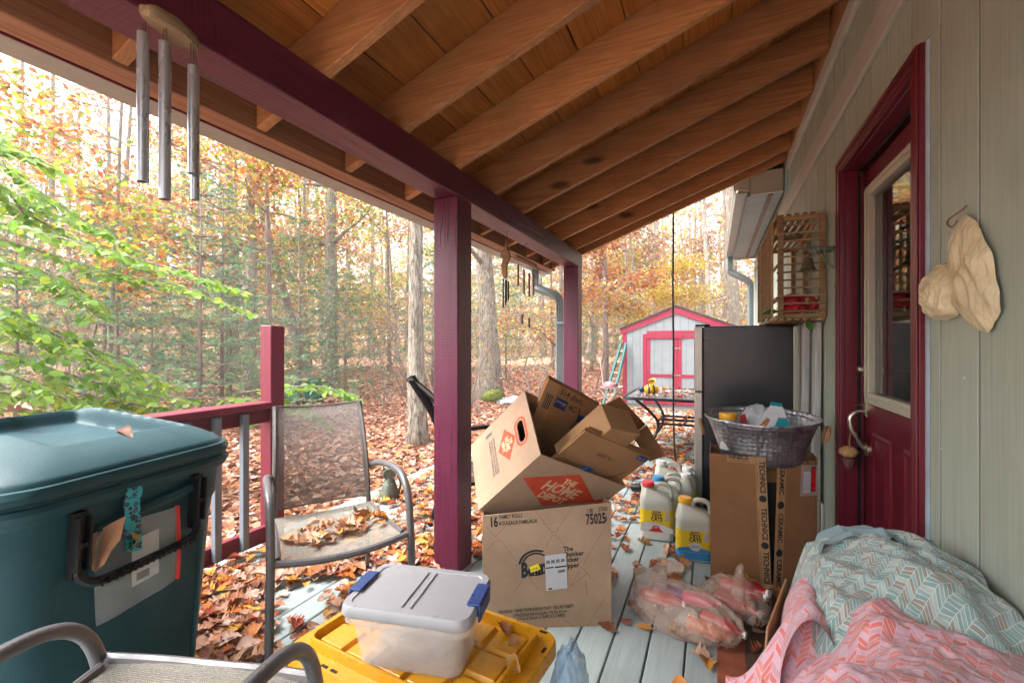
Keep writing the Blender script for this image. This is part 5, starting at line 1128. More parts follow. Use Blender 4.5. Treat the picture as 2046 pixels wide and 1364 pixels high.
# ---- small litter on the deck
o = part('black_cup', MB().lathe([(.028, 0), (.034, .07), (.031, .07), (.026, .004), (.001, .004)], 16, (-.61, 3.75, .036), Matrix.Rotation(R(80), 3, 'Y'), cap=False), BLACKP, None, smooth=True); tag(o, 'small black plastic cup lying on the deck behind the jugs', 'cup')
o = part('black_bag', blob((-.205, 3.66, .08), ((.055, 0, 0), (0, .1, 0), (0, 0, .10)), .4, 2.4, 36, 24, 12, flat=.003), plain('black_film', (.012, .012, .015, 1), .25, var=.2, bump=.8, bscale=40), None, smooth='all'); tag(o, 'crumpled black plastic bag at the foot of the refrigerator', 'bag')

# ---- cat lantern figure on the deck edge
FGM = plain('green_patina', C(92, 98, 84), .55, .5, var=.3, vscale=25); FGP = emis_free('pale_cutout', C(150, 186, 168), .6)
fg2 = thing('cat_lantern', 'patinated metal cat figure with cutout body on the deck edge', 'figurine', (-2.29, 2.77, 0))
part('base', MB().lathe([(.09, .001), (.09, .010), (.07, .014)], 24, (-2.29, 2.77, 0)), FGM, fg2, smooth=True)
bdy = part('body', MB().lathe([(.078, .014), (.07, .06), (.058, .11), (.042, .155), (.03, .178)], 24, (-2.29, 2.77, 0)), FGM, fg2, smooth=True)
FD = Vector((.64, -.77, 0)); FS = Vector((.77, .64, 0))
part('head', MB().lathe([(.001, -.02), (.045, -.018), (.05, 0), (.045, .018), (.001, .02)], 20, Vector((-2.29, 2.77, .205)) + FD * .01, FD.to_track_quat('Z', 'Y').to_matrix()), FGM, fg2, smooth=True)
for s_ in (-1, 1): part('ear', MB().slab([Vector((-2.29, 2.77, .235)) + FS * s_ * .018, Vector((-2.29, 2.77, .235)) + FS * s_ * .046, Vector((-2.29, 2.77, .285)) + FS * s_ * .048], .012), FGM, fg2)
part('tail', MB().tube(bez([Vector((-2.29, 2.77, .05)) + FS * .07, Vector((-2.29, 2.77, .12)) + FS * .085, Vector((-2.29, 2.77, .19)) + FS * .065], 4), .009, 8), FGM, fg2, smooth=True)
for k in range(16):
    a_ = R(-95 + (k % 4) * 38 - 50); zz = .03 + .032 * (k // 4); rr_ = .0785 - .0002 - (zz - .014) * .27; d = Vector((math.cos(a_), math.sin(a_), 0)); part('cutout', MB().lathe([(.001, 0), (.011, 0)], 10, Vector((-2.29, 2.77, zz)) + d * (rr_ + .001), d.to_track_quat('Z', 'Y').to_matrix(), sy=1.3, cap=False), FGP, bdy)

# ---- glass patio table with bee ornament
TBL = plain('dark_table_frame', C(46, 46, 48), .4, .5); tb = thing('patio_table', 'dark metal patio table strewn with leaves past the porch', 'table', (-.3, 5.65, 0))
tx0, tx1, ty0, ty1, tz = -.93, .34, 5.0, 6.3, .62
fl_ = [Vector((p.x - .295, p.y + 5.65, tz)) for p in rr(1.25, 1.28, .12, 5)]
part('rim', MB().tube(fl_, .017, 8, closed=True), TBL, tb, smooth=True)
gt = plain('table_glass', C(90, 104, 112), .06, var=.05, bump=0, spec=.8)
part('glass_top', loft(MB(), [rr(1.23, 1.26, .12, 5, -.295, 5.65, tz - .004), rr(1.23, 1.26, .12, 5, -.295, 5.65, tz + .003)]), gt, tb)
for sx2 in (-1, 1):
    for sy2 in (-1, 1):
        c = Vector((-.295, 5.65, 0)); part('leg', MB().tube(bez([c + Vector((sx2 * .50, sy2 * .52, .60)), c + Vector((sx2 * .36, sy2 * .38, .45)), c + Vector((sx2 * .28, sy2 * .30, .31)), c + Vector((sx2 * .32, sy2 * .33, .15)), c + Vector((sx2 * .42, sy2 * .42, .012))], 5), .017, 8), TBL, tb, smooth=True)
part('brace_ring', MB().tube([Vector((p.x - .295, p.y + 5.65, .31)) for p in rr(.58, .62, .05, 4)], .013, 8, closed=True), TBL, tb, smooth=True)
part('shelf_bar', MB().box(-.57, -.02, 5.64, 5.66, .30, .325).box(-.305, -.285, 5.36, 5.94, .2995, .3255), TBL, tb)
bee = thing('bee_ornament', 'yellow and black metal bee ornament on the patio table', 'ornament', (-.66, 5.3, .62))
BY = plain('bee_yellow', C(236, 180, 20), .35); BK = plain('bee_black', (.02, .02, .025, 1), .4); bc = Vector((-.645, 5.30, .70)); bdx = Vector((.95, .2, .05)).normalized(); bq = bdx.to_track_quat('Z', 'Y').to_matrix()
for k, (a0_, a1_) in enumerate(((-1, -.45), (-.45, -.2), (-.2, .2), (.2, .42), (.42, 1))):
    part('body_segment', MB().lathe([(max(.002, .062 * math.sqrt(max(0, 1 - t * t))), t * .085) for t in np.linspace(a0_, a1_, 6)], 18, bc, bq), BY if k % 2 == 0 else BK, bee, smooth=True)
part('head', MB().lathe([(.002, -.035), (.03, -.02), (.036, 0), (.03, .02), (.002, .035)], 14, bc - bdx * .105, bq), plain('bee_head', C(40, 60, 90), .4), bee, smooth=True)
for s_ in (-1, 1): part('wing', MB().slab([bc + Vector((0, s_ * .02, .05)), bc + Vector((.05, s_ * .05, .10)), bc + Vector((.03, s_ * .09, .125)), bc + Vector((-.03, s_ * .08, .11))], .004), BY, bee, bevel=.001)
for k in range(4): part('leg', MB().tube([bc + Vector((-.05 + .035 * k, -.03, -.04)), bc + Vector((-.05 + .035 * k, -.05, -.076))], .004, 6), BK, bee)

# ---- garden shed
SH = plain('shed_grey_paint', C(126, 134, 138), .55, var=.1, vscale=4, bump=.3, dirt=C(96, 98, 90), dirt_amt=.35); shed = thing('garden_shed', 'pale grey garden shed with pink red trim and gable roof', 'shed', (-.78, 12, -.25))
sy, xl, xr, zf, ze, za = 11.0, -1.99, .43, -.2, 1.60, 2.08
xm = (xl + xr) / 2
SG = plain('shed_groove', C(80, 90, 98), .7)
part('shed_wall', MB().box(xl + .02, xr - .02, sy + .008, sy + 2.6, zf, ze - .05), SG, shed)
part('gable_wall', MB().slab([(xl + .02, sy + .008, ze - .05), (xr - .02, sy + .008, ze - .05), (xm, sy + .008, za - .03)], .05), SG, shed)
nb = 13
for k in range(nb):
    a = xl + .04 + (xr - xl - .08) * k / nb; b = xl + .04 + (xr - xl - .08) * (k + 1) / nb - .008
    zt = lambda x: za - .02 - abs(x - xm) * (za - ze) / (xm - xl)
    pts = [(a, sy, zf), (b, sy, zf), (b, sy, zt(b))] + ([(xm, sy, zt(xm))] if a < xm < b else []) + [(a, sy, zt(a))]
    part('siding_board', MB().slab(pts, -.0075 if False else .0075), SH, shed)
for s_ in (-1, 1):
    ex = xm + s_ * (xm - xl + .06); ez = ze - .06 * (za - ze) / (xm - xl)
    part('rake_trim', MB().slab([(xm, sy - .012, za + .02), (xm, sy - .012, za - .14), (ex, sy - .012, ez - .12), (ex, sy - .012, ez + .02)] if s_ < 0 else [(xm, sy - .012, za - .14), (xm, sy - .012, za + .02), (ex, sy - .012, ez + .02), (ex, sy - .012, ez - .12)], .02), SHEDRED, shed)
    dx_ = Vector((ex - xm, 0, ez - za)); part('roof', MB().obox((xm, sy - .06, za + .022), dx_ * 1.01, (0, 2.75, 0), (0, 0, .035)), bpy.data.materials['dark_shingles'], shed)
    part('corner_trim', MB().box(*( (xl - .01, xl + .085) if s_ < 0 else (xr - .085, xr + .01)), sy - .012, sy + .0075, zf, ze - .09), SHEDRED, shed, bevel=.003)
dx0, dx1, dz1 = -1.44, -.05, 1.47
part('door_trim', MB().box(dx0 - .09, dx0, sy - .016, sy - .001, zf, dz1).box(dx0 - .0, dx1, sy - .016, sy - .001, dz1 - .0, dz1 + .075).box(dx1 + .001, dx1 + .09, sy - .016, sy - .001, zf, dz1), SHEDRED, shed, bevel=.003)
for k, (a, b) in enumerate(((dx0 + .005, (dx0 + dx1) / 2 - .003), ((dx0 + dx1) / 2 + .003, dx1 - .005))):
    d_ = part('shed_door', MB().box(a, b, sy - .018, sy - .0005, zf + .03, dz1 - .015), SH, shed, bevel=.002)
    part('door_rail', MB().box(a, b, sy - .034, sy - .0185, dz1 - .10, dz1 - .016).box(a, b, sy - .034, sy - .0185, .46, .53).box(a, b, sy - .034, sy - .0185, zf + .031, zf + .13).box(a, a + .075, sy - .0335, sy - .0185, zf + .131, .459).box(a, a + .075, sy - .0335, sy - .0185, .531, dz1 - .101).box(b - .075, b, sy - .0335, sy - .0185, zf + .131, .459).box(b - .075, b, sy - .0335, sy - .0185, .531, dz1 - .101), SHEDRED, d_)
    for q in range(1, 4): part('groove', MB().box(a + (b - a) * q / 4, a + (b - a) * q / 4 + .006, sy - .0195, sy - .0181, zf + .13, dz1 - .10), SG, d_)
mid = (dx0 + dx1) / 2
part('transom_board', MB().box(dx0 - .02, -.62, sy - .05, sy - .035, dz1 - .11, dz1 - .0), SHEDRED, shed, bevel=.003)
for zz in (1.12, .49): part('hasp', MB().box(mid - .14, mid + .06, sy - .04, sy - .0345, zz, zz + .035), NICK, shed)
part('shed_skid', MB().box(xl, xr, sy + .05, sy + .15, zf - .2, zf), DECKP, shed)

# ---- step ladder, tray table with ladybug, mower, birdbath, foil
LG = plain('ladder_green', C(20, 92, 90), .5); ld = thing('ladder', 'green fibreglass ladder leaning against the left corner of the shed', 'ladder', (-2.3, 10.4, -.3))
pa, pb = Vector((-2.36, 10.25, -.32)), Vector((-2.03, 10.93, 1.25)); sdv = Vector((.22, -.05, 0))
for s_ in (0, 1): part('ladder_rail', MB().bar(pa + sdv * s_, pb + sdv * s_ * .55, .05, .085, (0, -1, .3)), LG, ld, bevel=.003)
for k in range(6):
    f = (k + .5) / 6.2; part('rung', MB().bar(pa.lerp(pb, f) + sdv * .05, pa.lerp(pb, f) + sdv * (1 - .45 * f) * .97, .06, .02), plain('ladder_rung', C(190, 188, 170), .5) if k == 0 else bpy.data.materials['ladder_rung'], ld)
PT = plain('tan_metal', C(170, 140, 132), .5); st = thing('folding_table', 'small tan folding tray table near the shed corner', 'table', (-1.7, 8.2, 0))
tcn = Vector((-1.66, 8.05, .45))
part('tray_top', loft(MB(), [rr(.34, .40, .05, 4, tcn.x, tcn.y, .44), rr(.36, .42, .06, 4, tcn.x, tcn.y, .455), rr(.36, .42, .06, 4, tcn.x, tcn.y, .465), rr(.34, .40, .05, 4, tcn.x, tcn.y, .455)]), PT, st, smooth=True)
for s_ in (-1, 1):
    part('crossed_leg', MB().tube([tcn + Vector((-.2, s_ * .16, -.01)), Vector((tcn.x + .2, tcn.y + s_ * .16, .012))], .011, 8).tube([tcn + Vector((.15, s_ * .15, -.01)), Vector((tcn.x - .2, tcn.y + s_ * .15, .012))], .011, 8), PT, st, smooth=True)
part('tall_back_leg', MB().tube([(tcn.x - .15, tcn.y, .45), (tcn.x - .24, tcn.y + .1, .98)], .011, 8), PT, st, smooth=True)
lbg = thing('ladybug_ornament', 'pink ladybug ornament with black head on the folding tray table', 'ornament', (-1.7, 8.05, .466))
part('shell', MB().lathe([(.09, .466), (.088, .49), (.07, .53), (.04, .55), (.002, .555)], 20, (-1.70, 8.05, 0), sx=1.25), plain('ladybug_pink', C(214, 110, 120), .4), lbg, smooth=True); part('head', MB().lathe([(.04, .468), (.045, .49), (.03, .52), (.002, .53)], 14, (-1.575, 8.0, 0)), BK, lbg, smooth=True)
for dx_, dy_, z_ in ((-.05, -.075, .51), (.04, -.08, .505), (0, -.06, .535)): part('spot', MB().lathe([(.014, 0), (.012, .004)], 10, (-1.70 + dx_, 8.05 + dy_ * .93, z_), Matrix.Rotation(R(60), 3, 'X')), BK, lbg)
MG = plain('mower_green', C(40, 110, 84), .4); mw = thing('lawn_mower', 'green lawn mower with black handle in the woods behind the rail post', 'lawn mower', (-9.9, 8.2, -.3))
mc = Vector((-9.75, 8.35, g(-9.75, 8.35)))
part('deck_housing', loft(MB(), [[p + mc for p in rr(.75, .55, .12, 5, z=.12)], [p + mc for p in rr(.78, .58, .14, 5, z=.2)], [p + mc for p in rr(.6, .46, .14, 5, z=.34)], [p + mc for p in rr(.3, .3, .1, 5, z=.42)]]), MG, mw, smooth=True)
part('engine', MB().lathe([(.16, .40), (.17, .44), (.17, .56), (.12, .62), (.002, .63)], 18, mc), MG, mw, smooth=True); part('grass_bag', MB().obox(mc + Vector((-.05, -.2, .3)), (.5, .1, .1), (-.05, .4, 0), (0, 0, .3)), MG, mw, bevel=.05, seg=3, smooth=True)
part('fuel_cap', MB().lathe([(.07, 0), (.07, .05)], 16, mc + Vector((.25, -.15, .62)), Matrix.Rotation(R(60), 3, 'X')), plain('mower_orange', C(226, 110, 70), .5), mw, smooth=True)
part('push_handle', MB().tube(bez([mc + Vector((-.2, -.2, .4)), mc + Vector((-.55, -.3, .8)), mc + Vector((-.75, -.3, 1.05)), mc + Vector((-.78, .2, 1.05)), mc + Vector((-.3, .3, .5))], 5), .016, 8), BLACKP, mw, smooth=True)
for dx_ in (-.32, .32):
    for dy_ in (-.3, .3): part('wheel', MB().lathe([(.02, -.03), (.11, -.03), (.11, .03), (.02, .03)], 18, mc + Vector((dx_, dy_, .11)), Matrix.Rotation(R(90), 3, 'X')), BLACKP, mw, smooth=True)
BBM = plain('mossy_concrete', C(150, 150, 120), .9, var=.3, vscale=14, bump=.6); bx_, by_ = -8.75, 9.15; gz = g(bx_, by_) - .02
bbt = thing('birdbath_pedestal', 'pale mossy concrete pedestal standing in the leaf litter', 'pedestal', (bx_, by_, gz))
part('pedestal_column', MB().lathe([(.21, 0), (.21, .06), (.15, .10), (.17, .14), (.155, .2), (.12, .42), (.11, .52), (.15, .56), (.16, .60), (.14, .63)], 20, (bx_, by_, gz)), BBM, bbt, smooth=True)
sx3, sy3 = -4.72, 10.4; o = part('foil_sheet', blob((sx3, sy3, g(sx3, sy3) + .08), ((.32, .05, .05), (-.05, .2, 0), (0, 0, .12)), .5, 3, 30, 20, 6), plain('silver_foil', C(190, 194, 200), .3, .8), None, smooth='all'); tag(o, 'crumpled silver foil lying beside the largest tree trunk', 'foil')

# ================================================================ WOODS AND LEAVES
def lin(*c): return np.array(C(*c)[:3])
ORANGE = [lin(192, 108, 44), lin(200, 130, 64), lin(178, 92, 48), lin(200, 148, 74), lin(160, 96, 66)]
YELLOW = [lin(214, 190, 60), lin(226, 204, 86), lin(190, 190, 60), lin(220, 160, 60)]
YGREEN = [lin(150, 176, 50), lin(176, 190, 70), lin(120, 156, 50)]
RUST = [lin(172, 112, 84), lin(188, 136, 108), lin(158, 96, 70), lin(202, 156, 132), lin(196, 160, 140)]
GREEN = [lin(100, 146, 46), lin(122, 168, 58), lin(142, 182, 74), lin(156, 192, 96), lin(132, 176, 98)]
PINE = [lin(98, 142, 104), lin(116, 158, 118), lin(138, 168, 114), lin(90, 130, 100)]
LITTER = [lin(176, 126, 98), lin(194, 156, 136), lin(156, 98, 70), lin(202, 172, 156), lin(184, 140, 114), lin(132, 82, 60), lin(186, 120, 70)]
def soft(p, k): return [c * (1 - k) + (np.array([.46, .36, .26]) * (c.mean() / .36) ** .5) * k for c in p]
ORANGE = soft(ORANGE, .10); YELLOW = soft(YELLOW, .12); RUST = soft(RUST, .2)
LEAFV = leafmat('tree_leaf', .55, .5, vsc=30); LITV = leafmat('litter_leaf', .15, .75, vsc=40); PINV = leafmat('pine_needle', .3, .6)
def pick(pal, n):
    a = np.array(pal)[RNG.integers(0, len(pal), n)]; return a * RNG.uniform(.75, 1.15, (n, 1))
def frames(n, up=0.):
    """random orthonormal frames; up in 0..1 biases leaf normals to vertical"""
    N = RNG.normal(size=(n, 3)); N[:, 2] = np.abs(N[:, 2]) + up * 4; N /= np.linalg.norm(N, axis=1)[:, None]
    A = np.cross(N, RNG.normal(size=(n, 3))); A /= np.linalg.norm(A, axis=1)[:, None]; B = np.cross(N, A); return A, B, N
LEAF6 = np.array([(0, -.5, 0), (.3, -.12, .05), (.24, .22, .04), (0, .55, -.06), (-.24, .22, .04), (-.3, -.12, .05)]); F6 = np.array([(0, 1, 2, 3), (0, 3, 4, 5)])
LEAF4 = np.array([(0, -.5, 0), (.3, .05, .06), (0, .55, 0), (-.3, .05, .06)]); F4 = np.array([(0, 1, 2, 3)])
def leafcloud(P, size, col, up=0., base=LEAF6, F=F6, fr=None):
    n = len(P); A, B, N = fr if fr else frames(n, up); s_ = np.broadcast_to(size, (n,))[:, None, None]
    V = P[:, None, :] + s_ * (base[None, :, 0:1] * A[:, None] + base[None, :, 1:2] * B[:, None] + base[None, :, 2:3] * N[:, None])
    k = len(base); Fi = (F[None] + (np.arange(n) * k)[:, None, None]).reshape(-1, F.shape[1])
    return V.reshape(-1, 3), Fi, np.repeat(col, k, 0)
def merge(L):
    V, F, Cc, o = [], [], [], 0
    for v, f, c in L: V.append(v); F.append(f + o); Cc.append(c); o += len(v)
    return np.concatenate(V), np.concatenate(F), np.concatenate(Cc)

def bark(name, c1, c2, lichen=.3, sc_=1):
    m = NT(name); v = m.coords((9 * sc_, 9 * sc_, 1.6 * sc_)); n1 = m.noise(v, 3, 6, .65, .8); v2 = m.coords((1, 1, 1))
    col = m.mix(m.rng(n1, .35, .65, 0, 1), c1, c2)
    if lichen: col = m.mix(m.rng(m.noise(v2, 5, 5, .7), .56, .66, 0, lichen), col, C(168, 178, 160))
    m.set(Base_Color=col, Roughness=.95); m.bump(n1, 1., .05); return m.m
BK1 = bark('grey_bark', C(112, 104, 94), C(180, 170, 156)); BK2 = bark('dark_bark', C(106, 92, 84), C(164, 148, 138), .2); BK3 = bark('lichen_bark', C(96, 88, 78), C(150, 140, 126), .8); BK4 = bark('pale_bark', C(74, 66, 58), C(176, 166, 150), .35)
MOSS = plain('moss', C(110, 124, 40), .95, var=.4, vscale=20, bump=1, bscale=80)
def trunk_mb(p, h, r, lean, seed, flare=1.6, n=12, k=22):
    mb = MB(); pts = []; rs_ = []
    for i in range(k + 1):
        f = i / k; z = h * f
        pts.append(Vector((p[0] + lean[0] * z + .05 * r * 8 * mnoise.noise(Vector((seed, z * .35, 0))), p[1] + lean[1] * z + .4 * r * mnoise.noise(Vector((seed, 5, z * .35))), p[2] - .15 + z)))
        rs_.append(r * (1 - .8 * f) * (1 + (flare - 1) * math.exp(-z / (r * 2.2))))
    mb.tube(pts, rs_, n); 
    for i, v in enumerate(mb.v):
        q = Vector(v); nz = mnoise.noise(Vector((q.x * 6 / (r * 6), q.y * 6 / (r * 6), q.z * 1.1))) ; c = pts[min(i // n, k)]; d = q - c; mb.v[i] = tuple(c + d * (1 + .16 * nz))
    return mb, pts, rs_
def limbs(pts, rs_, h, n, z0, spread, rnd, upd=.35):
    """branch tubes and their leafy points"""
    mb = MB(); tips = []
    for i in range(n):
        f = z0 + (1 - z0) * (i + rnd.random()) / n; j = min(int(f * (len(pts) - 1)), len(pts) - 2); b = pts[j]; a = rnd.uniform(0, 2 * math.pi); L = spread * (1.15 - .7 * f) * rnd.uniform(.7, 1.2)
        d = Vector((math.cos(a), math.sin(a), upd * rnd.uniform(.2, 1.5))); q = [b]; p = b.copy()
        for s_ in range(7):
            p = p + d.normalized() * L / 7; d += Vector((rnd.gauss(0, .22), rnd.gauss(0, .22), rnd.gauss(.0, .16))); q.append(p.copy())
            if s_ > 1:
                for w in range(2):
                    d2 = (d + Vector((rnd.gauss(0, .9), rnd.gauss(0, .9), rnd.gauss(-.05, .4)))).normalized(); l2 = L * rnd.uniform(.12, .32)
                    e = p + d2 * l2; mb.tube([p, p.lerp(e, .5) + Vector((0, 0, .03 * l2)), e], [rs_[j] * .13, rs_[j] * .09, .004], 4, cap=False); tips += [p.lerp(e, .55), e]
        r0 = min(rs_[j] * .42, .07); mb.tube(q, [r0 * (1 - .85 * s_ / 7) + .004 for s_ in range(8)], 6, cap=False); tips.append(q[-1])
    return mb, tips
def crown(tips, per, sig, size, pals, up=.15, zmax=1e9):
    per = max(4, int(per * .85)); size *= .84; tips = [t for t in tips if t.z < zmax and random.random() < .9]
    T = np.array([tuple(t) for t in tips]); P = np.repeat(T, per, 0) + RNG.normal(size=(len(T) * per, 3)) * np.array([sig, sig, sig * .55])
    w = np.array([x[1] for x in pals], float); w /= w.sum(); ch = RNG.choice(len(pals), len(T), p=w); col = np.zeros((len(P), 3))
    mixup = RNG.random(len(P)) < .25; chp = np.repeat(ch, per); chp[mixup] = RNG.choice(len(pals), mixup.sum(), p=w)
    for i, (pal, _) in enumerate(pals):
        m_ = chp == i; col[m_] = pick(pal, m_.sum())
    return leafcloud(P, RNG.uniform(size * .7, size * 1.25, len(P)), col, up)
def tree(name, label, xy, h, r, lean, bk, pals, nl=9, z0=.3, spread=3.2, per=26, sig=.30, size=.14, seed=1, group=None, moss=False):
    rnd = random.Random(seed); p = (xy[0], xy[1], g(*xy)); t = thing(name, label, 'tree', p, 0, group)
    mb, pts, rs_ = trunk_mb(p, h, r, lean, seed); part('trunk', mb, bk, t, smooth='all')
    lm, tips = limbs(pts, rs_, h, nl, z0, spread, rnd); part('branches', lm, bk, t, smooth='all')['kind'] = 'stuff'
    if per:
        V, F, Cc = crown(tips, per, sig, size, pals); o = stuff('crown', mesh_np('crown', V, F, LEAFV, Cc), t)
    if moss: part('moss_patch', blob((p[0] + .22, p[1] - .22, p[2] + .12), ((.22, .16, 0), (-.08, .12, 0), (.05, 0, .2)), .35, 4, 24, 16, 3), MOSS, t, smooth='all')
    return t
tree('oak_tree', 'straight grey oak with orange leaves left of the rail post', (-13.2, 9.4), 13, .20, (.0, 0), BK1, [(ORANGE, 6), (YGREEN, 2), (RUST, 1)], 13, .22, 3.6, 24, .34, .15, 1)
tree('leaning_tree', 'dark brown trunk leaning left behind the rail post', (-12.4, 10.9), 12, .20, (-.235, -.11), BK2, [(ORANGE, 4), (YELLOW, 3)], 8, .4, 3, 20, .34, .15, 2)
tree('lichen_tree', 'upright trunk blotched with pale lichen beyond the patio chair', (-10.87, 10.4), 13, .235, (0, 0), BK3, [(ORANGE, 4), (YGREEN, 3), (YELLOW, 2)], 12, .25, 3.4, 22, .34, .15, 3)
tree('maple_tree', 'slim knobbly trunk nearest the deck just left of the big post', (-4.12, 5.65), 9, .135, (-.012, .0), BK4, [(YELLOW, 4), (ORANGE, 3), (YGREEN, 2)], 6, .55, 2.4, 14, .28, .12, 4)
tree('large_oak', 'thickest pale oak trunk with moss at its foot right of the big post', (-5.6, 10.9), 14, .29, (-.02, 0), BK4, [(ORANGE, 6), (RUST, 2), (YELLOW, 2)], 11, .26, 3.6, 22, .34, .15, 5, moss=True)
tree('thin_tree', 'thin dark trunk left of the shed with orange leaves above', (-3.1, 14.0), 9, .11, (0, 0), BK2, [(ORANGE, 6), (YELLOW, 1)], 8, .3, 2.2, 26, .3, .15, 6)
tree('grey_oak', 'grey lichened trunk behind the shed beside the eave downspout', (.7, 16.2), 12, .23, (-.03, 0), BK3, [(RUST, 4), (ORANGE, 3)], 8, .35, 3.4, 9, .34, .14, 7)
tree('slender_sapling', 'slender sapling with forked stem behind the bright green leaves', (-9.8, 4.25), 8.5, .05, (.045, .02), BK1, [(ORANGE, 4), (YGREEN, 4), (YELLOW, 2)], 9, .3, 2.4, 22, .32, .13, 8)
tree('pale_oak', 'pale far oak trunk left of the straight grey oak', (-17.6, 11.6), 14, .30, (0, 0), BK4, [(ORANGE, 5), (RUST, 3), (YELLOW, 1)], 12, .25, 4, 22, .4, .17, 9)
tree('left_oak', 'tall oak with orange leaves at the far left of the woods', (-14.5, 3.6), 12, .18, (0, 0), BK1, [(ORANGE, 5), (RUST, 3), (YGREEN, 2)], 13, .25, 3.8, 24, .36, .15, 10)
tree('near_oak_limb', 'young oak with orange and yellow leaves above the railing', (-8.6, 6.6), 9, .075, (-.03, 0), BK2, [(ORANGE, 5), (YGREEN, 3), (YELLOW, 2)], 9, .42, 2.2, 20, .3, .13, 12)
tree('small_oak', 'small oak with orange leaves between the two porch posts', (-4.6, 14.2), 8, .10, (0, 0), BK2, [(ORANGE, 6), (YELLOW, 2), (RUST, 1)], 10, .2, 2.4, 24, .32, .14, 13)
tree('yellow_maple', 'low yellow leaved maple growing behind the shed roof', (-1.2, 15.2), 4.2, .05, (0, 0), BK1, [(YELLOW, 6)], 8, .3, 1.8, 24, .3, .13, 14)

# background trees: copies of a few kinds
protos = []
for k, (bk, pals, h, r, nl, per) in enumerate(((BK1, [(ORANGE, 4), (RUST, 4), (YELLOW, 1)], 12, .15, 13, 15), (BK2, [(RUST, 5), (YELLOW, 2)], 11, .10, 11, 12), (BK4, [(YELLOW, 3), (YGREEN, 3), (ORANGE, 2)], 11, .12, 12, 14), (BK2, [(RUST, 3)], 10, .08, 8, 5))):
    rnd = random.Random(50 + k); mb, pts, rs_ = trunk_mb((0, 0, 0), h, r, (.02 * (k - 1), 0), 30 + k, n=8, k=14); tm = mesh_of('trunk', mb, smooth='all'); tm.materials.append(bk)
    lm, tips = limbs(pts, rs_, h, nl, .16, 3.2, rnd); bm_ = mesh_of('branches', lm, smooth='all'); bm_.materials.append(bk)
    V, F, Cc = crown(tips, per, .38, .17, pals); protos.append((tm, bm_, mesh_np('crown', V, F, LEAFV, Cc)))
rnd = random.Random(77); placed = []
lab = ['tall thin tree with rust and orange leaves in the background woods', 'dark slender tree with sparse rust leaves in the background woods', 'pale slim tree with yellow leaves in the background woods', 'small dark nearly bare tree in the background woods']
while len(placed) < 62:
    an = R(rnd.uniform(-98, 16)); d = rnd.uniform(19, 38); x, y = d * math.sin(an), d * math.cos(an)
    if any((x - a) ** 2 + (y - b) ** 2 < 3.2 for a, b in placed) or (y < 15 and -4 < x < 3): continue
    if d < 19 and rnd.random() < .5: continue
    placed.append((x, y)); k = rnd.choice([0, 0, 1, 2, 2, 3]); p = (x, y, g(x, y))
    ad = math.degrees(an); ps = ['at far left edge', 'far left past the beech leaves', 'behind the trash can and railing', 'beyond the rail post', 'behind the mesh chair', 'left of the big maroon post', 'between the two maroon posts', 'left of the shed', 'behind the shed roof'][0 if ad < -76 else 1 if ad < -66 else 2 if ad < -56 else 3 if ad < -47 else 4 if ad < -40 else 5 if ad < -32 else 6 if ad < -18 else 7 if ad < -7 else 8]
    t = thing('background_tree', '%s, %s, %s' % (['tall thin tree with rust leaves', 'dark slender rust leaved tree', 'pale slim yellow leaved tree', 'small dark nearly bare tree'][k], 'near row' if d < 22 else 'middle row' if d < 29 else 'far row', ps), 'tree', p, rnd.uniform(0, 6.28), 'background trees of the woods'); s_ = rnd.uniform(.75, 1.2); t.scale = (s_, s_, s_); t.rotation_euler[0] = rnd.gauss(0, .055); t.rotation_euler[1] = rnd.gauss(0, .055)
    for nm, me in zip(('trunk', 'branches', 'crown'), protos[k]):
        o = bpy.data.objects.new(nm, me); COL.objects.link(o); o.parent = t
        if nm != 'trunk': o['kind'] = 'stuff'
# white pines
def pine_mesh(h, seed):
    rnd = random.Random(seed); mb = MB(); mb.tube([(0, 0, -.1), (0, 0, h * .5), (.03, 0, h)], [.045, .03, .006], 7); tufts = []
    z = .35
    while z < h:
        nb_ = rnd.randint(4, 6); a0 = rnd.random() * 6.28
        for b in range(nb_):
            a = a0 + 6.28 * b / nb_ + rnd.gauss(0, .2); L = (h - z) * .42 + .3; d = Vector((math.cos(a), math.sin(a), .12)); e = Vector((0, 0, z)) + d * L; mb.tube([(0, 0, z), Vector((0, 0, z)) + d * L * .5 + Vector((0, 0, .04)), e], [.012, .008, .003], 4, cap=False)
            for q in range(int(L * 9) + 2):
                f = .25 + .75 * rnd.random(); c = Vector((0, 0, z)) + d * L * f + Vector((rnd.gauss(0, .13 * L), rnd.gauss(0, .13 * L), rnd.gauss(0, .05))); tufts.append((c, d))
        z += rnd.uniform(.28, .42)
    V = []; Cc = []
    for c, d in tufts:
        col = PINE[rnd.randrange(4)] * rnd.uniform(.8, 1.2)
        for q in range(14):
            dd = (d + Vector((rnd.gauss(0, .7), rnd.gauss(0, .7), rnd.gauss(-.05, .5)))).normalized(); L = rnd.uniform(.08, .14); s2 = dd.orthogonal().normalized() * .006
            V += [c - s2, c + s2, c + dd * L]; Cc += [col] * 3
    V = np.array([tuple(v) for v in V]); F = np.arange(len(V)).reshape(-1, 3); me = mesh_np('needles', V, F, PINV, np.array(Cc)); tm = mesh_of('trunk', mb, smooth='all'); tm.materials.append(BK2); return tm, me
pm = [pine_mesh(3.6, 1), pine_mesh(4.6, 2)]
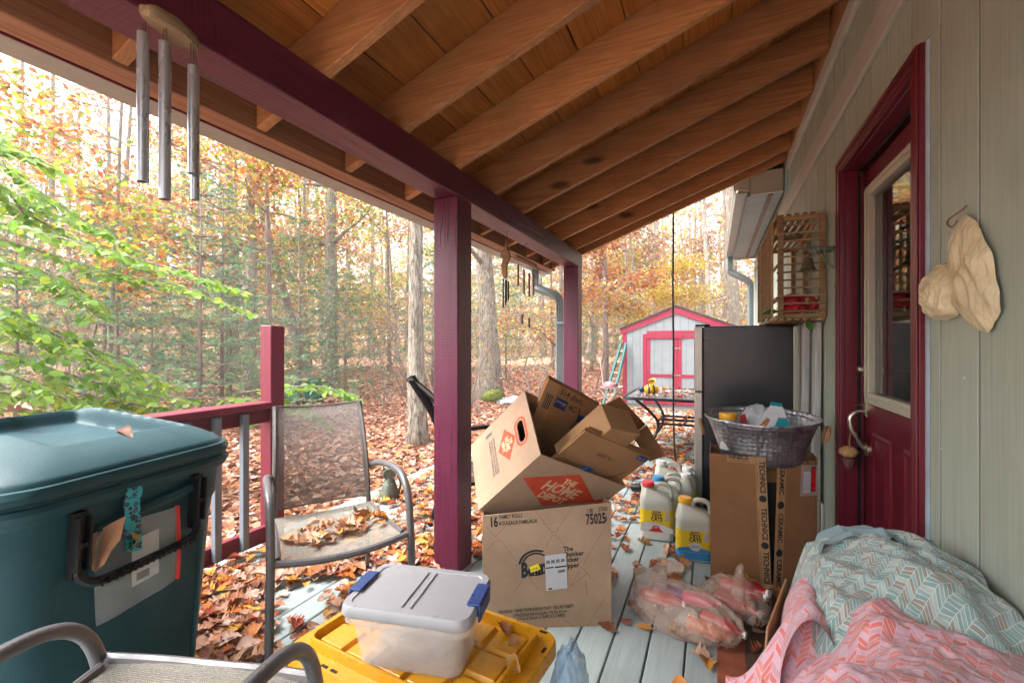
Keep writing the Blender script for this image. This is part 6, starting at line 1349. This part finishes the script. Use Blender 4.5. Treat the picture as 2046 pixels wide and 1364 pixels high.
for i, (x, y, lb) in enumerate(((-9.3, 4.2, 'bushy young pine behind the green leaves at far left'), (-8.7, 5.6, 'young pine beyond the railing, left of the straight grey oak'), (-10.4, 6.9, 'taller young pine in the middle of the left woods'), (-12.0, 5.2, 'young pine deep in the woods at far left'), (-9.9, 10.0, 'young pine behind the patio chair'), (-8.6, 12.6, 'young pine left of the slim knobbly trunk'), (-13.5, 12.5, 'young pine behind the leaning trunk'), (-3.9, 17.5, 'young pine deep behind the thin dark trunk'), (1.5, 19.5, 'young pine far behind the shed'), (-6.9, 14.8, 'young pine far behind the big post'), (-12.5, 8.2, 'young pine just left of the rail post woods'), (-8.2, 4.9, 'nearest young pine above the cap rail'), (-11.2, 3.6, 'young pine at the far left below the orange oak'), (-9.4, 8.0, 'young pine right beside the rail post'), (-14.2, 7.2, 'distant young pine between the far left oaks'))):
    p = (x, y, g(x, y)); t = thing('pine_sapling', lb, 'pine', p, i * 1.3, 'young pines under the oaks')
    for nm, me in zip(('trunk', 'needles'), pm[i % 2]):
        o = bpy.data.objects.new(nm, me); COL.objects.link(o); o.parent = t
        if nm == 'needles': o['kind'] = 'stuff'
# brush of bare stems
bsh = MB(); rnd = random.Random(91)
for k in range(150):
    an = R(rnd.uniform(-70, 14)); d = rnd.uniform(9, 26); x, y = d * math.sin(an), d * math.cos(an)
    if y < 13 and x > -3.5: continue
    p = Vector((x, y, g(x, y) - .05)); dv = Vector((rnd.gauss(0, .25), rnd.gauss(0, .25), 1)); q = [p.copy()]
    for s_ in range(6): p = p + dv.normalized() * rnd.uniform(.3, .75); dv += Vector((rnd.gauss(0, .25), rnd.gauss(0, .25), 0)); q.append(p.copy())
    r0 = rnd.uniform(.008, .03); bsh.tube(q, [r0 * (1 - i / 8) for i in range(7)], 5, cap=False)
    for s_ in range(5):
        b = q[rnd.randrange(2, 6)]; e = b + Vector((rnd.gauss(0, .6), rnd.gauss(0, .6), rnd.uniform(-.1, .6))); bsh.tube([b, b.lerp(e, .5) + Vector((0, 0, .06)), e], [r0 * .4, r0 * .3, .002], 4, cap=False)
me = mesh_of('brush', bsh, smooth='all'); me.materials.append(BK2); stuff('undergrowth_stems', me, None, 'thin bare stems and twigs of undergrowth between the trees', 'undergrowth')
# soft understory foliage
n = 85000; an = np.radians(RNG.uniform(-80, 16, n)); d = RNG.uniform(11, 28, n); x, y = d * np.sin(an), d * np.cos(an); hg = RNG.beta(1.2, 1.9, n) * 6.5
cl = np.array([mnoise.noise(Vector((a * .45, b * .45, c * .7))) for a, b, c in zip(x, y, hg)]); ok = (cl > .02) & ~((y < 14.5) & (x > -4)); P = np.stack([x, y, np.array([g(a, b) for a, b in zip(x, y)]) + hg + .1], 1)[ok]; n = len(P)
left = RNG.random(n) < np.where(P[:, 0] < -6, .75, .45); col = pick(RUST + YELLOW + ORANGE + [lin(200, 180, 150)], n); col[left] = pick(PINE + [lin(170, 186, 130), lin(150, 176, 120)], left.sum())
V, F, Cc = leafcloud(P, RNG.uniform(.05, .11, n), col, .1, LEAF4, F4); stuff('understory', mesh_np('understory', V, F, LEAFV, Cc), None, 'soft haze of small leaves in the understory between the trunks', 'undergrowth')
# far wood as one mass
L = []; n = 90000; an = np.radians(RNG.uniform(-100, 24, n)); d = RNG.uniform(30, 62, n); x, y = d * np.sin(an), d * np.cos(an)
gz = np.array([g(a, b) for a, b in zip(x, y)]); hgt = RNG.beta(1.0, 1.8, n) * 17; cl = np.array([mnoise.noise(Vector((a * .22, b * .22, c * .3))) for a, b, c in zip(x, y, hgt)]); keep = cl > -.16 + .024 * (hgt - 5)
P = np.stack([x, y, gz + hgt], 1)[keep]; n = len(P); col = pick(RUST + YELLOW + [lin(196, 180, 156), lin(186, 174, 150), lin(164, 176, 136), lin(150, 166, 132), lin(180, 186, 156)], n); L.append(leafcloud(P, RNG.uniform(.3, .6, n), col, .1, LEAF4, F4))
V, F, Cc = merge(L); far = MB()
for k in range(60):
    a = R(rnd.uniform(-80, 24)); dd = rnd.uniform(28, 60); x_, y_ = dd * math.sin(a), dd * math.cos(a); z_ = g(x_, y_); far.tube([(x_, y_, z_ - .2), (x_ + rnd.gauss(0, .3), y_, z_ + 8), (x_ + rnd.gauss(0, .7), y_, z_ + 19)], [rnd.uniform(.1, .3), .12, .04], 6, cap=False)
me = mesh_of('far_trunks', far, smooth='all'); me.materials.append(BK4); fw = stuff('distant_woods', me, None, 'distant mass of bare trunks and autumn leaves behind everything', 'woods')
o = stuff('foliage', mesh_np('foliage', V, F, LEAFV, Cc), fw); o.location = (0, 0, 0)

# beech sapling with bright green layered leaves outside the railing
bt = thing('beech_sapling', 'bright green leafy beech branches reaching in over the railing at left', 'tree', (-5.6, .9, g(-5.6, .9)))
def dpt(u_, v_, t): a = (u_ - 1023) / 893; b = (690 - v_) / 893; return Vector(((a * .91185 - .4105) * t, (a * .4105 + .91185) * t, 1.2 + b * t))
rnd = random.Random(4); bm2 = MB(); bm2.tube([(-5.6, .9, -.6), (-5.5, 1.0, 1.0), (-5.5, 1.1, 3.2), (-5.4, 1.1, 4.4)], [.07, .055, .04, .02], 8); LP, LA, LB, LS = [], [], [], []
paths = [[(-260, 380, 4.1), (-60, 430, 3.9), (100, 470, 3.9), (250, 512, 4.0), (380, 548, 4.1), (475, 580, 4.2)], [(-260, 430, 3.9), (-60, 500, 3.7), (80, 540, 3.8), (190, 600, 3.9)], [(-260, 520, 3.8), (-60, 590, 3.6), (60, 640, 3.7), (170, 700, 3.8), (255, 760, 3.9)], [(-260, 640, 3.8), (-40, 690, 3.7), (130, 745, 3.9), (300, 790, 4.1), (450, 795, 4.3), (560, 800, 4.5)],
         [(-200, 700, 3.5), (0, 740, 3.5), (120, 790, 3.6), (200, 820, 3.7)], [(-260, 260, 4.2), (-40, 310, 4.0), (60, 370, 4.1), (150, 430, 4.2), (250, 490, 4.4)], [(-260, 330, 4.4), (-20, 370, 4.3), (90, 420, 4.4), (200, 460, 4.5)], [(-240, 560, 4.3), (-20, 620, 4.2), (120, 670, 4.3), (240, 720, 4.4), (330, 770, 4.5)], [(-260, 760, 3.6), (-40, 780, 3.6), (150, 800, 3.9), (330, 815, 4.2)], [(480, 785, 4.5), (560, 775, 4.7), (640, 772, 4.8), (700, 790, 4.9)], [(520, 820, 4.5), (590, 815, 4.6), (640, 835, 4.7)], [(-200, 230, 3.4), (-60, 250, 3.2), (10, 290, 3.2), (60, 315, 3.2)]]
paths = paths + [[(u_ + rnd.uniform(-30, 30), v_ + rnd.uniform(22, 50), t_ + rnd.uniform(.1, .4)) for u_, v_, t_ in q_] for q_ in paths[:9]]
for pth in paths:
    q = bez([dpt(*p) for p in pth], 7); bm2.tube(q, [.012 * (1 - .8 * i / len(q)) + .002 for i in range(len(q))], 5, cap=False)
    for i in range(3, len(q) - 1):
        tdir = (q[i + 1] - q[i]).normalized(); sd = tdir.cross(Vector((0, 0, 1))).normalized()
        for s_ in (-1, 1):
            if rnd.random() < .12: continue
            L_ = rnd.uniform(.10, .34) * (1.1 - .5 * i / len(q)); dd = (tdir * .8 + sd * s_ * rnd.uniform(.6, 1.1) + Vector((0, 0, rnd.uniform(-.35, .05)))).normalized(); e = q[i] + dd * L_; bm2.tube([q[i], e], [.003, .0015], 4, cap=False)
            m_ = max(2, int(L_ / .042))
            for k in range(m_):
                c = q[i].lerp(e, (k + 1) / m_); ss = 1 if k % 2 else -1; ld_ = (dd * .75 + dd.cross(Vector((0, 0, 1))).normalized() * ss * .7 + Vector((0, 0, rnd.uniform(-.5, .0)))).normalized()
                LP.append(c); LA.append(ld_); LS.append(rnd.uniform(.05, .105))
part('branches', bm2, BK2, bt, smooth='all')['kind'] = 'stuff'
prof_ = [(0, .03), (.12, .24), (.32, .37), (.55, .36), (.78, .2), (.92, .07), (1.0, .0)]
base = []
for t_, w in prof_: base += [(-w, t_, .10 * w - .10 * t_ * t_), (0, t_, -.10 * t_ * t_ - .03 * math.sin(t_ * 3.1)), (w, t_, .10 * w - .10 * t_ * t_)]
base = np.array(base); FB_ = np.array([q for i in range(len(prof_) - 1) for q in ((3 * i, 3 * i + 1, 3 * i + 4, 3 * i + 3), (3 * i + 1, 3 * i + 2, 3 * i + 5, 3 * i + 4))])
P = np.array([tuple(p) for p in LP]); B = np.array([tuple(p) for p in LA]); n = len(P); N0 = np.tile([0, 0, 1.], (n, 1)) + RNG.normal(size=(n, 3)) * .6; A = np.cross(B, N0); A /= np.linalg.norm(A, axis=1)[:, None]; N = np.cross(A, B)
col = pick(GREEN + GREEN + GREEN + YGREEN, n) * RNG.uniform(.8, 1.2, (n, 1)); V, F, Cc = leafcloud(P, np.array(LS), col, 0, base, FB_, (A, B, N)); V -= np.array(ORG[bt.name])
me = mesh_np('foliage', V, F, LEAFV, Cc); me.polygons.foreach_set('use_smooth', [True] * len(me.polygons)); o = bpy.data.objects.new('foliage', me); COL.objects.link(o); o.parent = bt; o['kind'] = 'stuff'

# ---- leaf litter on the forest floor
n = 165000; an = np.radians(RNG.uniform(-104, 20, n)); d = 2.5 + 21 * RNG.random(n) ** 1.25; x, y = d * np.sin(an), d * np.cos(an); ok = ((x < -2.62) | (y > 8.75)) & ~((y > 10.9) & (y < 13.7) & (x > -2.05)); x, y = x[ok], y[ok]
z = np.array([g(a, b) for a, b in zip(x, y)]) + RNG.uniform(.004, .05, len(x)); n = len(x)
V, F, Cc = leafcloud(np.stack([x, y, z], 1), RNG.uniform(.06, .14, n), pick(LITTER, n), .45); stuff('leaf_litter', mesh_np('leaf_litter', V, F, LITV, Cc), None, 'carpet of fallen tan and orange leaves on the forest floor', 'leaves')

# ---- fallen leaves on the deck
OAK = [(0, .015), (.10, .02), (.18, .16), (.25, .20), (.31, .11), (.42, .30), (.50, .32), (.55, .17), (.66, .34), (.74, .30), (.78, .17), (.87, .21), (.94, .13), (1, .01)]
OVAL = [(0, .02), (.12, .14), (.3, .25), (.5, .28), (.7, .22), (.86, .11), (1, .005)]
def leafproto(pr, cu, bend, tw, seed):
    rn = random.Random(seed); v = []
    for t_, w in pr:
        z0_ = bend * (t_ - .5) ** 2 + .05 * rn.uniform(-1, 1); tws = tw * (t_ - .5)
        for sg in (-1, 0, 1):
            ww = w * (1 + .25 * rn.uniform(-1, 1)); zz = cu * (abs(sg) * ww) ** 1.4 * 2 + .03 * rn.uniform(-1, 1) * abs(sg); v.append((sg * ww * math.cos(tws), t_ - .5, z0_ + zz + sg * ww * math.sin(tws)))
    v = np.array(v); v[:, 2] -= v[:, 2].min(); f = []
    for i in range(len(pr) - 1): f += [(3 * i, 3 * i + 1, 3 * i + 4, 3 * i + 3), (3 * i + 1, 3 * i + 2, 3 * i + 5, 3 * i + 4)]
    return v, np.array(f)
LPR = [leafproto(OAK, .7, .5, .6, 1), leafproto(OAK, 1.3, -.4, -.9, 2), leafproto(OAK, .4, .9, 1.4, 3), leafproto(OVAL, 1.5, .6, .5, 4), leafproto(OVAL, .9, -.5, -1., 5), leafproto(OAK, 1.8, .8, .3, 6)]
DL = leafmat('dry_leaf', .12, .55, [(0, C(104, 62, 42)), (.14, C(150, 96, 60)), (.28, C(188, 134, 92)), (.45, C(178, 144, 122)), (.56, C(190, 112, 50)), (.64, C(196, 146, 66)), (.76, C(190, 158, 138)), (.9, C(150, 76, 48)), (1, C(128, 96, 78))])
LME = []
for v_, f_ in LPR:
    me = mesh_np('fallen_leaf', v_ , f_, DL); me.polygons.foreach_set('use_smooth', [True] * len(me.polygons)); LME.append(me)
def dens(x0, x1, y0, y1, n, z0=.004, z1=.02, clump=0., fn=None):
    out = []
    while len(out) < n:
        x, y = rnd.uniform(x0, x1), rnd.uniform(y0, y1)
        if clump and mnoise.noise(Vector((x * 2.6, y * 2.6, 8))) < rnd.uniform(-.6, clump): continue
        if fn and not fn(x, y): continue
        out.append((x, y, rnd.uniform(z0, z1)))
    return out
rnd = random.Random(21)
def okleft(x, y):
    if x > -1.55 and y < 1.95: return rnd.random() < .45
    if x > -1.35 and 1.97 < y < 2.2: return False
    return True
drift = dens(-2.42, -1.2, 1.0, 4.2, 2600, .004, .04, .25, okleft) + dens(-1.75, -.95, .95, 1.7, 120, .004, .02, .3)
far_ = dens(-2.3, .5, 4.7, 8.4, 2200, .004, .03, .35, lambda x, y: not (x > -.2 and y < 4.2)) + dens(-1.2, -.2, 3.5, 4.8, 240, .004, .02, .3)
lane = dens(-.42, .0, 2.0, 3.5, 70, .004, .012, .35) + dens(-1.2, -.45, 2.2, 3.5, 120, .004, .02, .2)
door_ = dens(.10, .50, 2.30, 2.50, 34, .008, .05) + dens(-.05, .25, 2.45, 2.5, 10, .01, .03) + dens(.15, .36, 1.9, 2.3, 14, .018, .03)
front = dens(-.45, .05, 1.62, 2.0, 9, .004, .008)
def seatpt(a, b, c, cs, rz): return Vector((c[0] + a * math.cos(rz) - b * math.sin(rz), c[1] + a * math.sin(rz) + b * math.cos(rz), cs))
seat1 = [tuple(seatpt(rnd.uniform(-.19, .2), rnd.gauss(.02, .09), (-1.51, 1.46), rnd.uniform(.40, .425), R(236.5))) for _ in range(34)]
seat2 = [tuple(seatpt(rnd.uniform(-.19, .19), rnd.uniform(.0, .2), (-.945, .392), .482, R(17.4))) for _ in range(7)]
tabl = [(rnd.uniform(-.85, .2), rnd.uniform(5.1, 6.2), .626 + rnd.uniform(0, .02)) for _ in range(130)]
cand = sorted(drift, key=lambda p: p[0] ** 2 + p[1] ** 2)
single = [(p, 'fallen dry leaf in the drift on the deck around the mesh chair', 'leaves in the drift by the mesh chair') for p in cand[:150]] + [(p, 'fallen leaf on the bare deck boards between the cartons', 'leaves on the open deck boards') for p in lane[:70] + front] + [(p, 'fallen leaf lying at the foot of the tile carton by the mat', 'leaves at the tile carton') for p in door_] + [(p, 'dry leaf lying on the seat of the mesh chair', 'leaves on the chair seat') for p in seat1] + [(p, 'dry leaf on the seat of the chair in the near corner', 'leaves on the near chair seat') for p in seat2]
def drop(p, label, group, k=None, s_=None, rot=None):
    o = inst(LME[k if k is not None else rnd.choice([0, 0, 1, 2, 3, 4, 5])], 'fallen_leaf', None, p, rot or (rnd.gauss(0, .22), rnd.gauss(0, .22), rnd.uniform(0, 6.28)), (s_ or rnd.uniform(.055, .1),) * 2 + ((s_ or .075) * rnd.uniform(.3, .75),))
    return tag(o, label, 'leaf', group)
for p, l_, gr in single: drop(p, l_, gr)
for p, k, s_, l_ in (((-.545, 1.155, .392), 0, .10, 'brown oak leaf on the yellow tote lid near its far edge'), ((-.46, 1.03, .392), 3, .09, 'ochre leaf on the yellow tote lid near its right edge'), ((-.50, 1.115, .392), 2, .06, 'tiny curled leaf beside the oak leaf on the tote lid')): drop(p, l_, 'leaves on the tote lid', k, s_ * .7)
drop(tuple(cw(.02, .27, .935)), 'rust coloured leaf lying on the front rim of the trash can lid', 'leaves on the trash can', 3, .06); drop(tuple(cw(-.02, -.22, .985)), 'curled dry leaf on the back of the trash can lid', 'leaves on the trash can', 1, .08)
drop(tuple(cw(.10, .33, .66)), 'pale folded leaf caught behind the trash can handle', 'leaves on the trash can', 4, .15, (R(75), R(20), R(15)))
drop(tuple(cw(.03, .335, .64)), 'small brown leaf caught behind the black handle', 'leaves on the trash can', 5, .08, (R(80), R(60), R(-20)))
L = []
for src, s0, s1 in ((cand[150:], .055, .10), (far_, .06, .11), (lane[70:], .055, .095), (tabl, .055, .10)):
    P = np.array(src); idx = RNG.integers(0, len(LPR), len(P))
    for k in range(len(LPR)):
        Q = P[idx == k]
        if len(Q) == 0: continue
        n = len(Q); A, B, N = frames(n, 1.6); col = pick(LITTER + [lin(196, 110, 40), lin(206, 150, 60), lin(150, 60, 34)], n); v_, f_ = LPR[k]
        L.append(leafcloud(Q, RNG.uniform(s0, s1, n), col, 0, v_ * np.array([1, 1, .45]), f_, (A, B, N)))
V, F, Cc = merge(L); stuff('fallen_leaves', mesh_np('fallen_leaves', V, F, LITV, Cc), None, 'drifts of dry fallen leaves across the deck and the far table', 'leaves')

# ---- haze volume added to pale the woods and soften contrast; no fog here
hz = MB().box(-82, 82, -32, 118, -3, 36); ho = part('haze', hz, None, None); ho['kind'] = 'stuff'
hm = bpy.data.materials.new('haze'); hm.use_nodes = True; hm.node_tree.nodes.clear(); pv = hm.node_tree.nodes.new('ShaderNodeVolumePrincipled'); pv.inputs['Density'].default_value = .0034; pv.inputs['Color'].default_value = (.95, .96, .97, 1)
hout = hm.node_tree.nodes.new('ShaderNodeOutputMaterial'); hm.node_tree.links.new(pv.outputs[0], hout.inputs['Volume']); ho.data.materials.append(hm)
